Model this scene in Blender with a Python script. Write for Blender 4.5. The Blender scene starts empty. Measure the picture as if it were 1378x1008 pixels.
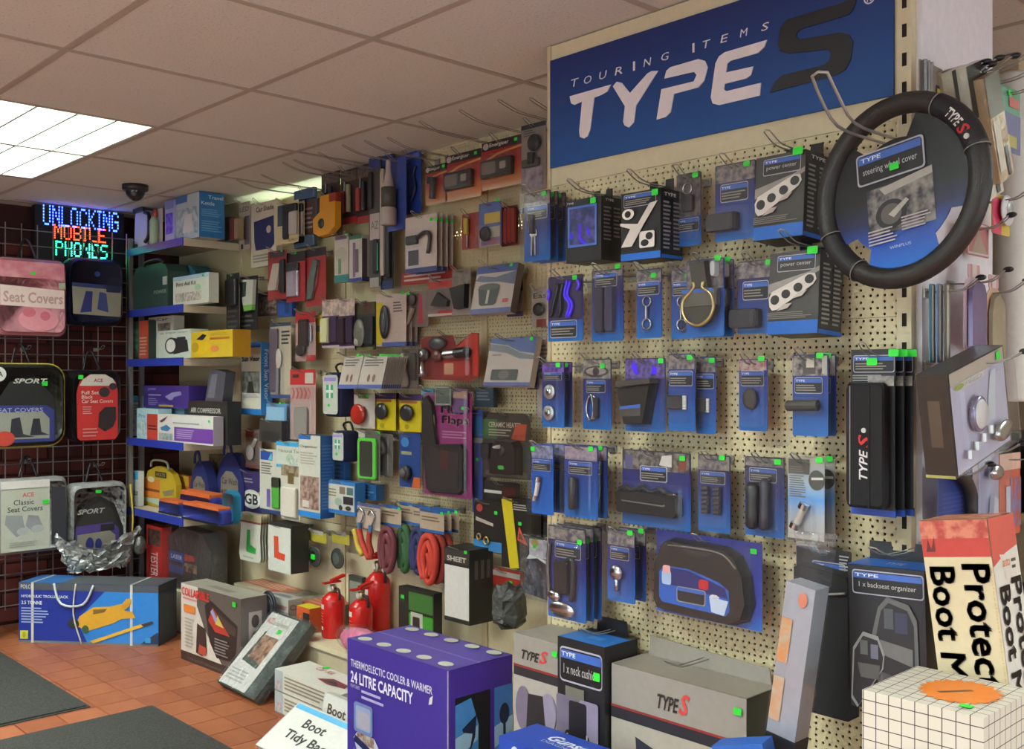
import bpy, bmesh, math, random
from mathutils import Vector, Matrix
random.seed(11)
SC = bpy.context.scene
COL = SC.collection
R_ = math.radians
PI = math.pi
# ------------------------------------------------------------------ camera
FPX, CX, HY, CAMZ = 1360.0, 689.0, 512.0, 1.25      # focal length in px of a 1378 px wide frame, principal column, horizon row, eye height
YAW = R_(46.5)
FW = Vector((-math.sin(YAW), math.cos(YAW), 0)); RT = Vector((math.cos(YAW), math.sin(YAW), 0))
cam_d = bpy.data.cameras.new('camera'); cam = bpy.data.objects.new('camera', cam_d); COL.objects.link(cam)
cam.location = (0, 0, CAMZ); cam.rotation_euler = (R_(90), 0, YAW)
cam_d.sensor_width = 36; cam_d.lens = 36 * FPX / 1378; cam_d.shift_y = (HY - 504) / 1378; cam_d.clip_start = .02
SC.camera = cam
# ------------------------------------------------------------------ world, light, exposure
W = bpy.data.worlds.new('world'); SC.world = W; W.use_nodes = True
W.node_tree.nodes['Background'].inputs[0].default_value = (.84, .97, 1, 1)
W.node_tree.nodes['Background'].inputs[1].default_value = 2.6
SC.view_settings.view_transform = 'Standard'; SC.view_settings.look = 'None'
SC.view_settings.gamma = 1; SC.view_settings.use_curve_mapping = False; SC.view_settings.exposure = 0.45
TROFFERS = [(-4.125, 1.292, 30), (-1.545, .18, 110), (-4.125, .18, 130), (1.035, .736, 100), (.39, 3.516, 110), (-1.545, -1.488, 100)]   # ceiling fittings: x, y, watts; the third added out of view as a brightener
CEIL = 2.153
Y_S, Y_L, X_E, X_M, X_B = 1.95, 2.50, -.894, -5.32, -5.52   # branded bay face, long wall face, bay end face, wire grid, brick wall
X_S0 = -1.912
# ------------------------------------------------------------------ pixels to points
def ray(px, py): return FW + RT * ((px - CX) / FPX) + Vector((0, 0, (HY - py) / FPX))
def onY(px, py, y): r = ray(px, py); s = y / r.y; return Vector((r.x * s, y, CAMZ + r.z * s))
def onX(px, py, x): r = ray(px, py); s = x / r.x; return Vector((x, r.y * s, CAMZ + r.z * s))
def onZ(px, py, z): r = ray(px, py); s = (z - CAMZ) / r.z; return Vector((r.x * s, r.y * s, z))
# ------------------------------------------------------------------ materials
MC = {}
def lin(h):
    if isinstance(h, tuple): return h
    o = []
    for i in (0, 2, 4):
        c = int(h[i:i + 2], 16) / 255
        o.append(c / 12.92 if c <= .04045 else ((c + .055) / 1.055) ** 2.4)
    return (*o, 1)
def nt(name):
    m = bpy.data.materials.new(name); m.use_nodes = True
    t = m.node_tree; b = t.nodes['Principled BSDF']
    return m, t, b
def N(t, typ, **k):
    n = t.nodes.new(typ)
    for a, v in k.items():
        if a.startswith('i_'): n.inputs[int(a[2:])].default_value = v
        else: setattr(n, a, v)
    return n
def mat(col, rough=.5, metal=0, kind=''):
    """plain procedural surface: base colour with a faint mottling and, by kind, a relief"""
    key = (col, rough, metal, kind)
    if key in MC: return MC[key]
    m, t, b = nt((kind or 'surface') + '_' + str(col)); L = t.links
    c = lin(col)
    tc = N(t, 'ShaderNodeTexCoord'); no = N(t, 'ShaderNodeTexNoise'); no.inputs['Scale'].default_value = 60 if kind != 'cloth' else 300
    L.new(tc.outputs['Object'], no.inputs['Vector'])
    mx = N(t, 'ShaderNodeMixRGB'); mx.inputs[1].default_value = (*[x * .9 for x in c[:3]], 1); mx.inputs[2].default_value = (*[min(1, x * 1.08 + .002) for x in c[:3]], 1)
    L.new(no.outputs[0], mx.inputs[0]); L.new(mx.outputs[0], b.inputs['Base Color'])
    b.inputs['Roughness'].default_value = rough; b.inputs['Metallic'].default_value = metal
    if kind in ('cloth', 'foil', 'leather', 'film'):
        bp = N(t, 'ShaderNodeBump'); bp.inputs['Strength'].default_value = {'cloth': .25, 'foil': .9, 'leather': .35, 'film': .6}[kind]; bp.inputs['Distance'].default_value = {'cloth': .002, 'foil': .02, 'leather': .002, 'film': .015}[kind]
        if kind in ('foil', 'film'): no.inputs['Scale'].default_value = 22; no.inputs['Detail'].default_value = 4
        if kind == 'leather': no.inputs['Scale'].default_value = 220
        L.new(no.outputs[0], bp.inputs['Height']); L.new(bp.outputs[0], b.inputs['Normal'])
    MC[key] = m; return m
def emis(col, s):
    key = ('emis', col, s)
    if key in MC: return MC[key]
    m, t, b = nt('glow_' + str(col)); b.inputs['Base Color'].default_value = (0, 0, 0, 1)
    b.inputs['Emission Color'].default_value = lin(col); b.inputs['Emission Strength'].default_value = s
    MC[key] = m; return m
def grad(*stops):
    """printed colour fade from bottom to top of the sheet: (position, colour)..."""
    key = ('grad',) + stops
    if key in MC: return MC[key]
    m, t, b = nt('printed_fade'); L = t.links
    tc = N(t, 'ShaderNodeTexCoord'); sp = N(t, 'ShaderNodeSeparateXYZ'); r = N(t, 'ShaderNodeValToRGB')
    L.new(tc.outputs['Generated'], sp.inputs[0]); L.new(sp.outputs[2], r.inputs[0]); L.new(r.outputs[0], b.inputs['Base Color'])
    e = r.color_ramp.elements
    for i, (p, c) in enumerate(stops):
        x = e[i] if i < 2 else e.new(p)
        x.position = p; x.color = lin(c)
    b.inputs['Roughness'].default_value = .38
    MC[key] = m; return m
def photo(a, c, sc=55.):
    """printed picture: soft blotches between two inks"""
    key = ('photo', a, c, sc)
    if key in MC: return MC[key]
    m, t, b = nt('printed_picture'); L = t.links
    tc = N(t, 'ShaderNodeTexCoord'); no = N(t, 'ShaderNodeTexNoise'); no.inputs['Scale'].default_value = sc; no.inputs['Detail'].default_value = 3
    r = N(t, 'ShaderNodeValToRGB'); e = r.color_ramp.elements; e[0].position = .38; e[0].color = lin(a); e[1].position = .62; e[1].color = lin(c)
    L.new(tc.outputs['Object'], no.inputs['Vector']); L.new(no.outputs[0], r.inputs[0]); L.new(r.outputs[0], b.inputs['Base Color'])
    b.inputs['Roughness'].default_value = .4
    MC[key] = m; return m
def clearmat(name='clear_plastic', tint=(.93, .94, .95), gloss=.10, wrinkle=0, haze=.03):
    key = ('clear', name)
    if key in MC: return MC[key]
    m, t, b = nt(name); L = t.links
    t.nodes.remove(b)
    out = t.nodes['Material Output']
    tr = N(t, 'ShaderNodeBsdfTransparent'); tr.inputs[0].default_value = (*tint, 1)
    gl = N(t, 'ShaderNodeBsdfGlossy'); gl.inputs['Roughness'].default_value = .12; gl.inputs[0].default_value = (.9, .9, .92, 1)
    df = N(t, 'ShaderNodeBsdfDiffuse'); df.inputs[0].default_value = (.75, .76, .8, 1)
    fr = N(t, 'ShaderNodeLayerWeight'); fr.inputs[0].default_value = .5
    pw = N(t, 'ShaderNodeMath', operation='POWER'); pw.inputs[1].default_value = 4; L.new(fr.outputs['Facing'], pw.inputs[0])
    ad = N(t, 'ShaderNodeMath', operation='MULTIPLY_ADD', use_clamp=True); ad.inputs[1].default_value = .35; ad.inputs[2].default_value = gloss
    L.new(pw.outputs[0], ad.inputs[0])
    m1 = N(t, 'ShaderNodeMixShader'); m1.inputs[0].default_value = haze; L.new(tr.outputs[0], m1.inputs[1]); L.new(df.outputs[0], m1.inputs[2])
    m2 = N(t, 'ShaderNodeMixShader'); L.new(ad.outputs[0], m2.inputs[0]); L.new(m1.outputs[0], m2.inputs[1]); L.new(gl.outputs[0], m2.inputs[2])
    L.new(m2.outputs[0], out.inputs[0])
    if wrinkle:
        tc = N(t, 'ShaderNodeTexCoord'); no = N(t, 'ShaderNodeTexNoise'); no.inputs['Scale'].default_value = 18; no.inputs['Detail'].default_value = 4; no.inputs['Distortion'].default_value = 1.5
        bp = N(t, 'ShaderNodeBump'); bp.inputs['Strength'].default_value = wrinkle; bp.inputs['Distance'].default_value = .03
        L.new(tc.outputs['Object'], no.inputs['Vector']); L.new(no.outputs[0], bp.inputs['Height']); L.new(bp.outputs[0], gl.inputs['Normal']); L.new(bp.outputs[0], fr.inputs['Normal'])
    MC[key] = m; return m
CLEAR = clearmat('clear_plastic', (.975, .98, .99), .035, 0, .008)
CLAM = clearmat('clamshell_plastic', (.985, .987, .995), .02, 0, .012)
FILM = clearmat('clear_film', (.95, .955, .96), .07, .9, .02)
def pegmat(name, col, hr=.003):
    m, t, b = nt(name); L = t.links
    tc = N(t, 'ShaderNodeTexCoord'); sp = N(t, 'ShaderNodeSeparateXYZ'); L.new(tc.outputs['Object'], sp.inputs[0])
    def ma(op, a, c=None):
        n = N(t, 'ShaderNodeMath', operation=op)
        for i, v in enumerate((a, c)):
            if v is None: continue
            if isinstance(v, (int, float)): n.inputs[i].default_value = v
            else: L.new(v, n.inputs[i])
        return n.outputs[0]
    def grid(px, pz, oz):
        fx = ma('SUBTRACT', ma('FRACT', ma('MULTIPLY', ma('ADD', sp.outputs[0], 20), 1 / px)), .5)
        fz = ma('SUBTRACT', ma('FRACT', ma('MULTIPLY', ma('ADD', sp.outputs[2], oz), 1 / pz)), .5)
        dx = ma('MULTIPLY', fx, px); dz = ma('MULTIPLY', fz, pz)
        d = ma('ADD', ma('MULTIPLY', dx, dx), ma('MULTIPLY', dz, dz))
        return ma('LESS_THAN', d, hr ** 2)
    hole = ma('MAXIMUM', grid(.0254, .0254, 0), grid(.0152, .0254, .0127))
    no = N(t, 'ShaderNodeTexNoise'); no.inputs['Scale'].default_value = 6; L.new(tc.outputs['Object'], no.inputs['Vector'])
    c = lin(col); mx = N(t, 'ShaderNodeMixRGB'); mx.inputs[1].default_value = (*[x * .93 for x in c[:3]], 1); mx.inputs[2].default_value = (*[x * 1.05 for x in c[:3]], 1)
    L.new(no.outputs[0], mx.inputs[0]); L.new(mx.outputs[0], b.inputs['Base Color']); b.inputs['Roughness'].default_value = .55
    tr = N(t, 'ShaderNodeBsdfTransparent'); ms = N(t, 'ShaderNodeMixShader')
    L.new(hole, ms.inputs[0]); L.new(b.outputs[0], ms.inputs[1]); L.new(tr.outputs[0], ms.inputs[2])
    L.new(ms.outputs[0], t.nodes['Material Output'].inputs[0])
    return m
# ------------------------------------------------------------------ geometry: (verts, faces)
def box(x0, x1, y0, y1, z0, z1):
    v = [(x, y, z) for z in (z0, z1) for y in (y0, y1) for x in (x0, x1)]
    return v, [(0, 2, 3, 1), (4, 5, 7, 6), (0, 1, 5, 4), (2, 6, 7, 3), (0, 4, 6, 2), (1, 3, 7, 5)]
def rrect(x0, x1, z0, z1, r=.004, n=2):
    r = min(r, (x1 - x0) / 2.01, (z1 - z0) / 2.01); o = []
    for cx, cz, a in ((x1 - r, z0 + r, -90), (x1 - r, z1 - r, 0), (x0 + r, z1 - r, 90), (x0 + r, z0 + r, 180)):
        for i in range(n + 1):
            q = R_(a + 90 * i / n); o.append((cx + r * math.cos(q), cz + r * math.sin(q)))
    return o
def ell(cx, cz, rx, rz, n=20): return [(cx + rx * math.cos(2 * PI * i / n), cz + rz * math.sin(2 * PI * i / n)) for i in range(n)]
def area2(p): return sum(p[i][0] * p[(i + 1) % len(p)][1] - p[(i + 1) % len(p)][0] * p[i][1] for i in range(len(p)))
def loft(poly, rings, cap=True, jit=0):
    """outline in x,z lofted along y through (scale, y[, dz]) rings; the first is the back"""
    if area2(poly) < 0: poly = poly[::-1]
    cx = (min(p[0] for p in poly) + max(p[0] for p in poly)) / 2; cz = (min(p[1] for p in poly) + max(p[1] for p in poly)) / 2
    n = len(poly); v = []; f = []
    for rg in rings:
        s, y = rg[0], rg[1]
        for x, z in poly: v.append((cx + (x - cx) * s + random.uniform(-jit, jit), y + random.uniform(-jit, jit), cz + (z - cz) * s + random.uniform(-jit, jit)))
    for k in range(len(rings) - 1):
        for i in range(n):
            j = (i + 1) % n
            f.append((k * n + j, k * n + i, (k + 1) * n + i, (k + 1) * n + j))
    if cap:
        f.append(tuple(reversed(range(n)))[::-1][::-1]); m = (len(rings) - 1) * n
        f.append(tuple(range(m, m + n)))
    return v, f
def prism(poly, y0, y1, s=1.0): return loft(poly, [(1, y0), (s, y1)])
def lathe(prof, n=16, cx=0, cy=0, axis='z'):
    v = []; f = []
    for r, z in prof:
        for i in range(n):
            a = 2 * PI * i / n; x, y = r * math.cos(a), r * math.sin(a)
            v.append((cx + x, cy + y, z) if axis == 'z' else (cx + x, z, cy + y) if axis == 'y' else (z, cx + x, cy + y))
    for k in range(len(prof) - 1):
        for i in range(n):
            j = (i + 1) % n; f.append((k * n + i, k * n + j, (k + 1) * n + j, (k + 1) * n + i))
    f.append(tuple(reversed(range(n)))); m = (len(prof) - 1) * n; f.append(tuple(range(m, m + n)))
    return v, f
def tube(pts, r, n=6, closed=False):
    pts = [Vector(p) for p in pts]; v = []; f = []; m = len(pts); up = None
    for i, p in enumerate(pts):
        a = pts[(i - 1) % m] if closed or i else p; b = pts[(i + 1) % m] if closed or i < m - 1 else p
        d = (b - a).normalized() if (b - a).length > 1e-9 else Vector((0, 0, 1))
        if up is None: up = Vector((0, 0, 1)) if abs(d.z) < .9 else Vector((1, 0, 0))
        s = d.cross(up); s = s.normalized() if s.length > 1e-6 else d.orthogonal().normalized(); up = s.cross(d).normalized()
        rr = r[i] if isinstance(r, (list, tuple)) else r
        for k in range(n):
            q = 2 * PI * k / n; v.append(tuple(p + (s * math.cos(q) + up * math.sin(q)) * rr))
    for i in range(m if closed else m - 1):
        j = (i + 1) % m
        for k in range(n):
            l = (k + 1) % n; f.append((i * n + k, i * n + l, j * n + l, j * n + k))
    if not closed: f.append(tuple(reversed(range(n)))); f.append(tuple(range((m - 1) * n, m * n)))
    return v, f
def smoothp(pts, k=4):
    """Catmull-Rom through points"""
    P = [Vector(p) for p in pts]; o = []
    for i in range(len(P) - 1):
        a, b, c, d = P[max(i - 1, 0)], P[i], P[i + 1], P[min(i + 2, len(P) - 1)]
        for j in range(k):
            u = j / k; o.append(.5 * (2 * b + (c - a) * u + (2 * a - 5 * b + 4 * c - d) * u * u + (3 * b - a - 3 * c + d) * u ** 3))
    return o + [P[-1]]
def ellipsoid(cx, cy, cz, rx, ry, rz, n=14, m=8):
    v = []; f = []
    for k in range(1, m):
        a = PI * k / m
        for i in range(n): b = 2 * PI * i / n; v.append((cx + rx * math.sin(a) * math.cos(b), cy + ry * math.sin(a) * math.sin(b), cz + rz * math.cos(a)))
    for k in range(m - 2):
        for i in range(n): j = (i + 1) % n; f.append((k * n + i, (k + 1) * n + i, (k + 1) * n + j, k * n + j))
    t = len(v); v += [(cx, cy, cz + rz), (cx, cy, cz - rz)]
    for i in range(n): j = (i + 1) % n; f.append((t, i, j)); f.append((t + 1, (m - 2) * n + j, (m - 2) * n + i))
    return v, f
def torus(R, r, n=40, m=10, axis='y', cx=0, cy=0, cz=0, a0=0, a1=2 * PI):
    full = abs(a1 - a0 - 2 * PI) < 1e-6
    k = n if full else n + 1
    pts = []
    for i in range(k):
        a = a0 + (a1 - a0) * i / n
        x, z = R * math.cos(a), R * math.sin(a)
        pts.append((cx + x, cy, cz + z) if axis == 'y' else (cx + x, cy + z, cz))
    return tube(pts, r, m, closed=full)
def join(*gs):
    v = []; f = []
    for g in gs:
        o = len(v); v += g[0]; f += [tuple(i + o for i in q) for q in g[1]]
    return v, f
def xf(g, M): return [tuple(M @ Vector(p)) for p in g[0]], g[1]
# ------------------------------------------------------------------ objects
def mk(name, g, m, parent=None, smooth=False, kind=None, loc=None):
    me = g if isinstance(g, bpy.types.Mesh) else bpy.data.meshes.new(name)
    if not isinstance(g, bpy.types.Mesh):
        me.from_pydata([tuple(p) for p in g[0]], [], g[1]); me.update()
        if smooth: me.polygons.foreach_set('use_smooth', [True] * len(me.polygons))
        me.materials.append(m)
    o = bpy.data.objects.new(name, me); COL.objects.link(o)
    if parent: o.parent = parent
    if kind: o['kind'] = kind
    if loc: o.location = loc
    return o
def tag(o, label, cat, group=None):
    o['label'] = label; o['category'] = cat
    if group: o['group'] = group
    return o
def thing(name, label, cat, loc, rot=(0, 0, 0), group=None):
    o = bpy.data.objects.new(name, None); COL.objects.link(o); o.empty_display_size = .05
    o.location = loc; o.rotation_euler = rot
    return tag(o, label, cat, group)
KIDS = {}
def copy_tree(o, loc, label=None):
    c = o.copy(); COL.objects.link(c); c.location = loc
    if label: c['label'] = label
    for ch in list(o.children):
        d = ch.copy(); COL.objects.link(d); d.parent = c
        for g in list(ch.children):
            e = g.copy(); COL.objects.link(e); e.parent = d
    return c
TXT = {}
def text2d(s, bold=0, shear=0):
    """lettering as flat faces, bounding box scaled to 0..1"""
    key = (s, bold, shear)
    if key not in TXT:
        cu = bpy.data.curves.new('lettering', 'FONT'); cu.body = s; cu.resolution_u = 2; cu.offset = .012 * max(bold, 0); cu.shear = shear
        cu.fill_mode = 'FRONT'
        ob = bpy.data.objects.new('lettering_tmp', cu)
        me = bpy.data.meshes.new_from_object(ob)
        v = [(p.co.x, p.co.y) for p in me.vertices]; f = [tuple(q.vertices) for q in me.polygons]
        bpy.data.objects.remove(ob); bpy.data.meshes.remove(me); bpy.data.curves.remove(cu)
        x0 = min(p[0] for p in v); x1 = max(p[0] for p in v); y0 = min(p[1] for p in v); y1 = max(p[1] for p in v)
        v = [((p[0] - x0) / (x1 - x0), (p[1] - y0) / (y1 - y0)) for p in v]
        if bold < 0:      # heavy face: the strokes repeated a hair apart
            k = .22 / max(3, len(s)) * .5; n0 = len(v); f = [tuple(i + n0 * j for i in q) for j in range(4) for q in f]
            v = [(p[0] + a * k * .5, p[1] + b * .028) for a, b in ((-1, -1), (1, -1), (1, 1), (-1, 1)) for p in v]
        TXT[key] = v, f
    return TXT[key]
GREEN = '2bd236'
def mapper(face, w, d, h):
    if face == 'F': return lambda a, b, e: (-w / 2 + a, -d - e, b), w, h
    if face == 'R': return lambda a, b, e: (w / 2 + e, -d + a, b), d, h
    if face == 'L': return lambda a, b, e: (-w / 2 - e, -a, b), d, h
    return lambda a, b, e: (-w / 2 + a, -d + b, h + e), w, d
def fan2(poly):
    if area2(poly) < 0: poly = poly[::-1]
    return poly, [tuple(range(len(poly)))]
def decals(o, D, face, w, d, h, e0=.0006):
    mp, U, V = mapper(face, w, d, h); e = e0
    for q in D:
        k = q[0]; e += .00035
        if k == 'L':      # the printed title block: frame, blue band, name, lines
            u0, u1, v0, v1 = q[1:5]; title = q[5] if len(q) > 5 else None
            decals(o, [('rr', u0, u1, v0, v1, 'a8a6b4'), ('rr', u0 + .012, u1 - .012, v0 + (v1 - v0) * .05, v1 - (v1 - v0) * .05, q[6] if len(q) > 6 else '1c1a20'), ('r', u0 + .02, u1 - .02, v1 - (v1 - v0) * .33, v1 - (v1 - v0) * .09, '3a5fae'),
                       ('t', u0 + .04, u0 + (u1 - u0) * .38, v1 - (v1 - v0) * .27, v1 - (v1 - v0) * .14, 'TYPE', 'e0e0e8', 1)] +
                   ([('t', u0 + .1 * (u1 - u0), u1 - .1 * (u1 - u0), v0 + (v1 - v0) * .25, v0 + (v1 - v0) * .52, title, 'b8b6b4')] if title else [('l', u0 + .06 * (u1 - u0), u1 - .08 * (u1 - u0), v0 + (v1 - v0) * .14, v0 + (v1 - v0) * .58, 3, '8d8678')]), face, w, d, h, e)
            e += .002; continue
        if k in ('r', 'rr', 'o', 'i', 'f'):
            u0, u1, v0, v1 = q[1] * U, q[2] * U, q[3] * V, q[4] * V
            if k == 'o': pts, fc = fan2(ell((u0 + u1) / 2, (v0 + v1) / 2, (u1 - u0) / 2, (v1 - v0) / 2, 18))
            elif k == 'rr': pts, fc = fan2(rrect(u0, u1, v0, v1, .12 * min(u1 - u0, v1 - v0), 3))
            elif k == 'f':
                g = .06 * min(u1 - u0, v1 - v0); pts = [(u0, v0), (u1, v0), (u1, v1), (u0, v1), (u0 + g, v0 + g), (u1 - g, v0 + g), (u1 - g, v1 - g), (u0 + g, v1 - g)]
                fc = [(i, (i + 1) % 4, 4 + (i + 1) % 4, 4 + i) for i in range(4)]
            else: pts, fc = fan2([(u0, v0), (u1, v0), (u1, v1), (u0, v1)])
            m = photo(q[5], q[6], q[7] if len(q) > 7 else 55.) if k == 'i' else mat(q[5], .42)
            nm = {'r': 'printed_panel', 'rr': 'printed_panel', 'o': 'printed_spot', 'i': 'picture', 'f': 'printed_frame'}[k]
        elif k in ('t', 'tv'):
            u0, u1, v0, v1 = q[1] * U, q[2] * U, q[3] * V, q[4] * V
            tv, fc = text2d(q[5], q[7] if len(q) > 7 else 0, q[8] if len(q) > 8 else 0)
            pts = [(u0 + a * (u1 - u0), v0 + b * (v1 - v0)) for a, b in tv] if k == 't' else [(u0 + b * (u1 - u0), v1 - a * (v1 - v0)) for a, b in tv]
            m = mat(q[6], .42); nm = 'lettering'
        elif k == 'l':
            u0, u1, v0, v1 = q[1] * U, q[2] * U, q[3] * V, q[4] * V; n = q[5]; pts = []; fc = []
            hh = (v1 - v0) / (n * 2)
            for i in range(n):
                b = v1 - (2 * i + 1) * hh; r = u0 + (u1 - u0) * random.uniform(.72, 1); j = len(pts)
                pts += [(u0, b - hh * .45), (r, b - hh * .45), (r, b + hh * .45), (u0, b + hh * .45)]; fc.append((j, j + 1, j + 2, j + 3))
            m = mat(q[6], .42); nm = 'text_lines'
        elif k == 'p':
            pts, fc = fan2([(a * U, b * V) for a, b in q[1]]); m = mat(q[2], .42); nm = 'printed_shape'
        elif k == 's':
            a, b = q[1] * U, q[2] * V; sw, sh = (q[3], q[4]) if len(q) > 3 else (.016, .0115)
            pts, fc = fan2(rrect(a - sw / 2, a + sw / 2, b - sh / 2, b + sh / 2, .002)); m = mat(q[5] if len(q) > 5 else GREEN, .5); nm = 'price_sticker'; e += .0008
        vs = [mp(a, b, e) for a, b in pts]
        mk(nm, (vs, fc), m, o)
DK = [.55]
def products(o, P, w, h, t):
    """pieces in front of the card; u, v in card fractions, depths and radii in metres"""
    K = DK[0]
    for q in P:
        k, nm = q[0], q[1]
        X = lambda u: -w / 2 + u * w
        Z = lambda v: v * h
        sm = True
        if k == 'box':
            _, _, u0, u1, v0, v1, d, m = q[:8]; d *= K; s = q[8] if len(q) > 8 else .92; r = q[9] if len(q) > 9 else .006
            g = loft(rrect(X(u0), X(u1), Z(v0), Z(v1), r, 3), [(1, -t), (1, -t - d * .7), (s, -t - d)]); sm = False
        elif k == 'poly':
            _, _, pts, d, m = q[:5]; d *= K; g = prism([(X(a), Z(b)) for a, b in pts], -t, -t - d, q[5] if len(q) > 5 else .96); sm = False
        elif k == 'ell':
            _, _, u0, u1, v0, v1, d, m = q[:8]; d *= K; g = ellipsoid((X(u0) + X(u1)) / 2, -t - d * .5, (Z(v0) + Z(v1)) / 2, (X(u1) - X(u0)) / 2, d * .5, (Z(v1) - Z(v0)) / 2)
        elif k == 'cyl':
            _, _, a, b, c, e, r, m = q[:8]; g = tube([(X(a), -t - r, Z(b)), (X(c), -t - r, Z(e))], r, 12); sm = False
        elif k == 'path':
            _, _, pts, r, m = q[:5]; y = q[5] * K if len(q) > 5 else r
            g = tube(smoothp([(X(p[0]), -t - y - (p[2] if len(p) > 2 else 0), Z(p[1])) for p in pts]), r, 7)
        elif k == 'ring':
            _, _, u, v, R, r, m = q[:7]; g = torus(R, r, 24, 7, 'y', X(u), -t - r - (q[7] if len(q) > 7 else 0), Z(v))
        elif k == 'disc':
            _, _, u, v, R, d, m = q[:7]; d *= K; g = lathe([(R * .9, -t), (R, -t - d * .3), (R, -t - d * .8), (R * .85, -t - d)], 22, X(u), Z(v), 'y'); g = (g[0], [tuple(reversed(f)) for f in g[1]])
        elif k == 'lat':
            _, _, u, v0, v1, prof, m = q[:7]; R = max(p[0] for p in prof)
            g = lathe([(r, Z(v0) + f * (Z(v1) - Z(v0))) for r, f in prof], 16, X(u), -t - R - .001)
        mk(nm, g, m, o, sm)
def prodrange(P): pass
CHROME = mat('b9b9be', .22, 1); STEEL = mat('8d8d92', .4, 1); BLACK = mat('17161a', .35); RUBBER = mat('1b1a1c', .7); WIRE = mat('a39f9a', .4, .6)
BCLOTH = mat('1a191c', .9, 0, 'cloth')
def label_behind(l, i): return 'spare hung behind, ' + ' '.join(l.split()[:13])
CB = [None]
HOOKS = {}
def hook(wall, x, z, ln, label=None, tip=.02, group='wire peg hooks on the pegboard', black=False):
    """double wire display hook; x along the wall"""
    if wall in 'SL': loc = (x, {'S': Y_S - .0015, 'L': Y_L - .0045}[wall], z); rz = 0
    else: loc = ({'E': X_E + .0015, 'M': X_M + .01}[wall], x, z); rz = R_(90)
    key = (round(ln, 2), tip, black); ln = round(ln, 2)
    if key not in HOOKS:
        g = .0075; pts = []
        for s in (-1, 1):
            q = [(s * g, -.002, 0), (s * g, -ln * .35, -.002), (s * g, -ln * .72, 0), (s * g, -ln * .9, tip * .55), (s * g * .9, -ln, tip)]
            pts.append(smoothp(q, 3))
        a = pts[0] + [Vector((0, -ln - .004, tip + .002))] + pts[1][::-1]
        HOOKS[key] = (tube(a, .0015, 6), join(box(-.014, .014, -.004, 0, -.012, .006)))
    labels = label or {'S': 'chrome wire peg hook on the cream pegboard under the blue banner', 'L': 'thin wire peg hook on the long pegboard below the ceiling', 'E': 'wire peg hook with black tip on the narrow end panel', 'M': 'wire hook on the grid'}[wall]
    o = thing('peg_hook', labels, 'hook', loc, (0, 0, rz), group)
    a, b = HOOKS[key]
    if isinstance(a, tuple):
        oa = mk('wire_arm', a, WIRE, o, True); ob = mk('back_plate', b, WIRE, o); HOOKS[key] = (oa.data, ob.data)
    else: mk('wire_arm', a, None, o); mk('back_plate', b, None, o)
    if black: mk('tip_cap', ellipsoid(0, -ln - .006, tip + .003, .006, .011, .006, 8, 6), BLACK, o, True)
    return o
def frame_of(wall, px, off):
    """pixel box -> width, height, centre x along the wall, base z, on the plane OFF in front of the wall"""
    xl, xr, yt, yb = px; cx, cy = (xl + xr) / 2, (yt + yb) / 2
    if wall in 'SL':
        y = {'S': Y_S, 'L': Y_L}[wall] - off
        a, b = onY(xl, cy, y).x, onY(xr, cy, y).x; zt, zb = onY(cx, yt, y).z, onY(cx, yb, y).z
    else:
        x = {'E': X_E, 'M': X_M}[wall] + off
        a, b = onX(xl, cy, x).y, onX(xr, cy, x).y; zt, zb = onX(cx, yt, x).z, onX(cx, yb, x).z
    return b - a, zt - zb, (a + b) / 2, zb
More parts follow.
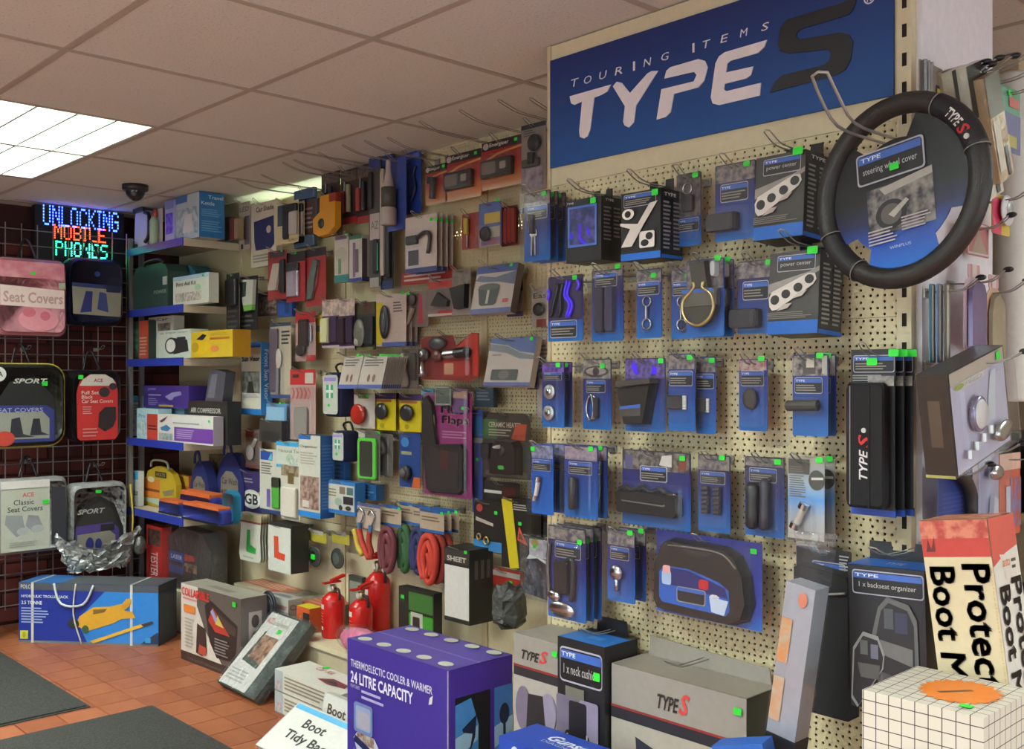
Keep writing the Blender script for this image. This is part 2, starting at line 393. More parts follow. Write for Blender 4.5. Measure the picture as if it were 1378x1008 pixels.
def I(name, cat, label, wall, px, off, d=0, col='f0f0f0', D=(), R=(), T=(), P=(), L=(), shell=None, n=1, gap=.014, group=None, hk=True, rot=(0, 0, 0), tab=None, zb=None, r=.004, outline=None, bodymat=None, body=None, puff=None, film=False, hl=.045, dx=0, shell_mat=None):
    w, h, c, z = frame_of(wall, px, off)
    if zb is not None: h = z + h - zb; z = zb
    if wall in 'SL': loc = Vector((c, {'S': Y_S, 'L': Y_L}[wall] - off + d, z)); rz = 0; step = Vector((dx, gap, 0))
    else: loc = Vector(({'E': X_E, 'M': X_M}[wall] + off - d, c, z)); rz = R_(90); step = Vector((-gap, dx, 0))
    o = thing(name, label, cat, loc, (rot[0], rot[1], rot[2] + rz), group if (n > 1 or group) else None)
    m = bodymat or mat(col, .42)
    if puff:
        poly = [(-w / 2 + a * w, b * h) for a, b in outline] if outline else rrect(-w / 2, w / 2, 0, h, min(w, h) * .2, 4)
        mk(body or 'body', loft(poly, [(s, -y * d) for s, y in puff]), m, o, True)
    elif d:
        poly = [(-w / 2 + a * w, b * h) for a, b in outline] if outline else None
        mk(body or 'carton', prism(poly, 0, -d) if poly else box(-w / 2, w / 2, -d, 0, 0, h), m, o)
    else:
        poly = [(-w / 2 + a * w, b * h) for a, b in outline] if outline else rrect(-w / 2, w / 2, 0, h, r, 2)
        mk(body or 'backing_card', prism(poly, 0, -.0012), m, o)
    t = d if d else .0012
    decals(o, D, 'F', w, t, h)
    if R: decals(o, R, 'R', w, d, h)
    if L: decals(o, L, 'L', w, d, h)
    if T: decals(o, T, 'T', w, d, h)
    products(o, P, w, h, t + (.0035 if P else 0))
    if shell:
        for s in (shell if isinstance(shell[0], tuple) else (shell,)):
            u0, u1, v0, v1, dd = s; dd = dd * .55 + .003
            mk('clear_blister', loft(rrect(-w / 2 + u0 * w, -w / 2 + u1 * w, v0 * h, v1 * h, .008, 3), [(1, -t - .003), (1, -t - .004 - dd * .75), (.94, -t - .004 - dd)]), shell_mat or CLEAR, o)
    if CB[0]:
        cw, chh, cd = CB[0]; mk('clear_clamshell', loft(rrect(-cw / 2 - .004, cw / 2 + .004, -.003, chh + .004, .005, 2), [(1, .003), (1, -cd), (.985, -cd - .0015)]), CLAM, o); CB[0] = None
    if film: mk('clear_wrap', loft(rrect(-w / 2 - .004, w / 2 + .004, -.004, h + .004, .012, 3), [(1, .004), (1.01, -t * .6), (.985, -t - .006)]), FILM, o)
    if tab:
        tw, th = tab; mk('hang_tab', prism([(-tw / 2, h), (tw / 2, h), (tw / 2, h + th), (tw * .18, h + th), (tw * .16, h + th * .55), (-tw * .16, h + th * .55), (-tw * .18, h + th), (-tw / 2, h + th)], -.003, -.001), BLACK, o)
    if hk:
        zh = z + h + (tab[1] * .62 if tab else -.010); hook(wall, c + (hk if isinstance(hk, float) else 0), zh, max(.06, off + hl), 'wire peg hook holding ' + ' '.join(label.split()[:12]))
    if n > 1 and shell and not d:
        dm = max(s[4] for s in (shell if isinstance(shell[0], tuple) else (shell,))) * .55 + .012
        if gap < dm: step = step * (dm / gap) if not dx else step
    if n > 1 and not isinstance(group, str): pass
    for i in range(1, n): copy_tree(o, loc + step * i, label_behind(label, i))
    return o
# ================================================================== the room
def struct(name, g, m, **k): return mk(name, g, m, kind='structure', **k)
CREAM = 'cdb88d'
M_CREAM = mat('cdbf9e', .55); M_PEG = pegmat('pegboard_cream', 'cebf98'); M_PEGL = pegmat('pegboard_beige', 'cbbb95', .0038); M_DARK = mat('2a2622', .9)
M_TILE = mat('b8603a', .45); M_GROUT = mat('a5836a', .9); M_WHITEW = mat('d8d2cc', .7)
def tilemat():
    m, t, b = nt('quarry_tile'); L = t.links
    tc = N(t, 'ShaderNodeTexCoord'); no = N(t, 'ShaderNodeTexNoise'); no.inputs['Scale'].default_value = 9; no.inputs['Detail'].default_value = 5
    oi = N(t, 'ShaderNodeObjectInfo'); L.new(tc.outputs['Object'], no.inputs['Vector'])
    r = N(t, 'ShaderNodeValToRGB'); e = r.color_ramp.elements; e[0].color = lin('84472c'); e[1].color = lin('9e5e3c'); e[0].position = .3; e[1].position = .75
    ad = N(t, 'ShaderNodeMath', operation='MULTIPLY_ADD'); ad.inputs[1].default_value = .28; L.new(oi.outputs['Random'], ad.inputs[0]); 
    sb = N(t, 'ShaderNodeMath', operation='SUBTRACT'); sb.inputs[1].default_value = .14; L.new(no.outputs[0], sb.inputs[0]); L.new(sb.outputs[0], ad.inputs[2])
    L.new(ad.outputs[0], r.inputs[0]); L.new(r.outputs[0], b.inputs['Base Color']); b.inputs['Roughness'].default_value = .42
    bp = N(t, 'ShaderNodeBump'); bp.inputs['Strength'].default_value = .15; bp.inputs['Distance'].default_value = .004; L.new(no.outputs[0], bp.inputs['Height']); L.new(bp.outputs[0], b.inputs['Normal'])
    return m
M_QT = tilemat()
fl = struct('floor', box(-5.6, 3.2, -2.6, 5.2, -.12, -.012), M_GROUT)
TP = .1475; tx0, ty0 = -3.902, 1.805
tile_me = None; far = []
for i in range(-12, 49):
    for j in range(-30, 24):
        x, y = tx0 + i * TP, ty0 + j * TP
        if x < -5.55 or x > 3 or y < -2.5 or y > 5: continue
        if x < -2.75 and 1.0 < y < 2.45:
            if tile_me is None:
                tt = mk('floor_tile', loft([(a[0], a[1]) for a in rrect(.002, TP - .002, .002, TP - .002, .002, 1)], [(1, 0), (1, -.010), (.985, -.012)]), M_QT, fl)
                # the outline lies in x,z: lay it flat
                for v in tt.data.vertices: v.co = (v.co.x, v.co.z, -v.co.y)
                tt.data.flip_normals(); tile_me = tt.data; tt.location = (x, y, -.012)
            else: mk('floor_tile', tile_me, None, fl, loc=(x, y, -.012))
        else: far.append(box(x + .002, x + TP - .002, y + .002, y + TP - .002, -.012, 0))
mk('more_floor_tiles', join(*far), M_QT, fl, kind='stuff')
# ceiling: suspended tiles in a T-bar grid
def ceilmat():
    m, t, b = nt('mineral_ceiling_tile'); L = t.links
    tc = N(t, 'ShaderNodeTexCoord'); no = N(t, 'ShaderNodeTexNoise'); no.inputs['Scale'].default_value = 130; no.inputs['Detail'].default_value = 2
    L.new(tc.outputs['Object'], no.inputs['Vector'])
    r = N(t, 'ShaderNodeValToRGB'); e = r.color_ramp.elements; e[0].position = .28; e[0].color = lin('bcb6ae'); e[1].position = .42; e[1].color = lin('d4d1ca')
    L.new(no.outputs[0], r.inputs[0]); L.new(r.outputs[0], b.inputs['Base Color']); b.inputs['Roughness'].default_value = .9
    bp = N(t, 'ShaderNodeBump'); bp.inputs['Strength'].default_value = .3; bp.inputs['Distance'].default_value = .004; L.new(no.outputs[0], bp.inputs['Height']); L.new(bp.outputs[0], b.inputs['Normal'])
    return m
M_CT = ceilmat()
ce = struct('ceiling', box(-5.6, 3.2, -2.6, 5.2, CEIL + .14, CEIL + .2), M_DARK)
CPX, CPY, CX0, CY0 = .645, .556, -2.19, 1.57
tro = {(round(tx - .3225, 2), round(ty, 2)) for tx, ty, _ in TROFFERS} | {(round(tx + .3225, 2), round(ty, 2)) for tx, ty, _ in TROFFERS}
ctile = None
for i in range(-6, 9):
    for j in range(-8, 7):
        x, y = CX0 + (i + .5) * CPX, CY0 + (j + .5) * CPY
        if any(abs(x - a) < .1 and abs(y - b) < .1 for a, b in tro): continue
        if ctile is None: q = mk('ceiling_tile', box(-CPX / 2 + .006, CPX / 2 - .006, -CPY / 2 + .006, CPY / 2 - .006, 0, .016), M_CT, ce); ctile = q.data
        else: q = mk('ceiling_tile', ctile, None, ce)
        q.location = (x, y, CEIL + random.choice((0, 0, 0, .002)))
M_TBAR = mat('b0a498', .6)
for i in range(-6, 10): mk('grid_runner', box(CX0 + i * CPX - .011, CX0 + i * CPX + .011, -2.6, 5.2, CEIL - .0022, CEIL - .0002), M_TBAR, ce)
for j in range(-8, 8): mk('grid_runner', box(-5.6, 3.2, CY0 + j * CPY - .011, CY0 + j * CPY + .011, CEIL - .0018, CEIL - .0001), M_TBAR, ce)
# light fittings: white tray, two tubes glow behind a louvre of thin blades
M_TRAY = mat('e8e8e4', .35); M_LOUV = mat('d9dcd8', .25, .6); M_TUBE = emis('eafff4', 2.2); M_TUBE.cycles.emission_sampling = 'NONE'
names = ['recessed louvre ceiling light with white blades near the dome camera', 'recessed louvre ceiling light in front of the blue banner bay', 'added out of view louvre ceiling light over the grey door mats', 'recessed louvre ceiling light above the shop entrance side', 'recessed louvre ceiling light in the aisle behind the bay', 'recessed louvre ceiling light at the back of the shop']  # the one over the mats is an added light that lifts the left end
for k, (tx, ty, pw) in enumerate(TROFFERS):
    o = thing('ceiling_light', names[k], 'ceiling light', (tx, ty, CEIL), group='recessed louvre ceiling lights')
    hx, hy = CPX - .012, CPY / 2 - .012
    mk('tray', join(box(-hx, hx, -hy, hy, .075, .085), box(-hx, -hx + .008, -hy, hy, 0, .08), box(hx - .008, hx, -hy, hy, 0, .08), box(-hx, hx, -hy, -hy + .008, 0, .08), box(-hx, hx, hy - .008, hy, 0, .08)), M_TRAY, o)
    for s in (-1, -.34, .34, 1): mk('fluorescent_tube', tube([(-hx + .03, s * hy * .68, .05), (hx - .03, s * hy * .68, .05)], .013, 10), M_TUBE, o, True)
    for j in range(1, 4): mk('louvre_rail', box(-hx + .008, hx - .008, -hy + j * hy / 2 - .004, -hy + j * hy / 2 + .004, .001, .036), M_LOUV, o)
    for i in range(1, 24): mk('louvre_blade', box(-hx + i * hx / 12 - .0012, -hx + i * hx / 12 + .0012, -hy + .008, hy - .008, .003, .034), M_LOUV, o)
    ld = bpy.data.lights.new('tube_light', 'AREA'); ld.shape = 'RECTANGLE'; ld.size = 1.22; ld.size_y = .48; ld.energy = pw;  ld.color = (.88, 1, .95)
    lo = bpy.data.objects.new('tube_light', ld); COL.objects.link(lo); lo.parent = o; lo.location = (0, 0, .07)
# walls
bw = struct('wall_left', box(X_B - .12, X_B - .012, -2.6, 2.75, 0, CEIL + .2), mat('3a1a17', .9))
M_BR = mat('5c2018', .8); M_BR2 = mat('481913', .8); bme = {}
for r in range(26):
    for c in range(-8, 7):
        y = 1.1 + c * .225 - (r % 2) * .1125; z = .02 + r * .075
        mk_ = (r * 3 + c * 5) % 2
        if mk_ not in bme: q = mk('brick', box(-.012, 0, 0, .215, 0, .065), (M_BR, M_BR2)[mk_], bw); bme[mk_] = q.data; q.location = (X_B, y, z)
        else: mk('brick', bme[mk_], None, bw, loc=(X_B + random.uniform(-.002, .002), y, z))
struct('wall_back', box(-5.6, X_S0 + .3, Y_L + .13, Y_L + .25, 0, CEIL + .2), mat('b0a890', .8))
struct('hole_shade_sheet', box(-5.3, -1.92, Y_L + .03, Y_L + .035, .06, 1.5), M_DARK)  # added dark sheet standing in for the shade behind the pegboard holes
M_WF = mat('c4bcb0', .8)
struct('wall_front', join(box(-5.6, -3.4, -2.72, -2.6, 0, CEIL + .2), box(1.6, 3.2, -2.72, -2.6, 0, CEIL + .2), box(-3.4, 1.6, -2.72, -2.6, 0, .15), box(-3.4, 1.6, -2.72, -2.6, 1.75, CEIL + .2)), M_WF)
wn = struct('added_fill_window', join(box(-3.4, 1.6, -2.70, -2.62, .15, .21), box(-3.4, 1.6, -2.70, -2.62, 1.69, 1.75), *[box(x - .03, x + .03, -2.70, -2.62, .21, 1.69) for x in (-3.37, -1.72, -.08, 1.57)]), mat('d0cec8', .5))  # unseen window added behind the camera for soft frontal fill
for x in (-3.34, -1.69, -.05): mk('pane', box(x, x + 1.59, -2.665, -2.66, .21, 1.69), CLEAR, wn)
pd = bpy.data.lights.new('window_portal', 'AREA'); pd.shape = 'RECTANGLE'; pd.size = 5; pd.size_y = 1.6; pd.cycles.is_portal = True
po = bpy.data.objects.new('window_portal', pd); COL.objects.link(po); po.location = (-.9, -2.6, .95); po.rotation_euler = (R_(90), 0, 0)
struct('wall_right', join(box(3.2, 3.32, -2.7, -1.2, 0, CEIL + .2), box(3.2, 3.32, 4.4, 5.3, 0, CEIL + .2), box(3.2, 3.32, -1.2, 4.4, 0, .1), box(3.2, 3.32, -1.2, 4.4, 1.8, CEIL + .2)), mat('c8c0b4', .8))
wn = struct('window_2', join(box(3.22, 3.30, -1.2, 4.4, .1, .16), box(3.22, 3.30, -1.2, 4.4, 1.74, 1.8), *[box(3.22, 3.30, y - .03, y + .03, .16, 1.74) for y in (-1.17, .68, 2.53, 4.37)]), mat('d0cec8', .5))
for y in (-1.14, .71, 2.56): mk('pane', box(3.258, 3.263, y, y + 1.78, .16, 1.74), CLEAR, wn)
pd = bpy.data.lights.new('window_portal', 'AREA'); pd.shape = 'RECTANGLE'; pd.size = 1.7; pd.size_y = 5.6; pd.cycles.is_portal = True
po = bpy.data.objects.new('window_portal', pd); COL.objects.link(po); po.location = (3.2, 1.6, .95); po.rotation_euler = (0, R_(90), 0)
struct('wall_far', box(-2.2, 3.3, 5.2, 5.32, 0, CEIL + .2), mat('b5a48c', .8))
struct('wall_aisle', box(-2.2, -2.08, Y_L + .25, 5.3, 0, CEIL + .2), mat('b5a48c', .8))
# long pegboard wall, one sheet per bay with slotted uprights between
pl = thing('pegboard_wall', 'long beige pegboard wall carrying car accessories left of the blue banner', 'pegboard', (0, Y_L, 0))
XB = [-5.30, -4.62, -3.70, -2.78, -1.92]
for a, b in zip(XB, XB[1:]):
    for z0, z1 in ((.62, 1.0), (1.002, 1.5), (1.502, 2.105 if a < -4.5 and a > -4.7 else 2.15)):
        q = mk('pegboard_panel', box(a + .001, b - .001, .002, .006, z0, z1), M_PEGL, pl)
    mk('plain_panel', box(a + .001, b - .001, .002, .008, .06, .618), M_CREAM, pl)
M_UP = mat('bfae8c', .5)
for x in XB[1:-1]:
    u = mk('upright', box(x - .016, x + .016, -.004, .002, .06, 2.1), M_UP, pl)
tl = thing('strip_light', 'slim fluorescent strip light glowing behind the top of the long pegboard', 'light', (-4.12, Y_L + .07, 2.03))
mk('tube', tube([(-.45, 0, 0), (.45, 0, 0)], .013, 10), emis('e8ffd8', 9), tl, True)
mk('batten', box(-.48, .48, .016, .055, -.02, .02), M_TRAY, tl)
tl = thing('strip_light', 'slim warm strip light behind the long pegboard beside the blue banner', 'light', (-2.62, Y_L + .08, 1.83))
mk('tube', tube([(-.55, 0, 0), (.55, 0, 0)], .011, 10), emis('ffe2b0', 5), tl, True); mk('batten', box(-.58, .58, .012, .045, -.02, .02), M_TRAY, tl)
# base shelf under the long wall
bs = thing('base_shelf', 'low cream metal base shelf along the foot of the long pegboard', 'shelf', (0, Y_L, 0))
mk('shelf_top', box(-4.6, -1.93, -.30, 0, .185, .205), M_CREAM, bs); mk('kick_plate', box(-4.6, -1.93, -.28, -.265, 0, .185), M_CREAM, bs)
# branded bay: boxed-out column with pegboard face, plain end panel, slotted upright
bay = thing('display_bay', 'cream pegboard bay under the blue banner holding touring accessories', 'display bay', (0, Y_S, 0))
XS0, XS1 = X_S0, X_E - .012
for z0, z1 in ((.20, .5594), (.5602, .9974), (.9982, 1.3774), (1.3782, 1.771)): mk('pegboard_panel', box(XS0 + .012, XS1 - .03, 0, .004, z0, z1), M_PEG, bay)
mk('header_panel', box(XS0 + .004, XS1 - .03, 0, .006, 1.772, CEIL - .004), M_CREAM, bay)
mk('base_panel', box(XS0 + .012, XS1 - .03, 0, .006, .01, .198), M_CREAM, bay)
mk('upright', box(XS0, XS0 + .012, -.004, .01, 0, CEIL - .004), M_UP, bay)
up = mk('upright', box(XS1 - .03, XS1, -.002, .02, 0, CEIL - .004), M_CREAM, bay)
SLOT = mat('191613', .9)
sl_me = None
for i in range(34):
    z = .15 + i * .0575
    if sl_me is None: q = mk('slot', box(-.0045, .0045, -.0012, .0, 0, .026), SLOT, up); sl_me = q.data
    else: q = mk('slot', sl_me, None, up)
    q.location = (XS1 - .014, -.002, z)
mk('return_panel', box(XS0, XS0 + .012, .01, .545, 0, CEIL - .004), M_CREAM, bay)
mk('end_panel', box(XS1 - .004, X_E, .02, .37, 0, CEIL - .004), mat('dcd6dc', .6), bay)
mk('back_lining', box(XS0 + .012, XS1 - .01, .36, .37, 0, CEIL - .004), M_DARK, bay)
mk('bay_base', box(XS0 + .012, XS1, -.40, 0, .19, .22), M_CREAM, bay); mk('base_riser', box(XS0 + .012, XS1, -.38, -.365, 0, .19), M_CREAM, bay)
# ---- the banner
ban = thing('banner_sign', 'large blue banner with white and black logo lettering above the pegboard bay', 'sign', (0, Y_S - .002, 0))
zt, zb_ = 2.108, 1.820
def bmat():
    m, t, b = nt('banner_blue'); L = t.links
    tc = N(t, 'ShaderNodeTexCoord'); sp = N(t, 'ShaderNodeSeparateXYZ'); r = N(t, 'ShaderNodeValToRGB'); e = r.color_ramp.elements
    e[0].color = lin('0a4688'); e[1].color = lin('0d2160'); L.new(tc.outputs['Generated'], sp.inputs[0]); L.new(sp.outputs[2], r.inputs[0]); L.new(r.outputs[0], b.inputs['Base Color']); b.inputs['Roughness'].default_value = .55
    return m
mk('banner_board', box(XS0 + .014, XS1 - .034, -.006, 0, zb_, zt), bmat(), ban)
def signpoly(name, pts, m, k=.4773):
    q = [onY(720 + a * k, b * k, Y_S - .008) for a, b in pts]
    mk(name, prism([(p.x, p.z) for p in q], -.006, -.0085), m, ban)
M_LW = mat('d9cfd2', .5); M_LB = mat('1d1b20', .5)
signpoly('letter_t', [(99, 272), (215, 239), (205, 258), (190, 267), (168, 276), (157, 365), (150, 384), (139, 391), (128, 386), (126, 370), (134, 287), (112, 296), (103, 292)], M_LW)
signpoly('letter_y', [(221, 244), (232, 231), (246, 234), (269, 263), (318, 208), (330, 201), (348, 200), (286, 298), (280, 345), (266, 360), (254, 354), (250, 344), (255, 300)], M_LW)
signpoly('letter_p', [(344, 338), (358, 252), (449, 230), (457, 212), (450, 203), (366, 222), (372, 200), (383, 190), (462, 167), (480, 172), (488, 190), (478, 228), (462, 247), (393, 265), (384, 316), (370, 330)], M_LW)
signpoly('letter_e', [(655, 113), (648, 132), (630, 150), (552, 172), (543, 180), (540, 205), (616, 188), (610, 212), (596, 222), (536, 237), (534, 252), (540, 258), (638, 234), (635, 270), (520, 297), (502, 292), (497, 275), (510, 180), (520, 160), (536, 148)], M_LW)
signpoly('letter_s', [(912, -14), (900, 24), (886, 42), (752, 82), (740, 92), (738, 104), (748, 112), (862, 92), (886, 98), (898, 118), (892, 168), (876, 198), (846, 214), (663, 262), (680, 228), (700, 212), (816, 184), (830, 172), (836, 152), (826, 140), (716, 152), (694, 146), (687, 126), (694, 78), (710, 56), (870, 8)], M_LB)
for ch, x, y in zip('TOURINGITEMS', (113, 149, 192, 236, 276, 317, 367, 443, 484, 534, 589, 649), (238, 230, 217, 205, 193, 181, 165, 142, 130, 114, 98, 81)):
    wd = 3 if ch == 'I' else 11
    p = [onY(720 + a * .4773, b * .4773, Y_S - .008) for a, b in ((x - wd, y + 13), (x + wd, y - 15))]
    tv, fc = text2d(ch, 0, .15 if ch != 'I' else 0); sx = .0 if ch != 'I' else .004
    mk('small_letter', ([(p[0].x + a * (p[1].x - p[0].x) + sx, -.0066, p[0].z + .004 + b * (p[1].z - p[0].z)) for a, b in tv], fc), M_LW, ban)
p = onY(720 + 943 * .4773, 0, Y_S - .008)
mk('registered_mark', join(torus(.011, .0014, 20, 5, 'y', p.x, -.0068, p.z + .004)), M_LW, ban)
tv, fc = text2d('R'); mk('small_letter', ([(p.x - .005 + a * .01, -.0068, p.z - .003 + b * .013) for a, b in tv], fc), M_LW, ban)
# ================================================================== goods on the branded bay
G_TS = grad((0, '1a5ea6'), (.28, '1b4892'), (.55, '23286c'), (.8, '26224e'), (1, '322d38'))
G_TS2 = grad((0, '1a5ea6'), (.35, '1a448e'), (.7, '1f307e'), (1, '23286c'))
GR = '2fe83a'
SIL = mat('c4c2c0', .3, .8); DKG = mat('2b292d', .45); GOLD = mat('b8a070', .3, .8); WHT = mat('d8d6d2', .5)
PURP = emis('3c10ff', .0) if False else mat('4a1cff', .35)
CLAMBOX = CB
def TS(name, cat, label, px, off, P=(), D=(), lab=(.12, .9, .60, .80), shell=(.06, .94, .06, .84, .03), pic=('4a4450', '8a8078'), n=1, gap=.016, top=.80, stick=(.8, .955), **k):
    dd = [('i', .02, .98, top, .985, pic[0], pic[1], 70.)] + list(D)
    if lab: dd.append(('L',) + tuple(lab))
    if stick: dd.append(('s',) + tuple(stick))
    w, h, c, z = frame_of('S', px, off); CLAMBOX[0] = (w, h, min(.018, .4 * gap + .01) if n == 1 else min(.014, gap * .55))
    o = I(name, cat, label, 'S', px, off, bodymat=k.pop('bodymat', G_TS), D=dd, P=P, shell=shell, n=n, gap=gap, group=k.pop('group', 'touring blister packs on the pegboard bay'), **k)
    return o
# row 1
TS('blister_pack', 'blister pack', 'blister pack with slim steel fork tool, top row beside the bay edge', (706, 741, 258, 351), .10, n=3, gap=.028,
   P=[('cyl', 'handle', .42, .66, .42, .40, .009, BLACK), ('box', 'neck', .30, .56, .34, .46, .01, CHROME), ('cyl', 'prong', .36, .08, .38, .36, .0035, CHROME), ('cyl', 'prong', .5, .08, .48, .36, .0035, CHROME)])
I('hanging_carton', 'carton', 'black hanging carton with violet neon lamp picture on its blue window', 'S', (762, 809, 267, 352), .13, .075, '1d1b1f', hl=.05, tab=(.06, .03),
  D=[('i', .08, .88, .25, .88, '252a55', '4b4a86', 60.), ('p', [(.38, .62), (.44, .60), (.44, .38), (.58, .30), (.6, .26), (.42, .31), (.37, .40)], '4a18ff'), ('p', [(.6, .56), (.66, .52), (.70, .40), (.66, .38), (.62, .46)], '4a18ff'), ('p', [(.1, .5), (.2, .46), (.2, .38), (.1, .4)], '4a18ff'), ('f', .07, .89, .24, .89, '4a6ab8'), ('t', .04, .24, .93, .96, 'TYPE', 'c8c8d0', 1), ('s', .8, .94, .018, .014)],
  R=[('t', .2, .6, .93, .97, 'TYPE', 'c8c8d0', 1), ('l', .1, .48, .3, .86, 9, '77757a'), ('l', .58, .92, .36, .86, 8, '77757a')])
I('hanging_carton', 'carton', 'black hanging carton printed with a white cup holder arm', 'S', (836, 889, 257, 349), .14, .08, '1b1a1d', tab=(.07, .035),
  D=[('r', 0, 1, 0, .1, '1c62bc'), ('L', .08, .9, .78, .97, None, '161518'), ('p', [(.0, .56), (.45, .52), (.75, .80), (.95, .82), (.6, .5), (.3, .2), (.02, .2), (.26, .46), (0, .52)], 'cdc4bc'), ('o', .05, .36, .60, .76, 'ded6cf'), ('o', .12, .28, .63, .73, '1b1a1d'), ('rr', .5, .88, .16, .40, 'ddd6d0'), ('o', .66, .84, .27, .38, '1b1a1d'), ('o', .54, .74, .18, .28, '1b1a1d'), ('s', .9, .94, .018, .014)],
  R=[('t', .15, .7, .9, .95, 'TYPE', 'd0ccd0', 1), ('l', .1, .46, .12, .84, 12, '8a888c'), ('l', .56, .92, .12, .84, 12, '8a888c'), ('r', 0, 1, 0, .05, '1c62bc')])
TS('blister_pack', 'blister pack', 'narrow blister pack with a dark metal plug, next to the cup holder carton', (911, 944, 233, 331), .07, lab=(.05, .93, .20, .38), top=.40, pic=('3c373c', '6e655e'), P=[('box', 'plug_body', .3, .75, .46, .70, .016, DKG), ('ring', 'shackle', .5, .78, .012, .0022, CHROME)])
TS('blister_pack', 'blister pack', 'blister pack with a flat black case, upper one beside the silver socket carton', (963, 1018, 219, 323), .10, n=1, lab=(.14, .82, .50, .74), top=.76, P=[('box', 'case', -.12, .62, .12, .36, .035, DKG), ('box', 'case_band', .44, .56, .14, .34, .037, mat('3a383c', .3))], shell=(0, .98, .06, .44, .045))
def power(px, label):
    return I('hanging_carton', 'carton', label, 'S', px, .125, .085, '2b292a', tab=(.09, .035), rot=(R_(-4), 0, R_(-3)),
      D=[('r', 0, 1, 0, .16, '1a5cb0'), ('r', 0, 1, .16, 1, '3d3a38'), ('p', [(0, .62), (.8, .74), (1, .80), (1, .74), (.5, .6), (0, .5)], '8f8882'), ('L', .16, .92, .76, .96, 'power center', '2a2726'),
         ('p', [(.04, .34), (.02, .44), (.08, .52), (.8, .72), (.93, .71), (.96, .64), (.9, .58), (.2, .30), (.1, .29)], 'cfc8c2'), ('o', .06, .24, .36, .48, '2b292a'), ('o', .28, .46, .43, .54, '2b292a'), ('o', .52, .70, .50, .61, '2b292a'), ('o', .74, .92, .59, .70, '2b292a'), ('p', [(.2, .28), (.34, .36), (.5, .37), (.42, .31)], 'b4ada6'), ('p', [(.5, .42), (.62, .49), (.8, .52), (.7, .45)], 'b4ada6'), ('l', .02, .94, .18, .27, 4, '75706a'), ('s', .88, .985, .024, .016)],
      R=[('r', 0, 1, 0, .05, '1a5cb0'), ('t', .2, .8, .92, .96, 'TYPE', 'c8c8cc', 1), ('l', .1, .46, .1, .86, 14, '85837f'), ('l', .56, .92, .1, .86, 14, '85837f')])
power((1015, 1084, 209, 324), 'grey hanging carton printed with a silver four socket strip, beside the steering wheel')
# row 2
TS('blister_pack', 'blister pack', 'blister pack of violet neon tubes and cables, row below the neon lamp carton', (738, 785, 371, 459), .10, lab=(.08, .84, .05, .32), top=.32, pic=('2a2440', '3c2c52'), P=[('path', 'neon_tube', [(.62, .92), (.54, .7), (.68, .55), (.58, .36)], .004, PURP), ('path', 'neon_tube', [(.7, .9), (.62, .7), (.76, .55), (.66, .36)], .004, PURP), ('path', 'neon_tube', [(.9, .92), (.95, .84), (.9, .76)], .004, PURP), ('path', 'neon_tube', [(.06, .8), (.1, .74), (.06, .64)], .004, PURP), ('path', 'cable', [(.36, .88), (.3, .7), (.22, .55), (.14, .38)], .005, BLACK), ('path', 'cable', [(.5, .88), (.42, .66), (.44, .5), (.36, .36)], .005, BLACK)], shell=(.03, .97, .34, .95, .02))
TS('blister_pack', 'blister pack', 'blister pack with two tall dark sleeves, next to the neon tubes', (797, 839, 363, 459), .10, lab=(.12, .82, .76, .96), top=.9, stick=(.86, 1.03), P=[('box', 'sleeve', .18, .46, .12, .76, .02, mat('2e2838', .6)), ('box', 'sleeve', .52, .78, .12, .76, .02, mat('33304a', .6))])
def keyring(px, label):
    return TS('blister_pack', 'blister pack', label, px, .09, lab=(.06, .92, .62, .82), top=.8, bodymat=G_TS2, P=[('ring', 'split_ring', .47, .53, .0115, .0022, CHROME), ('ring', 'split_ring', .47, .20, .0125, .0025, CHROME), ('cyl', 'link_bar', .47, .28, .47, .46, .004, CHROME)], stick=(.72, .90), shell=(.2, .8, .08, .6, .02))
keyring((857, 891, 362, 455), 'blister pack with two chrome key rings on a bar, next to the dark sleeves')
keyring((904, 938, 362, 456), 'blister pack with two chrome key rings half behind the brass ringed fitting')
TS('blister_pack', 'blister pack', 'blister pack with a bulb shaped fitting in a brass ring', (924, 975, 349, 453), .13, n=2, gap=.03, lab=None, top=.62, stick=(.84, 1.0), bodymat=G_TS2, P=[('poly', 'body', [(.2, .98), (.62, .98), (.7, .66), (.88, .50), (.9, .34), (.72, .18), (.4, .14), (.12, .26), (.04, .42), (.12, .56), (.3, .66)], .03, mat('3b382f', .4)), ('path', 'brass_ring', [(.34, .7), (.36, .62), (.1, .48), (.06, .34), (.2, .2), (.48, .14), (.76, .22), (.88, .38), (.8, .54), (.6, .62), (.62, .7)], .004, GOLD, .034), ('box', 'title_plate', .0, .92, .38, .62, .034, mat('57534a', .4)), ('box', 'title_band', .02, .9, .56, .61, .0355, mat('3a5fae', .4)), ('box', 'swing_tag', .78, .9, .76, .96, .032, mat('b8b8b8', .4))], shell=(.02, .95, .1, .99, .045))
TS('blister_pack', 'blister pack', 'blister pack with a flat black case, lower one beside the silver socket carton', (993, 1048, 350, 449), .10, lab=(.14, .78, .46, .72), top=.76, P=[('box', 'case', -.1, .62, .08, .34, .035, DKG), ('box', 'case_band', .44, .56, .1, .32, .037, mat('3a383c', .3))], shell=(0, .98, .04, .44, .045))
power((1034, 1104, 341, 453), 'grey hanging carton printed with a silver four socket strip, below the other one')
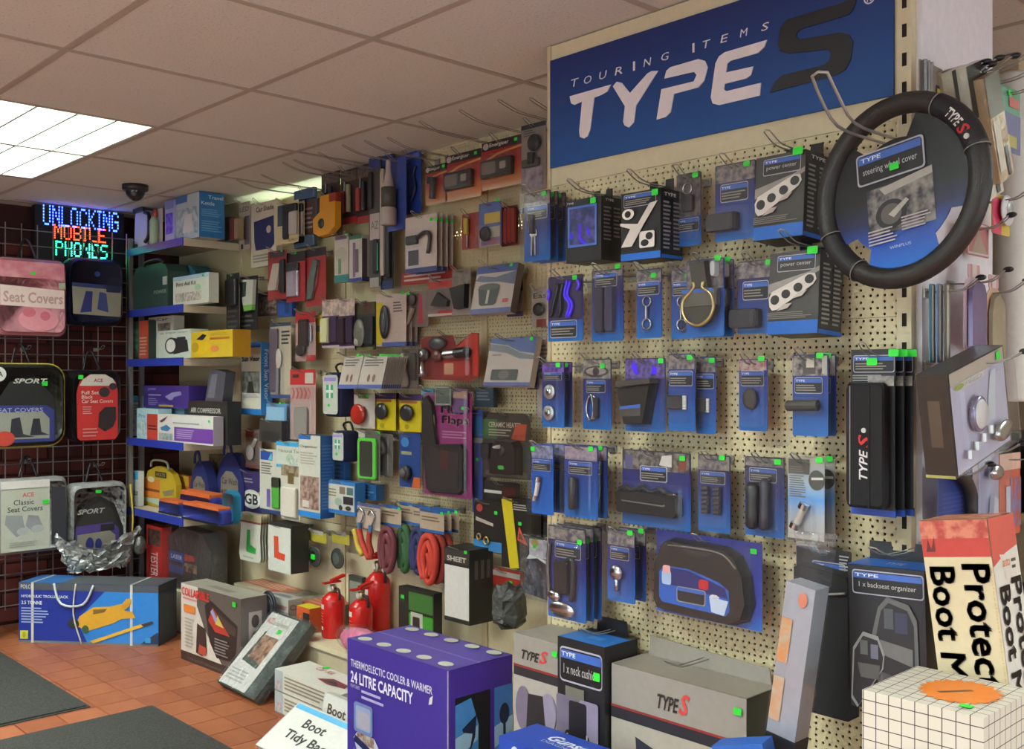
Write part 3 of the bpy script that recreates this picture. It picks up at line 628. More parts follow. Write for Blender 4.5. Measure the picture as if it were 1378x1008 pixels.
# row 3
TS('blister_pack', 'blister pack', 'blister pack with two round silver caps one above the other', (730, 760, 487, 575), .10, lab=(.1, .9, .72, .84), top=.84, pic=('3a2a66', '7a50b0'), P=[('disc', 'silver_cap', .42, .54, .019, .012, SIL), ('disc', 'cap_centre', .42, .54, .009, .016, CHROME), ('disc', 'silver_cap', .38, .22, .019, .012, SIL), ('disc', 'cap_centre', .38, .22, .009, .016, CHROME)], stick=(.76, .95), n=2, gap=.02)
TS('blister_pack', 'blister pack', 'blister pack with a coiled chrome wire, a steering wheel drawn on top', (785, 823, 483, 578), .07, lab=(.14, .82, .52, .70), top=.72, pic=('9a8f86', '6e665f'), D=[('o', .04, .92, .74, .9, '3a3634'), ('o', .12, .84, .77, .88, '9a8f86'), ('o', .36, .6, .76, .88, '3a3634')], stick=(.74, .9), P=[('path', 'chrome_coil', [(.3, .48), (.2, .36), (.2, .22), (.34, .14), (.44, .26), (.4, .42), (.34, .5)], .003, CHROME), ('path', 'chrome_coil', [(.42, .48), (.5, .44), (.5, .3), (.46, .16), (.34, .14)], .003, CHROME), ('box', 'clip', .46, .62, .16, .46, .014, DKG)])
TS('blister_pack', 'blister pack', 'blister pack with a black tapered litter cup', (842, 896, 482, 581), .08, lab=None, top=.72, pic=('3a2e50', '6a58a0'), D=[('p', [(.2, .96), (.3, .9), (.34, .8), (.26, .78), (.16, .88)], '4a18ff'), ('p', [(.7, .9), (.8, .86), (.78, .78), (.66, .78)], '4a18ff')], P=[('poly', 'cup_body', [(-.04, .60), (.84, .66), (.66, .10), (.14, .08)], .05, mat('26221f', .35), .9), ('poly', 'cup_rim', [(-.06, .60), (-.04, .68), (.84, .73), (.86, .66)], .054, mat('4b4540', .3), .96), ('poly', 'title_plate', [(.04, .20), (.06, .34), (.62, .38), (.6, .22)], .052, mat('4a453e', .4)), ('poly', 'title_band', [(.06, .30), (.065, .34), (.61, .38), (.6, .33)], .0525, mat('3a5fae', .4))], shell=(-.02, .96, .05, .76, .055), stick=(.9, .96))
for px, lb in (((900, 936, 476, 580), 'blister pack with a small bristle brush, front one next to the litter cup'), ((937, 964, 480, 584), 'blister pack with a small bristle brush half hidden behind another')):
    TS('blister_pack', 'blister pack', lb, px, .08 if px[0] < 930 else .05, lab=(.04, .92, .58, .78), top=.8, bodymat=G_TS2, stick=(.84, .95), P=[('box', 'brush_back', .0, .6, .28, .46, .016, DKG)] + [('cyl', 'bristle', .6, .29 + .026 * i, .72, .29 + .026 * i, .0022, WHT) for i in range(7)], shell=(.0, .9, .1, .55, .03))
TS('blister_pack', 'blister pack', 'blister pack with one dark oval grommet', (995, 1033, 483, 580), .06, lab=(.08, .9, .62, .84), top=.84, bodymat=G_TS2, pic=('a89a94', '8a5050'), P=[('ell', 'grommet', .2, .72, .30, .60, .02, mat('3a342f', .6))], stick=(.82, 1.0))
TS('blister_pack', 'blister pack', 'blister pack with a braided black handle lying across', (1067, 1115, 477, 587), .09, n=2, gap=.03, lab=(.08, .86, .52, .72), top=.74, bodymat=G_TS2, pic=('30282c', '9a928c'), D=[('r', .3, .66, .76, .98, '4a453f'), ('r', .4, .62, .84, .95, 'c0b8ac'), ('r', .84, .98, .76, .98, 'a9a29a')], P=[('cyl', 'handle', -.04, .37, .82, .38, .011, mat('3b3833', .6)), ('path', 'braid', [(-.02, .40), (.2, .34), (.4, .41), (.6, .34), (.8, .41)], .005, mat('57524a', .6), .02)], shell=(-.05, .9, .26, .48, .035), stick=(.8, .985))
# seat belt pads: header card, black pads hanging under it
o = I('belt_pad_pack', 'pad pack', 'hanging pack of black seat belt pads with red and white logo', 'S', (1146, 1206, 470, 694), .075, d=0, bodymat=mat('1b1a1d', .5), outline=[(0, .0), (1, .0), (1, .05), (.98, .05), (.98, .80), (1, .82), (1, 1), (0, 1), (0, .82), (.02, .8), (.02, .05), (0, .05)],
  D=[('r', 0, 1, 0, .04, '1d46a6'), ('r', 0, 1, .8, 1, '232126'), ('L', .06, .98, .86, .965, None, '15141a'), ('l', .05, .95, .79, .85, 4, '8c8a8c'), ('i', .4, .98, .78, .84, '6a6662', 'a8a29c', 40.), ('s', .5, .925, .022, .014), ('s', .98, .975, .02, .014)], n=3, gap=.024, dx=.007, group='seat belt pad packs')
w, h, c, z = frame_of('S', (1146, 1206, 470, 694), .075)
for ch in (o, ): pass
mk('pad', loft(rrect(-w * .46, w * .38, .05 * h, .80 * h, .01, 3), [(.98, -.005), (1, -.014), (1, -.026), (.95, -.032)]), BCLOTH, o)
mk('pad_piping', box(-w * .36, -w * .345, -.0335, -.031, .07 * h, .78 * h), mat('8a8a8a', .5), o)
mk('pad_flap', box(w * .05, w * .10, -.034, -.031, .06 * h, .79 * h), BCLOTH, o)
for s, u0, u1, v0, v1, col in (('TYPE', -.14, .06, .22, .40, 'd8d6d6'), ('S', -.16, .10, .41, .49, 'c01c20')):
    tv, fc = text2d(s, 1.5, .25); mk('logo_letters', ([(w * (u1 - b * (u1 - u0)), -.0335, h * (v0 + a * (v1 - v0))) for a, b in tv], fc), mat(col, .5), o)
mk('logo_dot', prism(ell(-w * .04, h * .515, .005, .005, 12), -.031, -.0335), mat('c8c6c4', .5), o)
# row 4
FUSE = [('cyl', 'fuse_glass', .30, .24, .44, .50, .006, mat('c8c4bc', .15)), ('cyl', 'fuse_cap', .28, .20, .31, .27, .008, CHROME), ('cyl', 'fuse_cap', .43, .47, .46, .54, .008, CHROME)]
TS('blister_pack', 'blister pack', 'plain blue blister pack with one small silver fuse', (716, 745, 598, 692), .11, lab=(.05, .9, .62, .78), top=.80, pic=('565a78', '8c8ca0'), n=2, gap=.05, bodymat=grad((0, '1c5fb6'), (1, '1c3f9a')), P=FUSE, stick=(.1, .93))
TS('blister_pack', 'blister pack', 'blister pack with a slim black torch stick', (760, 805, 600, 697), .12, n=2, gap=.035, lab=(.14, .84, .60, .78), top=.80, pic=('7a6a80', '9a8a90'), bodymat=G_TS2, P=[('lat', 'torch', .38, .12, .58, [(.008, 0), (.011, .05), (.011, .8), (.009, .92), (.007, 1)], mat('35302f', .35))], stick=(.82, .97))
TS('blister_pack', 'blister pack', 'wide blister pack with a long black sunglasses case', (838, 930, 607, 710), .07, lab=(.28, .68, .60, .80), top=.74, pic=('3c3632', '7a726c'), D=[('r', .05, .16, .76, .93, '56527a'), ('p', [(.82, .78), (.94, .78), (.95, .92), (.86, .9)], '7c3a2c'), ('p', [(.56, .82), (.74, .80), (.74, .96), (.6, .94)], 'c0bab4')], P=[('box', 'case', -.02, .90, .16, .46, .04, mat('211e1e', .35), .95, .012), ('path', 'case_ridge', [(0, .47), (.1, .5), (.2, .46), (.34, .52), (.46, .46), (.6, .51), (.7, .46), (.85, .45)], .006, mat('2d2a2c', .3)), ('path', 'case_seam', [(.1, .33), (.4, .32), (.7, .31), (.72, .33)], .0018, mat('6a645e', .4), .042), ('path', 'case_glint', [(.76, .46), (.88, .47)], .0015, CHROME, .042)], shell=(-.02, .98, .03, .60, .05), stick=(.9, .93))
TS('blister_pack', 'blister pack', 'blister pack holding ten small black studs in two columns', (940, 983, 612, 716), .06, lab=(.08, .86, .62, .78), top=.80, bodymat=G_TS, P=[('cyl', 'stud', .2 + .36 * (i % 2), .26 + .06 * (i // 2), .40 + .36 * (i % 2), .265 + .06 * (i // 2), .0052, mat('5a565c', .3, .6)) for i in range(12)], stick=(.78, .97))
TS('blister_pack', 'blister pack', 'blister pack with two dark gripping tools side by side', (1003, 1056, 615, 722), .06, lab=(.12, .82, .68, .86), top=.88, P=[('lat', 'tool', .34, .1, .68, [(.008, 0), (.015, .06), (.016, .3), (.013, .6), (.017, .9), (.01, 1)], DKG), ('lat', 'tool', .62, .1, .74, [(.008, 0), (.013, .05), (.012, .3), (.010, .6), (.012, .9), (.006, 1)], mat('383540', .4)), ('ell', 'jaw', .5, .72, .1, .2, .03, CHROME)], stick=(.86, .95))
TS('blister_pack', 'blister pack', 'grey card blister pack with one big silver fuse', (1061, 1110, 616, 729), .09, n=2, gap=.04, lab=None, top=.985, bodymat=grad((0, 'b3a99c'), (.3, 'a8b0b8'), (.5, '5f9ad8'), (.7, '9fb0c0'), (1, 'a49a8e')), D=[('r', .02, .6, .8, .98, '4a443e'), ('l', .05, .5, .52, .9, 14, '6a645c'), ('o', .58, 1.02, .62, .86, '4a4a42'), ('p', [(.66, .77), (.98, .78), (.98, .75), (.66, .74)], 'd0ccc4'), ('r', 0, 1, 0, .03, '55504a')], P=[('cyl', 'fuse_glass', .3, .2, .52, .42, .007, mat('c0b8ac', .15)), ('cyl', 'fuse_cap', .26, .16, .32, .22, .0105, CHROME), ('cyl', 'fuse_cap', .5, .40, .56, .46, .0105, CHROME)], shell=(.1, .8, .1, .55, .03), stick=(.88, .985))
# row 5
TS('blister_pack', 'blister pack', 'blister pack with a chrome and black multi tool', (738, 789, 709, 834), .13, n=3, gap=.028, lab=(.2, .88, .66, .84), top=.85, P=[('box', 'multi_tool_body', .26, .62, .28, .64, .025, mat('2c2a2a', .35)), ('ell', 'chrome_jaw', .1, .8, .02, .2, .03, CHROME), ('ell', 'chrome_bolt', .06, .4, .18, .30, .025, CHROME), ('path', 'tool_handle', [(.5, .62), (.72, .66), (.74, .4), (.7, .22)], .007, DKG), ('path', 'tool_handle', [(.1, .8), (.06, .6), (.08, .4), (.1, .25)], .005, mat('6f6b68', .3, .7))], stick=(.86, .86))
TS('blister_pack', 'blister pack', 'blister pack with a round chrome gear knob', (818, 855, 713, 810), .12, n=2, gap=.04, lab=(.12, .8, .58, .76), top=.78, P=[('ell', 'knob_ball', .22, .66, .30, .52, .03, CHROME), ('lat', 'knob_stem', .44, .16, .34, [(.006, 0), (.004, .4), (.006, 1)], CHROME)], stick=(.86, .98))
TS('blister_pack', 'blister pack', 'large blister pack with a black zip organiser case', (884, 1026, 722, 836), .07, lab=None, top=.985, pic=('2a2a72', '30307c'), bodymat=grad((0, '2566b8'), (.2, '2b3f98'), (1, '2a2a78')), stick=(.93, .90), shell=(.0, .95, .04, .95, .06),
   P=[('poly', 'case', [(.02, .16), (.06, .06), (.14, .04), (.78, .02), (.9, .1), (.95, .3), (.92, .62), (.84, .84), (.72, .92), (.2, .94), (.1, .88), (.03, .62)], .05, mat('2a2421', .45), .93), ('poly', 'blue_window', [(.1, .22), (.13, .16), (.76, .13), (.8, .2), (.79, .44), (.7, .52), (.4, .62), (.16, .62), (.1, .54)], .0515, mat('2a58ac', .4)), ('poly', 'window_dark', [(.12, .4), (.78, .34), (.76, .46), (.4, .6), (.16, .6)], .0525, mat('2b2d66', .4)), ('box', 'bottle', .14, .24, .38, .56, .0535, mat('9fb4d0', .3)), ('box', 'bottle_cap', .15, .23, .52, .62, .054, mat('d89a98', .4)), ('poly', 'paper_cup', [(.62, .16), (.74, .14), (.78, .32), (.6, .34)], .054, mat('b8c4d8', .4)), ('ell', 'crumpled_paper', .56, .74, .28, .4, .056, mat('c9c5c4', .5)), ('box', 'red_label', .5, .6, .4, .52, .0545, mat('b02830', .4)), ('box', 'title_plate', .28, .58, .2, .40, .054, mat('8f8d94', .4)), ('box', 'title_face', .29, .57, .215, .385, .0546, mat('2d2a2c', .4)), ('box', 'title_band', .29, .57, .34, .385, .055, mat('3a5fae', .4)), ('path', 'zip', [(.2, .86), (.5, .87), (.72, .84), (.84, .7)], .0022, mat('6e675f', .4), .05), ('poly', 'case_handle', [(.34, .84), (.62, .84), (.56, .78), (.4, .78)], .053, mat('3a3430', .4))])
# ---- steering wheel cover with its printed disc
ctr = onY(1209, 257, Y_S - .15)
sw = thing('steering_wheel_cover', 'black leather steering wheel cover around a printed disc with blue lower edge', 'wheel cover', ctr, (R_(-3), 0, R_(-10)))
Rm, rm = .162, .0198
mk('cover_ring', torus(Rm, rm, 64, 14), mat('262220', .5, 0, 'leather'), sw, True)
mk('grip_section', torus(Rm, rm + .0015, 14, 14, a0=R_(18), a1=R_(62)), mat('16151a', .6, 0, 'cloth'), sw, True)
mk('grip_section', torus(Rm, rm + .0015, 14, 14, a0=R_(205), a1=R_(240)), mat('1d1b1d', .6, 0, 'cloth'), sw, True)
for a in (18, 62, 205, 240): mk('stitched_seam', torus(rm + .0022, .0012, 20, 5, 'y', 0, 0, 0), mat('7a756e', .6), sw, True).matrix_local = Matrix.Rotation(-R_(a), 4, 'Y') @ Matrix.Translation((Rm, 0, 0)) @ Matrix.Rotation(R_(90), 4, 'X')
disc = []
for i in range(72):
    a = 360 * i / 72; r = .148
    if 74 < a < 126 or 212 < a < 240 or 300 < a < 335: r = .100 if 74 < a < 126 else .117
    disc.append((r * math.cos(R_(a)), r * math.sin(R_(a))))
dk = mk('display_card', prism(disc, .002, -.001), grad((0, '1f6cc8'), (.18, '2450ae'), (.36, '1c1d48'), (.5, '15141a'), (1, '141318')), sw)
wd = .28
dk.rotation_euler.y = R_(-7)
def on_disc(D):
    e = thing  # decals sit on the display card, centred coordinates
    before = set(COL.objects)
    decals(dk, D, 'F', wd, .001, wd)
    for ob in set(COL.objects) - before: ob.location = (0, 0, -wd / 2)
on_disc([('i', .26, .76, .24, .56, '2a2630', '8a8480', 38.), ('p', [(.36, .55), (.76, .6), (.76, .55), (.4, .50)], 'a09a94'), ('o', .32, .56, .26, .46, '1b1a20'), ('o', .36, .52, .29, .43, '56524f'), ('p', [(.42, .36), (.56, .44), (.58, .42), (.46, .33)], 'a7a29c'), ('L', .20, .72, .60, .82, 'steering wheel cover', '15141a'), ('l', .26, .48, .17, .28, 5, 'b0aab0'), ('l', .52, .74, .22, .32, 5, 'b0aab0'), ('t', .42, .58, .12, .14, 'WINPLUS', 'b8c4e0'), ('s', .5, .665, .02, .013)])
for s, a0, a1, col in (('TYPE', 48, 35, 'd8d4d4'), ('S', 34, 28, 'c01c22')):
    tv, fc = text2d(s, 2, .2); V = []
    for u, v in tv:
        a = R_(a0 + (a1 - a0) * u); r = Rm - .009 + (v if s == 'TYPE' else 1.25 * v - .12) * .018; V.append((r * math.cos(a), -rm - .0022 + (r - Rm) ** 2 * 18, r * math.sin(a)))
    mk('logo_letters', (V, fc), mat(col, .5), sw)
mk('logo_dot', prism(ell(Rm * math.cos(R_(25)), Rm * math.sin(R_(25)), .005, .005, 12), -rm - .001, -rm - .003), mat('c8c4c2', .5), sw)
wh = hook('S', -.916, 1.716, .33, 'heavy chrome wire hook holding up the steering wheel cover', tip=.04, group=None)
wh.location.y -= .004
for ch in wh.children:
    ch.scale = (2.2, 1, 1.8)
# empty-looking hooks of the bay, tips showing
for px, py in ((787, 470), (1040, 505), (975, 455), (1055, 465)):
    pass
# ================================================================== goods on the long pegboard wall
def LW(name, cat, label, px, off, d=0, col='f0f0f0', **k):
    k.setdefault('group', 'goods hung along the beige pegboard'); return I(name, cat, label, 'L', px, off, d, col, **k)
BLS = mat('2a2a2c', .4); GRY = mat('7c7a78', .4); RED = mat('b0262a', .45); YEL = mat('c9b31c', .5); NAVY = mat('1c2148', .8, 0, 'cloth'); AMB = mat('c98a16', .4)
# bare hooks along the top, tips towards the aisle
for tx, ty in ((321, 240), (354, 233), (383, 217), (398, 213), (430, 203), (463, 193), (493, 187), (524, 183), (567, 161), (621, 146), (673, 132), (716, 130)):
    p = onY(tx, ty, Y_L - .34); hook('L', p.x, min(p.z, CEIL - .008) - .03, .335, tip=.022)
# top row
LW('flat_pack', 'pack', 'pale narrow pack with grey device at the shelf end of the pegboard', (322, 337, 272, 336), .05, col='b8a89a', D=[('r', .5, .95, .1, .7, '6c6468'), ('t', .1, .9, .8, .9, 'LED', '4a4448'), ('r', .2, .4, .02, .12, '2a2628')])
LW('hanging_carton', 'carton', 'cream carton with a dark blue shirt shaped picture hung at the shelf end', (338, 372, 272, 358), .07, .03, 'c8bca8', D=[('t', .2, .9, .86, .94, 'Car Shade', '4c4640', 1), ('p', [(.12, .72), (.9, .76), (.92, .32), (.8, .26), (.2, .26), (.14, .4)], '2b2e5c'), ('o', .62, .8, .5, .62, 'b8a89a'), ('l', .1, .9, .06, .2, 3, '8a8278')])
LW('tool_pack', 'pack', 'cream carded pack with a black wrench shaped clamp', (371, 402, 272, 328), .09, col='cdb98e', D=[('r', .1, .5, .45, .95, '3c4a58'), ('s', .4, .95), ('t', .6, .95, .04, .1, 'EURO', '6a5c44')], P=[('box', 'clamp_bar', .42, .62, .1, .9, .02, BLS), ('box', 'clamp_head', .42, 1.0, .74, .92, .024, BLS), ('box', 'clamp_pad', .66, .98, .18, .74, .016, mat('b4a8a0', .5))], n=2, gap=.03)
LW('blue_clip_pack', 'pack', 'slate blue lidded pack hung below the lit top edge of the board', (400, 427, 255, 333), .04, col='4a5868', D=[('r', .1, .9, .22, .8, '5a4440'), ('l', .2, .8, .3, .7, 5, '9a8c82')], P=[('box', 'lid', .0, 1.0, .82, 1.0, .03, mat('4d6484', .5)), ('box', 'foot', .0, 1.0, .0, .2, .03, mat('46566e', .5))])
LW('tape_measure_pack', 'pack', 'amber tape measure with dark round centre', (427, 461, 263, 319), .10, col='2a2422', P=[('poly', 'tape_case', [(.08, .1), (.3, .0), (.7, .02), (.98, .2), (.98, 1), (.36, 1), (.34, .6), (.06, .45)], .05, AMB), ('disc', 'tape_hub', .42, .32, .022, .06, mat('2f3426', .4)), ('box', 'brake', .72, 1.0, .78, 1.0, .052, mat('8a2a18', .5))])
for k, (x0, x1, y0, y1, t) in enumerate(((433, 458, 232, 300, 'dark red carded tool set behind the amber tape measure'), (459, 481, 228, 301, 'dark red carded tool set with red foot strip and screwdriver handles'), (481, 500, 222, 300, 'dark carded pliers set beside the long wiper packs'))):
    LW('tool_card', 'pack', t, (x0, x1, y0, y1), .05, col='3a2826', D=[('r', .02, .98, 0, .12, '9c2c2a'), ('i', .05, .95, .78, .97, '4c403a', '6a5a50', 60.)], P=[('cyl', 'tool_handle', .3, .2, .3, .6, .012, mat('9a3028', .5) if k else BLS), ('cyl', 'tool_handle', .65, .2, .62, .7, .011, BLS if k != 1 else mat('8a8460', .5)), ('cyl', 'tool_shaft', .3, .6, .32, .78, .004, STEEL)])
LW('wiper_pack', 'pack', 'tall clear wiper blade pack with blue header and pale foot', (497, 512, 210, 386), .08, col='4a4644', D=[('r', 0, 1, .9, 1, '37437c'), ('r', .1, .95, .36, .56, 'b0a09c'), ('t', .2, .85, .44, .5, 'AZ', '5a6a58'), ('r', .1, .9, 0, .07, '9c9890')], P=[('box', 'wiper_blade', .1, .42, .6, .88, .016, BLS), ('box', 'wiper_blade', .5, .86, .1, .36, .016, BLS), ('cyl', 'green_edge', .86, .12, .86, .33, .003, mat('3fa080', .4))])
LW('wiper_pack', 'pack', 'tall black wiper blade pack with cream rail, beside the spray bottle', (513, 530, 204, 389), .07, col='1f1d20', D=[('r', 0, 1, .9, 1, '2d3a72'), ('r', .0, .95, 0, .06, '2d3560')], P=[('box', 'cream_rail', .08, .36, .1, .88, .014, mat('b5a898', .5)), ('box', 'wiper_blade', .5, .84, .08, .84, .018, BLS)])
LW('bottle_pack', 'bottle', 'pale spray bottle with tapered neck hung on a blue card', (522, 547, 212, 310), .09, col='3a4a90', r=.003, P=[('lat', 'bottle', .45, .06, .96, [(.030, 0), (.032, .03), (.032, .24), (.027, .27), (.027, .52), (.024, .56), (.012, .8), (.010, .96), (.008, 1)], mat('b0a29a', .5)), ('lat', 'bottle_band', .45, .3, .58, [(.030, 0), (.030, .95), (.024, 1)], mat('4a4440', .5))])
LW('blue_card', 'pack', 'plain royal blue carded pack beside the spray bottle', (541, 567, 205, 288), .04, col='24408e', D=[('r', .1, .9, .9, .97, '5a78c8'), ('i', .1, .7, .3, .8, '2c3c86', '40509a', 40.)], P=[('path', 'cable', [(.6, .2), (.8, .4), (.7, .6), (.8, .75)], .006, mat('1b2448', .5))])
def ener(px, label, two=False):
    LW('battery_light_pack', 'pack', label, px, .09, bodymat=grad((0, 'c0a890'), (.12, 'c4763a'), (.5, 'a02a20'), (1, '8a2420')), D=[('r', 0, 1, .82, 1, '2a2422'), ('o', .03, .18, .84, .98, 'a89c94'), ('t', .2, .68, .86, .96, 'Energizer', 'cfc4bc', 1), ('p', [(0, .6), (.4, .74), (1, .8), (1, .76), (.4, .69), (0, .54)], 'd08a48'), ('s', .86, .92)],
       P=[('box', 'light_body', .06, .82, .22, .6, .04, mat('2c2826', .35)), ('box', 'light_lens', .12, .5, .28, .54, .044, mat('6c6660', .2)), ('box', 'light_button', .58, .74, .34, .5, .044, mat('8a8078', .3))] if two else [('cyl', 'torch_body', .45, .12, .48, .5, .012, BLS), ('cyl', 'torch_head', .47, .5, .48, .66, .018, BLS)], shell=(.03, .9, .08, .7, .05))
ener((573, 602, 222, 274), 'small red and black torch card, narrowest of the three red light cards')
ener((600, 648, 205, 268), 'red and black light card with a lantern of two windows', True)
ener((649, 703, 187, 252), 'red and black light card with a big black boxed lamp by the banner edge', True)
LW('torch_card', 'pack', 'grey card with a round black lamp head next to the banner edge', (702, 735, 166, 258), .12, col='8c8078', D=[('r', 0, 1, .93, 1, '3a3a40'), ('l', .1, .6, .82, .92, 3, '4a4440'), ('i', .05, .9, .05, .35, '6a5a70', 'a89ca0', 30.)], P=[('disc', 'lamp_head', .62, .7, .028, .03, BLS), ('cyl', 'lamp_grip', .55, .4, .55, .55, .014, BLS), ('box', 'lamp_base', .1, .8, .36, .48, .02, mat('4a4440', .5))], shell=(.05, .95, .05, .9, .04))
# second row
LW('driver_card', 'pack', 'red card with a yellow handled screwdriver', (622, 645, 287, 335), .06, col='8c342e', P=[('cyl', 'driver_handle', .4, .4, .4, .85, .010, mat('b8a03a', .4)), ('cyl', 'driver_tip', .4, .05, .4, .4, .004, STEEL)])
LW('gauge_card', 'pack', 'blue and yellow card with a small dark gauge', (645, 675, 272, 332), .08, col='4a5a92', D=[('r', .25, .95, .52, .76, 'b09438'), ('r', .05, .95, 0, .44, 'a89c8c'), ('i', .1, .95, .04, .2, '6a4a8a', 'a0604a', 30.), ('s', .85, 1.02)], P=[('ell', 'gauge', .12, .62, .12, .46, .03, BLS)], shell=(.02, .96, .02, .5, .035))
LW('strap_pack', 'pack', 'folded dark red strap pack on the pegboard', (675, 697, 277, 331), .06, col='4a1c18', P=[('box', 'strap_fold', .05 + .24 * i, .26 + .24 * i, .06, .94, .02, mat('7c2a22', .8, 0, 'cloth')) for i in range(4)])
LW('white_card_pack', 'pack', 'white card pack with two black brackets, first of a row on one hook', (546, 588, 290, 366), .12, n=4, gap=.026, col='c0b0a6', D=[('r', 0, 1, 0, .08, '3a4478'), ('r', .05, .5, .1, .44, 'b8b4c0'), ('r', .1, .44, .13, .4, '4a4644'), ('s', .84, .9), ('s', 1.0, .88)], P=[('box', 'bracket', .08, .45, .5, .66, .02, BLS), ('path', 'bracket_arm', [(.45, .6), (.7, .68), (.86, .6), (.8, .3)], .008, mat('3c3a38', .4))])
LW('red_label_card', 'pack', 'thin red label card peeping under the white bracket packs', (541, 612, 362, 381), .05, col='93302c', D=[('l', .05, .9, .2, .8, 2, 'b8a49a')])
LW('tube_pack', 'pack', 'white and teal narrow carton with a green foot, left of a pair', (450, 469, 316, 380), .08, .02, 'b8aca0', D=[('r', 0, 1, 0, .16, '3c7a78'), ('o', .1, .9, .4, .74, 'a8a090'), ('r', .3, .5, .18, .5, '6a8a6a'), ('r', .1, .9, .9, .97, '6c5a78'), ('s', .9, .98)], R=[('r', 0, 1, 0, 1, '2d6a56')])
LW('tube_pack', 'pack', 'white narrow carton with violet stripe and blue foot, right of a pair', (470, 487, 317, 379), .09, .05, 'b8b0aa', D=[('r', 0, 1, 0, .08, '3a4a86'), ('r', .3, .5, .1, .85, '7a5a86'), ('r', .5, .75, .2, .7, '6a5c56'), ('r', 0, 1, .92, 1, '2e7a5a')], R=[('r', 0, 1, 0, .1, '2a3560'), ('r', 0, .5, .1, .92, '4c4446')])
LW('knife_pack', 'pack', 'red backed pack with a pale blade scraper', (361, 386, 337, 403), .10, col='8c2c2a', D=[('r', .1, .9, .86, .98, '3a3234'), ('s', .75, .98)], P=[('poly', 'scraper', [(.1, .18), (.55, .18), (.78, .72), (.4, .74)], .02, mat('a89a90', .4)), ('box', 'scraper_grip', .74, .96, .12, .8, .02, BLS)])
LW('lamp_pack', 'pack', 'red backed pack with a bright silver lens', (386, 411, 339, 406), .09, col='962a2c', D=[('r', 0, 1, .8, 1, '2c2426'), ('s', .5, .98)], P=[('box', 'silver_lens', .12, .72, .1, .62, .022, mat('b4aebc', .2, .5)), ('box', 'lens_hood', .1, .74, .62, .78, .024, BLS)])
LW('cutter_pack', 'pack', 'red backed pack with a long dark cutter knife', (412, 439, 334, 412), .08, col='93302f', D=[('r', 0, 1, .86, 1, '2c2426')], P=[('poly', 'cutter_body', [(.16, .1), (.42, .12), (.72, .78), (.5, .82), (.2, .4)], .022, mat('56605c', .35)), ('poly', 'cutter_blade', [(.44, .2), (.56, .3), (.74, .7), (.66, .7)], .018, CHROME)])
LW('black_device_pack', 'pack', 'black pack with a white and green tapered bottle by the shelf end', (323, 347, 372, 444), .12, col='1f1e20', D=[('l', .1, .8, .04, .3, 3, '5a5654')], P=[('poly', 'tapered_bottle', [(.14, .96), (.98, .92), (.9, .36), (.44, .34)], .03, mat('b0b0a4', .4)), ('poly', 'green_base', [(.4, .46), (.92, .46), (.9, .36), (.44, .34)], .0315, mat('6ea04a', .4)), ('poly', 'dark_splash', [(.18, .9), (.6, .9), (.56, .62), (.34, .6)], .0312, mat('2c3a38', .4))])
LW('dark_gadget', 'pack', 'black gadget pack with a green stud beside the aid kit shelf', (305, 322, 368, 447), .16, col='222024', D=[('l', .1, .9, .05, .4, 4, '4c4a4c'), ('s', .4, .97)], P=[('box', 'gadget', .1, .9, .45, .9, .025, BLS)])
LW('small_card', 'pack', 'small dark carded pack with tiny parts under the red scraper', (347, 375, 393, 425), .05, col='4a3c3c', D=[('i', .1, .9, .1, .8, '3a2e2e', '8a7468', 45.)])
LW('blue_tag_pack', 'pack', 'little bright blue clip pack under the red lamp pack', (374, 393, 403, 426), .07, .02, '23488e', D=[('r', .5, .8, .2, .8, '1c3060')])
# third row
LW('long_card', 'pack', 'long white card with a ring spanner and tyre valve tool', (364, 392, 434, 536), .08, col='b3a793', D=[('r', 0, 1, 0, .05, '3a4c7c'), ('l', .55, .95, .7, .9, 4, '2c2a30'), ('r', 0, 1, .95, 1, '3c4452')], P=[('box', 'long_tool', .06, .42, .08, .92, .018, mat('6a5c68', .4)), ('ell', 'bulb_end', .36, .62, .38, .66, .022, mat('c8bcb0', .4)), ('cyl', 'lower_rod', .45, .06, .48, .4, .008, GRY)], shell=(.02, .7, .05, .93, .025))
LW('red_card', 'pack', 'red card with a black pistol grip pump', (398, 425, 420, 486), .07, col='b09088', D=[('r', 0, 1, .78, 1, 'a02c2e'), ('r', .55, 1, 0, .12, 'a83030')], P=[('box', 'pump_body', .3, .7, .3, .85, .03, mat('2d2628', .4)), ('ell', 'pump_nozzle', .1, .6, .1, .36, .03, BLS), ('cyl', 'pump_pin', .85, .4, .85, .72, .005, CHROME)], shell=(.02, .94, .02, .8, .035))
LW('yellow_card', 'pack', 'narrow yellow card with a small black lock', (424, 436, 424, 462), .05, col='b8a21a', P=[('box', 'lock', .5, .95, .4, .62, .02, BLS)])
for px, lb in (((434, 457, 403, 468), 'purple pack with a cream air freshener bottle'), ((457, 478, 402, 469), 'purple pack with a dark freshener bottle, next to the cream one')):
    LW('freshener_pack', 'pack', lb, px, .09, col='4c2f52', D=[('i', 0, 1, .66, 1, 'c8b0a0', '8a7a7a', 40.), ('r', 0, 1, 0, .05, 'a89aa0')], P=[('box', 'bottle', .08, .5, .1, .62, .03, mat('c4bf94', .4) if px[0] < 450 else mat('33202e', .4)), ('box', 'bottle_back', .55, .96, .1, .64, .02, mat('33203a', .5))], n=1)
LW('mouse_pack', 'pack', 'dark green pack with a grey mouse shaped horn', (478, 506, 407, 471), .08, col='2c2e28', D=[('i', .05, .95, .75, .98, '5a2c28', '3c4a34', 40.), ('r', .1, .9, .0, .06, '6c6a40')], P=[('ell', 'horn_shell', .08, .62, .06, .66, .04, mat('6d6c62', .35)), ('ell', 'horn_glint', .12, .4, .08, .28, .042, mat('a8a498', .3)), ('box', 'horn_back', .55, .95, .1, .7, .02, BLS)])
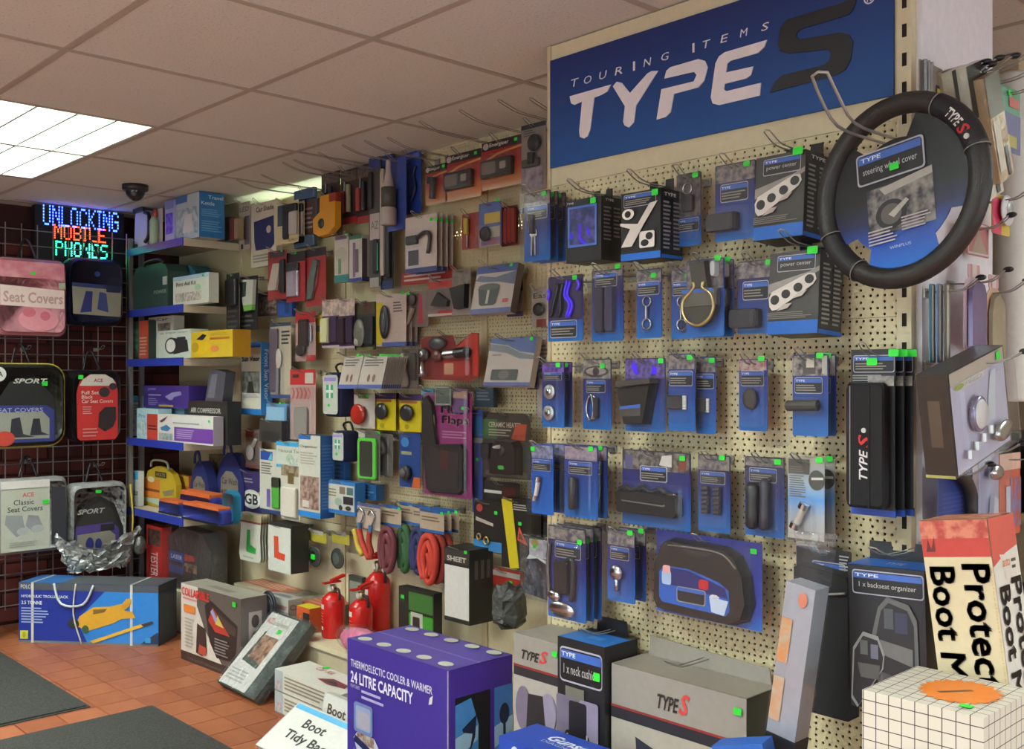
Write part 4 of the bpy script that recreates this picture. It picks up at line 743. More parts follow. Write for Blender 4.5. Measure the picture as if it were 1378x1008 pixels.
LW('torch_card', 'pack', 'yellow edged grey card with a black oval torch', (507, 547, 396, 466), .09, n=3, gap=.027, col='b29e94', D=[('r', 0, .22, .05, .86, 'b8a21c'), ('r', .2, 1, 0, .08, '4a5a90'), ('l', .58, .9, .64, .86, 4, '4a4440'), ('s', .9, 1.0)], P=[('ell', 'oval_torch', .18, .5, .14, .8, .03, mat('26242a', .35)), ('ell', 'torch_face', .24, .44, .22, .7, .034, mat('4c4a50', .3))])
LW('figure_pack', 'pack', 'clear pack with a small dark figure and red ribbon', (549, 577, 392, 440), .06, col='6e5e58', D=[('p', [(.55, .9), (.68, .9), (.75, .1), (.5, .1)], 'a03040')], P=[('ell', 'figure_head', .1, .5, .6, .95, .03, mat('4a3e3a', .5)), ('cyl', 'figure_arm', .1, .1, .4, .55, .01, mat('8a7a72', .5))])
LW('red_card', 'pack', 'red topped clear pack with a small black clamp', (577, 609, 376, 426), .07, col='7c6e68', D=[('r', 0, 1, .76, .96, 'a8322c'), ('r', .4, 1, 0, .16, 'a8322c'), ('r', 0, 1, .02, .08, 'b8a8a0')], P=[('poly', 'clamp', [(.2, .3), (.5, .65), (.95, .4), (.9, .25), (.5, .25)], .025, mat('33302e', .4))], shell=(.04, .96, .15, .75, .035))
LW('mug_pack', 'pack', 'clear pack with half a dark cup beside the insulated cup carton', (609, 634, 362, 424), .07, col='8f837c', D=[('i', 0, 1, .6, .98, '5a524c', '807468', 40.)], P=[('poly', 'cup', [(.1, .6), (.95, .66), (.9, .14), (.35, .12)], .04, mat('2a2422', .35))])
LW('hanging_carton', 'carton', 'carton with mountain picture and a black insulated cup', (632, 686, 356, 424), .13, .03, 'b4a69e', D=[('r', 0, 1, .84, 1, '3c4a86'), ('p', [(0, .7), (.1, .8), (.5, .74), (1, .84), (1, .56), (.6, .64), (.2, .66)], '5c6078'), ('r', 0, 1, 0, .1, '4a4a88'), ('p', [(.12, .52), (.2, .6), (.6, .6), (.66, .52), (.62, .2), (.56, .16), (.26, .16), (.2, .2)], '2a2a26'), ('o', .12, .66, .48, .62, '4a4a44'), ('r', .36, .42, .2, .48, 'b0aca0'), ('r', .78, .92, .2, .28, 'b04a4c'), ('s', .86, .96)], R=[('r', 0, 1, 0, 1, '6a605a')], rot=(R_(-13), 0, 0))
LW('flat_pack', 'pack', 'thin pack with violet foot behind the insulated cup carton', (683, 704, 358, 426), .05, col='8a7c78', D=[('r', 0, 1, .5, .95, '23283c'), ('r', 0, 1, 0, .1, '4c4464'), ('s', .7, .97)], P=[('ell', 'knob', .05, .4, .2, .4, .02, BLS)])
LW('ball_card', 'pack', 'white card with a black ball beside the bay edge', (716, 738, 388, 440), .04, col='a3968a', D=[('t', .1, .9, .74, .88, 'Eas', '4a4440', 1), ('r', .3, .9, 0, .2, '7c3a34')], P=[('ell', 'ball', .2, .9, .28, .62, .03, BLS)])
# fourth row
LW('visor_carton', 'carton', 'white sun visor carton with bright blue top, foot and side', (325, 351, 461, 558), .11, .06, 'c8c2b0', D=[('r', 0, 1, .93, 1, '2c62b0'), ('r', 0, 1, 0, .08, '2c74b8'), ('t', .05, .95, .74, .81, 'Sun Visor', '3a3832', -1), ('i', .04, .96, .3, .6, '5c6058', '8f9088', 35.), ('p', [(.3, .3), (.7, .3), (.6, .46), (.4, .46)], '33342c'), ('p', [(.06, .24), (.94, .24), (.7, .3), (.3, .3)], 'b0a8a8')], R=[('r', 0, 1, 0, 1, '2d78b8'), ('tv', .3, .7, .2, .9, 'Front Sun Visor', 'd0dce0', 1)])
LW('net_card', 'pack', 'red topped clear card with a zigzag print and a grey blade', (391, 425, 497, 592), .09, col='b8968c', D=[('r', 0, 1, .78, 1, 'b03030'), ('rr', .1, .36, .88, .93, '4a2a28'), ('r', .6, .92, .8, .95, 'c0b4a8')] + [('p', [(x, .74), (x + .05, .74), (x + .12, .66), (x + .05, .58), (x, .58), (x + .07, .66)], 'c85048') for x in (.08, .24, .4, .56, .72)], P=[('box', 'grey_blade', .24, .74, .02, .48, .02, mat('8b847c', .45), .95, .02)], shell=(.03, .97, .0, .76, .03))
def pouch(px, label, off=.14):
    o = LW('aid_pouch', 'pouch', label, px, off, d=.075, bodymat=NAVY, body='pouch', puff=[(.92, 0), (1, .12), (1, .8), (.96, .92), (.9, 1)], D=[('rr', .04, .9, .06, .94, 'b8bab0'), ('r', .1, .8, .80, .88, '9a86c8'), ('r', .24, .64, .42, .72, '3aa070'), ('r', .40, .5, .42, .72, 'd8dcd4'), ('r', .24, .64, .54, .60, 'd8dcd4'), ('s', .4, .26)])
    w, h, c, z = frame_of('L', px, off)
    mk('strap_loop', tube(smoothp([(-.02, -.02, h * .96), (-.03, -.03, h + .025), (.02, -.03, h + .035), (.03, -.02, h * .95)]), .005, 6), BLACK, o, True)
pouch((434, 457, 501, 561), 'navy first aid pouch with white cross panel hung above another')
pouch((447, 464, 580, 622), 'navy first aid pouch with white cross panel, lower one with big loop', .13)
LW('bulb_card', 'pack', 'clear bulb card with blue foot, left hook of the bulb cards', (455, 480, 478, 523), .19, n=5, gap=.014, col='b8ada2', D=[('r', 0, 1, 0, .12, '4a5a9a'), ('l', .1, .9, .68, .92, 3, '5a5450'), ('o', .34, .46, .2, .44, '7a5a4c'), ('o', .56, .68, .2, .44, '7a5a4c'), ('s', .7, 1.02)], rot=(R_(-15), 0, 0))
LW('bulb_card', 'pack', 'clear bulb card with blue foot, right hook with the longer row of cards', (481, 513, 478, 523), .19, n=10, gap=.0105, col='b8ada2', D=[('r', 0, 1, 0, .12, '4a5a9a'), ('l', .1, .9, .68, .92, 3, '5a5450'), ('o', .34, .46, .2, .44, '7a5a4c'), ('o', .56, .68, .2, .44, '7a5a4c'), ('s', .7, 1.02)], rot=(R_(-15), 0, 0))
LW('bulb_pack', 'pack', 'clear pack with a pale pear shaped bottle next to the bulb cards', (541, 563, 470, 523), .035, col='8f857c', P=[('lat', 'pear_bottle', .42, .04, .9, [(.018, 0), (.024, .08), (.024, .25), (.012, .55), (.009, .9), (.007, 1)], mat('c3b4a8', .35)), ('box', 'pack_side', .66, .96, .2, .9, .02, mat('5a534c', .4))], shell=(.0, .98, .0, .95, .04))
o = LW('air_horn_pack', 'pack', 'red fronted clear pack with chrome air horns', (567, 645, 449, 513), .10, col='8a2e26', outline=[(0, .04), (.86, .0), (1, .1), (1, .98), (.88, 1), (.62, .74), (.56, .96), (.1, .96), (0, .9)], D=[('p', [(.6, .66), (.86, .98), (.98, .96), (.98, .1), (.9, .12), (.9, .66)], 'c23c2c'), ('r', .4, .86, .1, .42, 'b0342a'), ('rr', .42, .58, .14, .38, 'c8a080')],
   P=[('lat', 'horn', .12, .1, .42, [(.02, 0), (.012, .4), (.01, 1)], CHROME), ('ell', 'horn_mouth', .02, .2, .42, .72, .045, mat('2a2826', .3)), ('ell', 'horn_rim', .04, .15, .48, .68, .05, CHROME), ('ell', 'horn_mouth', .24, .42, .40, .66, .04, mat('6a4038', .3)), ('cyl', 'horn_body', .5, .56, .86, .6, .016, CHROME), ('cyl', 'horn_cap', .7, .58, .88, .6, .019, BLS), ('ell', 'compressor', .2, .5, .66, .94, .05, mat('4a4a4a', .3))], shell=(.0, .94, .06, .97, .06))
LW('hanging_carton', 'carton', 'carton with mountain picture and a black oblong speaker phone', (650, 712, 454, 522), .14, .025, 'b4a8a0', D=[('p', [(0, 1), (1, 1), (1, .66), (.7, .7), (.4, .84), (0, .9)], '3f4f8c'), ('p', [(0, .88), (.4, .82), (.7, .68), (1, .62), (1, .54), (.7, .56), (.4, .68), (0, .74)], '6a6c74'), ('r', 0, 1, 0, .08, '4c4c86'), ('rr', .14, .72, .12, .34, '2c2826'), ('o', .3, .54, .14, .32, '5c524c'), ('r', .1, .3, .62, .66, '8a7c74'), ('s', .9, .95)], rot=(R_(-13), 0, 0))
LW('flat_pack', 'pack', 'dark carded pack squeezed between the phone carton and white strip', (711, 726, 458, 524), .05, col='4a4448', D=[('r', 0, 1, .6, 1, '232a3e'), ('r', 0, 1, 0, .12, '544c60')])
LW('white_strip', 'pack', 'tall pale strip card with a black ball beside the round silver caps', (723, 740, 452, 560), .05, col='ab9f90', D=[('l', .1, .9, .6, .9, 6, '6a6258')], P=[('ell', 'ball', .3, .9, .46, .6, .03, BLS)])
# fifth row
LW('sucker_card', 'pack', 'white card with a glossy red dome lens', (477, 505, 532, 576), .08, col='b8ada2', D=[('r', .2, .7, .9, 1, '5a6a3a'), ('s', .66, .98)], P=[('ell', 'red_dome', -.02, .7, .1, .74, .05, mat('a32a1e', .15))])
for px, lb in (((505, 533, 529, 579), 'yellow card with violet head and a black oval horn button'), ((538, 568, 531, 581), 'yellow card with violet head and a smaller black oval')):
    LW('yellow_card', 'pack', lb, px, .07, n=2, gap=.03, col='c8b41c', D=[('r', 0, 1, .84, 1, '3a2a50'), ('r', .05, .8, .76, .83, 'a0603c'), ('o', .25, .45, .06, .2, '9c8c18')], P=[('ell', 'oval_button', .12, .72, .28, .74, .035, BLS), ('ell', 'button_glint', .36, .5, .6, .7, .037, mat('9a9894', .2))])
LW('mirror_pack', 'pack', 'pack with a dark mirror in a bright green frame', (483, 512, 580, 646), .09, col='5a5650', D=[('r', 0, .3, .86, 1, 'b0aca4'), ('s', .96, .98)], P=[('box', 'green_frame', .06, .9, .02, .86, .02, mat('58b83c', .4), .96, .012), ('box', 'mirror_glass', .18, .78, .07, .8, .023, mat('3a3c34', .2), .98, .01)])
LW('grey_pack', 'pack', 'clear pack with a grey jointed bracket behind the green mirror', (508, 529, 584, 640), .06, col='6a635c', P=[('path', 'bracket', [(.3, .1), (.3, .5), (.7, .6), (.4, .9)], .012, mat('35322e', .4))], shell=(.02, .98, .02, .98, .03))
LW('speaker_card', 'pack', 'blue card with a round black speaker and orange corner', (538, 566, 583, 656), .07, col='24407c', D=[('o', .08, .46, .74, .92, '3a7ab0'), ('r', .1, .6, .6, .66, '8a9060'), ('p', [(.6, .0), (1, 0), (1, .2), (.7, .2)], 'b85a2c')], P=[('disc', 'speaker', .42, .27, .030, .035, BLS), ('disc', 'speaker_cone', .36, .27, .018, .042, mat('5a564e', .4))])
LW('small_card', 'pack', 'narrow card with cyan top beside the mud flaps', (568, 588, 523, 600), .06, col='4a4a48', D=[('r', 0, .8, .84, 1, '4a90a8')], P=[('path', 'dark_tube', [(.3, .8), (.35, .5), (.3, .1)], .01, BLS)])
LW('small_box_pack', 'pack', 'small clear pack of dark fittings above the mud flaps', (585, 608, 519, 546), .11, col='5a6258', D=[('f', .05, .95, .05, .95, 'a8a49c')], hk=False)
LW('hanging_card', 'pack', 'violet card with tan head above the mud flaps', (609, 630, 523, 556), .10, col='6a4c78', D=[('r', .05, .95, .6, .9, '9a7a64'), ('s', .7, .2)])
LW('hanging_card', 'pack', 'dark teal boxed pack above the ceramic heater', (639, 664, 521, 548), .07, .02, '2c3c4a', D=[('l', .1, .9, .3, .8, 3, '5a6a74')])
LW('mud_flap_pack', 'mud flap pack', 'magenta mud flap card with a big black rubber flap', (571, 635, 529, 668), .09, col='93346e', D=[('t', .38, .82, .80, .90, 'Mud', 'e0ccd8', -1), ('t', .40, .94, .68, .78, 'Flaps', 'e0ccd8', -1), ('l', .4, .95, .56, .64, 3, 'c088a8'), ('s', .8, .94)], P=[('poly', 'rubber_flap', [(.12, .05), (.2, .02), (.8, .03), (.9, .08), (.92, .46), (.86, .52), (.34, .5), (.3, .6), (.24, .9), (.12, .98), (.04, .94), (.04, .5)], .03, mat('211d1b', .6), .97), ('poly', 'flap_rib', [(.18, .08), (.82, .08), (.84, .44), (.4, .46), (.22, .5)], .033, mat('2b2523', .55), .98), ('ell', 'bolt_bag', .08, .3, .62, .82, .03, mat('5c5c48', .4)), ('poly', 'red_sheen', [(.44, .26), (.62, .26), (.62, .45), (.46, .46)], .0335, mat('46201e', .5))], shell=(.0, .98, .0, 1, .035))
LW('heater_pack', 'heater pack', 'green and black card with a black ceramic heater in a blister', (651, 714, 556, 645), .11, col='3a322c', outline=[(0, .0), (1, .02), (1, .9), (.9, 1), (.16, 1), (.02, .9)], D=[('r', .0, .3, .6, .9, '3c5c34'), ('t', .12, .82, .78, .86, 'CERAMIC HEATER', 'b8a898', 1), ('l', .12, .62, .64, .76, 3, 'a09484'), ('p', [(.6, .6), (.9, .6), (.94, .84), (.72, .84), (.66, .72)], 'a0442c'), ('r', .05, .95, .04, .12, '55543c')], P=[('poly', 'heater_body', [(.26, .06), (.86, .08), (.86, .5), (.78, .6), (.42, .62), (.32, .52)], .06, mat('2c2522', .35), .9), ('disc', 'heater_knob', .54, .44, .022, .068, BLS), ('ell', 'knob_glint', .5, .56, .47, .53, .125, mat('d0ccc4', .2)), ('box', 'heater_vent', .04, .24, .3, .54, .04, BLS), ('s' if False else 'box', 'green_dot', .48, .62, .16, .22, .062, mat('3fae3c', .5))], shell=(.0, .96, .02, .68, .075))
LW('blue_strip', 'pack', 'tall slim blue plastic strip pack beside the ceramic heater', (636, 650, 552, 690), .05, col='3d4d8e', D=[('r', 0, 1, .74, .94, '3a6aa0'), ('r', 0, 1, .68, .73, '8a8884'), ('s', .5, .52)])
# sixth row, lower left
LW('bulb_pack', 'pack', 'clear pack with a white bulb and red tag, above the country plate', (331, 352, 577, 630), .07, col='8d7a70', D=[('r', .0, .5, .78, .96, 'b03a30'), ('r', 0, 1, 0, .08, '9c5a54')], P=[('ell', 'white_bulb', .2, .66, .2, .6, .035, mat('d8d8d0', .3)), ('cyl', 'bulb_neck', .6, .56, .78, .74, .009, mat('c8c8c0', .3))], shell=(.02, .98, .02, .9, .04))
LW('charger_box', 'pack', 'dark grey flap box hung in front of a pale blue card', (349, 379, 566, 595), .13, .03, '3c3834', D=[('r', .1, .9, .1, .5, '2c2a28')], R=[('r', 0, 1, 0, 1, '2a2c34')])
LW('blue_card', 'pack', 'pale blue card with green sticker behind the grey flap box', (358, 386, 543, 592), .08, col='5c86b0', D=[('r', .0, .9, .5, .9, '8fb4cc'), ('s', .7, 1.0)], n=2, gap=.02)
LW('country_plate_card', 'pack', 'violet card with a black lettered oval country plate', (325, 352, 634, 690), .09, col='3a2f62', D=[('p', [(.35, .4), (1, .55), (1, .3), (.4, .3)], 'a8875c'), ('l', .15, .6, .7, .84, 2, '9aa0a0'), ('o', .06, 1.0, .1, .56, 'd8d8d0'), ('o', .12, .94, .14, .52, 'e4e4dc'), ('t', .2, .86, .2, .46, 'GB', '22201e', 2)])
LW('white_card', 'pack', 'white card with violet and green lighter refills beside the country plate', (350, 379, 605, 691), .10, col='c6c2b4', D=[('r', .04, .6, .83, .97, '2c4a9c'), ('p', [(.4, .84), (.55, .96), (.6, .84)], '6ac0d0'), ('l', .08, .6, .6, .8, 5, '6c6860'), ('r', 0, 1, 0, .06, '34406c'), ('r', .34, .5, .1, .38, '6a5a9c')], P=[('box', 'green_tin', .66, .98, .1, .56, .02, mat('4fa03a', .4)), ('box', 'tin_lid', .66, .98, .42, .58, .022, mat('34362c', .4))])
LW('tyre_carton', 'carton', 'small white carton with light blue bands above the white handle card', (372, 406, 595, 630), .13, .05, 'c4c8bc', D=[('r', 0, 1, .84, 1, '3fa0d0'), ('r', 0, 1, 0, .12, '3fa0d0'), ('t', .1, .95, .6, .72, 'Natural Tan', '7c7a5a'), ('o', .4, .7, .2, .56, 'a8c0a4'), ('i', .5, .9, .1, .4, 'c8ccc4', 'a0a89c', 40.)])
LW('handle_card', 'pack', 'white card with a cream ribbed handle, below the light blue banded carton', (379, 404, 626, 700), .13, col='c2bcac', D=[('i', 0, 1, .8, 1, '6a5a48', '9c8c70', 40.), ('r', .36, .68, .66, .86, '6a5632')], P=[('box', 'ribbed_handle', .14, .92, .06, .6, .03, mat('d0c8b8', .45)), ('cyl', 'groove', .36, .1, .36, .56, .0035, mat('6f685c', .6)), ('cyl', 'groove', .58, .1, .58, .56, .0035, mat('6f685c', .6))], hk=False)
LW('organiser_carton', 'carton', 'tall white and blue organiser carton with snacks picture', (402, 431, 586, 696), .18, .07, 'c8c6b8', D=[('r', 0, .56, .95, 1, '2c6ab8'), ('r', 0, 1, 0, .07, '2c7cc0'), ('t', .06, .9, .84, .88, 'Organiser', '5c5640', 1), ('l', .1, .9, .64, .8, 5, 'a8a498'), ('i', .1, .95, .1, .5, '6a4c48', 'b09484', 45.), ('r', .2, .5, .12, .2, 'd0c8bc')], R=[('r', 0, 1, 0, 1, '24589c'), ('l', .1, .9, .1, .9, 20, '4474ac')], T=[('r', 0, 1, 0, 1, '2c5a70')])
LW('hanging_carton', 'carton', 'blue carton edge behind the lower aid pouch', (446, 464, 612, 652), .06, .03, '2a5ca0', D=[('l', .1, .9, .1, .9, 6, '4878b4')])
LW('kit_carton', 'carton', 'square white and blue carton with small kit photos', (440, 478, 648, 692), .14, .05, '2f74b4', D=[('r', .03, .97, .12, .9, 'c4c2b8'), ('l', .06, .4, .5, .78, 3, '8a7c4c'), ('r', .46, .66, .62, .84, '7c6c5c'), ('r', .72, .94, .62, .84, '4c6a6a'), ('r', .6, .94, .32, .56, '2c2a32'), ('o', .3, .56, .24, .5, '9cae98'), ('o', .44, .58, .12, .28, '38343a'), ('o', .68, .88, .14, .28, '38343a')])
LW('kit_carton', 'carton', 'deep blue carton with cyan stripe tucked behind the kit photo carton', (478, 506, 651, 672), .07, .04, '24568c', D=[('l', .1, .9, .2, .8, 3, '5a90bc')])
# learner plates
LW('learner_plates', 'learner plates', 'white plates with a green L hanging in a fan', (322, 352, 691, 756), .13, col='cfcfc0', n=5, gap=.014, outline=[(.06, 0), (.92, .02), (.98, .1), (.94, .5), (1, 1), (.1, 1), (.08, .6), (.0, .12)], D=[('r', .05, 1, .82, 1, 'a89a7c'), ('r', .06, .98, .80, .84, '7a4a3c'), ('p', [(.34, .26), (.38, .66), (.52, .66), (.50, .36), (.78, .3), (.76, .18), (.36, .2)], '2fa848'), ('l', .2, .8, .06, .12, 1, 'a0b09c'), ('s', .6, .94)])
LW('learner_plates', 'learner plates', 'thick stack of white plates with a red L and black magnetic backs', (361, 391, 709, 770), .17, d=.002, col='d0cfc4', D=[('p', [(.28, .30), (.26, .78), (.46, .78), (.48, .44), (.76, .42), (.74, .27)], 'd04a30')], L=(), hl=.03)
bk = I('magnetic_backs', 'learner plates', 'black magnetic backing sheets stacked behind the red L plate', 'L', (363, 393, 705, 769), .165, d=.085, col='2c2c28', hk=False, zb=None)
for px, lb in (((415, 441, 714, 766), 'yellow headed card with a dark compass, green dot on its face'), ((446, 472, 716, 769), 'yellow headed card with a plain dark mirror disc')):
    LW('compass_card', 'pack', lb, px, .06, bodymat=CLEAR, D=[('r', .05, .95, .70, .96, 'b4a83a'), ('r', .1, .8, .9, 1, 'a8a49a')], P=[('ell', 'compass_case', .1, .8, .06, .60, .03, mat('3a3c38', .25)), ('ell', 'compass_face', .2, .66, .14, .52, .034, mat('1f2420' if px[0] < 440 else '4c524e', .2))] + ([('box', 'green_dot', .36, .58, .26, .40, .036, mat(GREEN, .5))] if px[0] < 440 else []))
# bungees and tow ropes in bags
def rope(px, label, col, off, n=1, D2=()):
    o = LW('rope_bag', 'rope bag', label, px, off, n=n, gap=.034, bodymat=CLEAR, body='clear_bag', D=[('r', .02, .98, .72, .98, 'b09c86'), ('r', .02, .98, .70, .74, '2c5c9c'), ('r', .02, .98, .96, 1, '2c5c9c'), ('l', .1, .9, .84, .92, 2, '6c5c48')] + list(D2) + [('s', .9, .97)],
       P=[('path', 'rope_coil', [(.3, .1), (.16, .35), (.3, .62), (.6, .66), (.8, .5), (.76, .25), (.6, .08), (.4, .12), (.3, .4), (.5, .58), (.66, .4), (.6, .16)], .013, mat(col, .7)), ('path', 'rope_end', [(.4, .1), (.55, .3), (.5, .45), (.7, .2)], .010, mat(col, .7), .03)])
    return o
rope((512, 541, 680, 774), 'bag of maroon tow rope with white end tag', '6e3038', .10, D2=[('p', [(.2, .14), (.4, .14), (.5, .4), (.66, .42), (.5, .48), (.34, .42), (.3, .3)], 'd0ccc4')])
rope((538, 560, 676, 774), 'bag of dark green tow rope between the maroon and blue ones', '2f5a2e', .07)
rope((555, 580, 680, 776), 'bag of navy tow rope half behind the orange red one', '2c2c5c', .08)
rope((565, 599, 686, 790), 'bag of orange red tow rope with hook ends', 'c03a28', .15, n=3)
o = LW('bungee_pack', 'bungee pack', 'carded pair of steel hooks on red and yellow bungee cords', (480, 512, 678, 750), .13, outline=[(0, .55), (1, .52), (1, 1), (0, 1)], col='b3a294', D=[('r', 0, 1, .94, 1, '4c5c8c'), ('l', .1, .9, .86, .92, 2, '6c6054')], P=[('path', 'steel_hook', [(.1, .82), (.2, .9), (.34, .84), (.34, .72), (.24, .62)], .004, CHROME), ('path', 'steel_hook', [(.56, .80), (.66, .88), (.8, .82), (.8, .7), (.7, .6)], .004, CHROME), ('cyl', 'hook_sleeve', .24, .5, .24, .64, .009, mat('3a6c9c', .4)), ('cyl', 'hook_sleeve', .7, .48, .7, .62, .009, mat('3a6c9c', .4)), ('path', 'bungee_cord', [(.24, .52), (.36, .3), (.56, .1), (.66, .0)], .012, mat('b83a2c', .7)), ('path', 'bungee_cord', [(.7, .5), (.66, .3), (.76, .12), (.7, .02)], .012, mat('a83428', .7)), ('path', 'yellow_cord', [(.02, .48), (.1, .4), (.2, .2), (.4, .05)], .012, mat('c0a83c', .7))])
# black backed white board pack
o = LW('blank_sheet_pack', 'sheet pack', 'tall pack of plain white number plate sheets in black sleeves', (598, 632, 738, 838), .19, d=.11, col='2a2724', hl=.03, D=[('r', .02, .98, .06, .76, 'd8d2ca'), ('r', .02, .98, .8, .98, '3a3732'), ('t', .12, .88, .82, .89, 'SHEET', 'c8bfae', 2), ('s', .86, .97)], R=[('r', .1, .9, .02, .98, '221f1d'), ('r', .2, .34, .6, .85, '55504c'), ('r', .46, .6, .6, .85, '55504c'), ('r', .72, .86, .6, .85, '55504c')])
# bottom right of the long wall
LW('gauge_pack', 'pack', 'black card with a red dot, blue foot and gold rings', (638, 676, 674, 741), .10, col='26221f', outline=[(0, 0), (1, .0), (1, .94), (.9, 1), (.1, 1), (0, .9)], D=[('o', .1, .32, .76, .92, 'a83a34'), ('p', [(.08, .66), (.7, .56), (.7, .5), (.08, .58)], 'b0a498'), ('r', 0, 1, 0, .2, '3a7ab0'), ('s', .8, .78)], P=[('ring', 'gold_ring', .5, .2, .012, .004, GOLD), ('ring', 'gold_ring', .24, .26, .01, .004, GOLD)], n=1)
LW('pack_strip', 'pack', 'small black and white carded packs above the yellow triangle pack', (652, 700, 648, 682), .06, col='2c2826', D=[('r', .0, .5, .5, .62, 'c8c4bc'), ('r', .55, .9, .4, .8, '4a1c18')])
LW('triangle_pack', 'warning triangle', 'black case with a yellow strap and a red warning triangle', (675, 714, 672, 766), .15, d=.05, col='1f1c1a', D=[('p', [(.0, .98), (.36, 1), (.62, .02), (.3, .0)], 'c8b41e'), ('l', .42, .9, .84, .94, 3, 'b0aaa0'), ('p', [(.62, .62), (.92, .36), (.56, .42)], 'c84a30'), ('p', [(.64, .54), (.78, .42), (.62, .45)], '1f1c1a'), ('s', .66, .66)])
LW('yellow_black_pack', 'pack', 'yellow and black striped carded pack beside the bay edge', (712, 727, 676, 712), .07, col='a88c1c', D=[('r', 0, 1, 0, .4, '241f1c'), ('r', .1, .9, .6, .9, '3a3018')])
LW('dark_gadget', 'pack', 'black ribbed pack in shadow beside the bay edge', (716, 736, 690, 725), .08, .03, '221f1e', D=[('l', .1, .9, .1, .9, 5, '3f3a38')], hk=False)
o = LW('silver_bag', 'bag', 'crinkled silver and violet bag with dark contents beside the multi tools', (702, 738, 722, 806), .20, d=.02, bodymat=mat('403c48', .35, .3, 'foil'), puff=[(.96, 0), (1, .4), (.97, 1)], outline=[(.0, .06), (.98, .0), (1, .98), (.3, 1), (.22, .7)], D=[('i', .3, .95, .66, .96, '9a94a0', 'c0bcc0', 40.), ('o', .36, .66, .84, .96, 'b09a4c'), ('p', [(.2, .62), (.6, .66), (.95, .58), (.95, .64), (.3, .7)], 'd0d4d0'), ('s', .5, .84)], film=True)
LW('red_pack', 'pack', 'flat red pack with clear window low on the pegboard', (661, 700, 767, 791), .08, .02, '9c2c20', D=[('r', 0, 1, .6, .9, 'a89c94'), ('s', .7, .35)])
# soft bundle in clear film near the base
p = onY(686, 846, Y_L - .2)
o = thing('film_bundle', 'grey fluffy bundle in clear film lying against the foot of the wall', 'bundle', p)
mk('bundle', loft(rrect(-.055, .06, 0, .15, .04, 4), [(.5, .05), (.85, .03), (1, 0), (.9, -.03), (.55, -.05)], jit=.009), mat('4c4a46', .45, .1, 'foil'), o); mk('dark_base', ellipsoid(0, 0, .03, .05, .045, .03, 12, 8), mat('2c2a28', .8, 0, 'cloth'), o, True)
# ================================================================== shelf unit in the far corner
SX0, SX1, SD = -5.25, -4.60, .30
su = thing('shelf_unit', 'cream metal shelf unit with five shelves and blue price strips', 'shelf unit', (0, Y_L - .006, 0))
SZ = [2.03 - .1, 1.714 - .1, 1.457 - .1, 1.05 - .1, .683 - .1]
SZ = [onY(250, y, Y_L - SD).z for y in (320, 410, 482, 597, 699)]
M_STRIP = mat('2a3a9c', .3); M_SHELF = mat('c8b8a0', .5)
for z in SZ:
    s = mk('shelf', join(box(SX0, SX1, -SD, 0, z - .006, z), box(SX1 - .003, SX1, -SD, 0, z - .036, z - .006)), M_SHELF, su)
    mk('price_strip', box(SX0, SX1 - .001, -SD - .005, -SD, z - .034, z + .004), M_STRIP, s)
for x in (SX0 - .014,): mk('post', box(x - .012, x + .012, -.29, -.27, 0, 2.0), mat('8d8a88', .4, .6), su)
for z in (SZ[1], SZ[2]): pass
M_WB = 'd8d4c8'
def SH(k, name, cat, label, px, off, d=.1, col=M_WB, **q):
    q.setdefault('group', 'goods on the corner shelves'); return I(name, cat, label, 'L', px, off, d, col, zb=SZ[k] + .0015, hk=False, **q)
# top shelf
SH(0, 'kettle_carton', 'carton', 'blue and white travel kettle carton on the top shelf', (237, 268, 262, 320), .27, .13, 'b8c4c8', D=[('i', .05, .95, .1, .7, '8a9c98', 'c4ccc8', 30.), ('p', [(.3, .15), (.75, .15), (.7, .55), (.4, .55)], 'd0d0c4'), ('r', 0, .5, .84, 1, '4a7ab8')], R=[('r', 0, 1, 0, 1, '2b74b4'), ('t', .35, .95, .86, .94, 'Travel', 'c8dce8', 1), ('t', .08, .6, .72, .8, 'Kettle', 'c8dce8', 1), ('l', .08, .92, .46, .64, 4, '6aa0cc'), ('l', .08, .92, .12, .38, 5, '6aa0cc')])
SH(0, 'violet_carton', 'carton', 'pale carton painted with the violet glow of the moving message sign', (222, 234, 270, 322), .28, .1, 'b0b0d8', D=[('i', .1, .9, .2, .7, '5a2cd8', '8a70e0', 40.), ('r', 0, 1, .8, 1, '8a90c8')])  # violet light of the message sign put into the carton's colours
o = SH(0, 'spray_bottle', 'bottle', 'small spray bottle with red cap on the top shelf', (209, 219, 281, 326), .27, 0, 'c8c0b0', r=.002, P=[('lat', 'bottle', .5, .02, .76, [(.020, 0), (.021, .05), (.021, .85), (.012, 1)], mat('a8c0a0', .4)), ('lat', 'red_cap', .5, .76, .98, [(.012, 0), (.013, .5), (.010, 1)], mat('b04434', .4))])
o = SH(0, 'travel_kettle', 'kettle', 'white travel kettle with black handle at the end of the top shelf', (178, 204, 280, 332), .26, .07, 'c8c8cc', body='kettle_body', outline=[(.1, 0), (.8, 0), (.76, .8), (.68, .92), (.2, .92), (.14, .8)], P=[('path', 'handle', [(.78, .85), (1.0, .75), (.98, .3), (.8, .15)], .010, BLACK), ('box', 'lid', .2, .7, .9, 1.0, .03, BLACK), ('box', 'switch', .1, .3, .06, .16, .014, BLACK)])
for i in range(3): SH(0, 'paperback', 'booklet', ('dark', 'red edged', 'tan')[i] + ' thin booklet standing at the wall end of the top shelf', (303 + i * 6, 308 + i * 6, 292 + i, 326), .10 - .0 * i, .03, ('3c3436', '7c4038', '9a8468')[i])
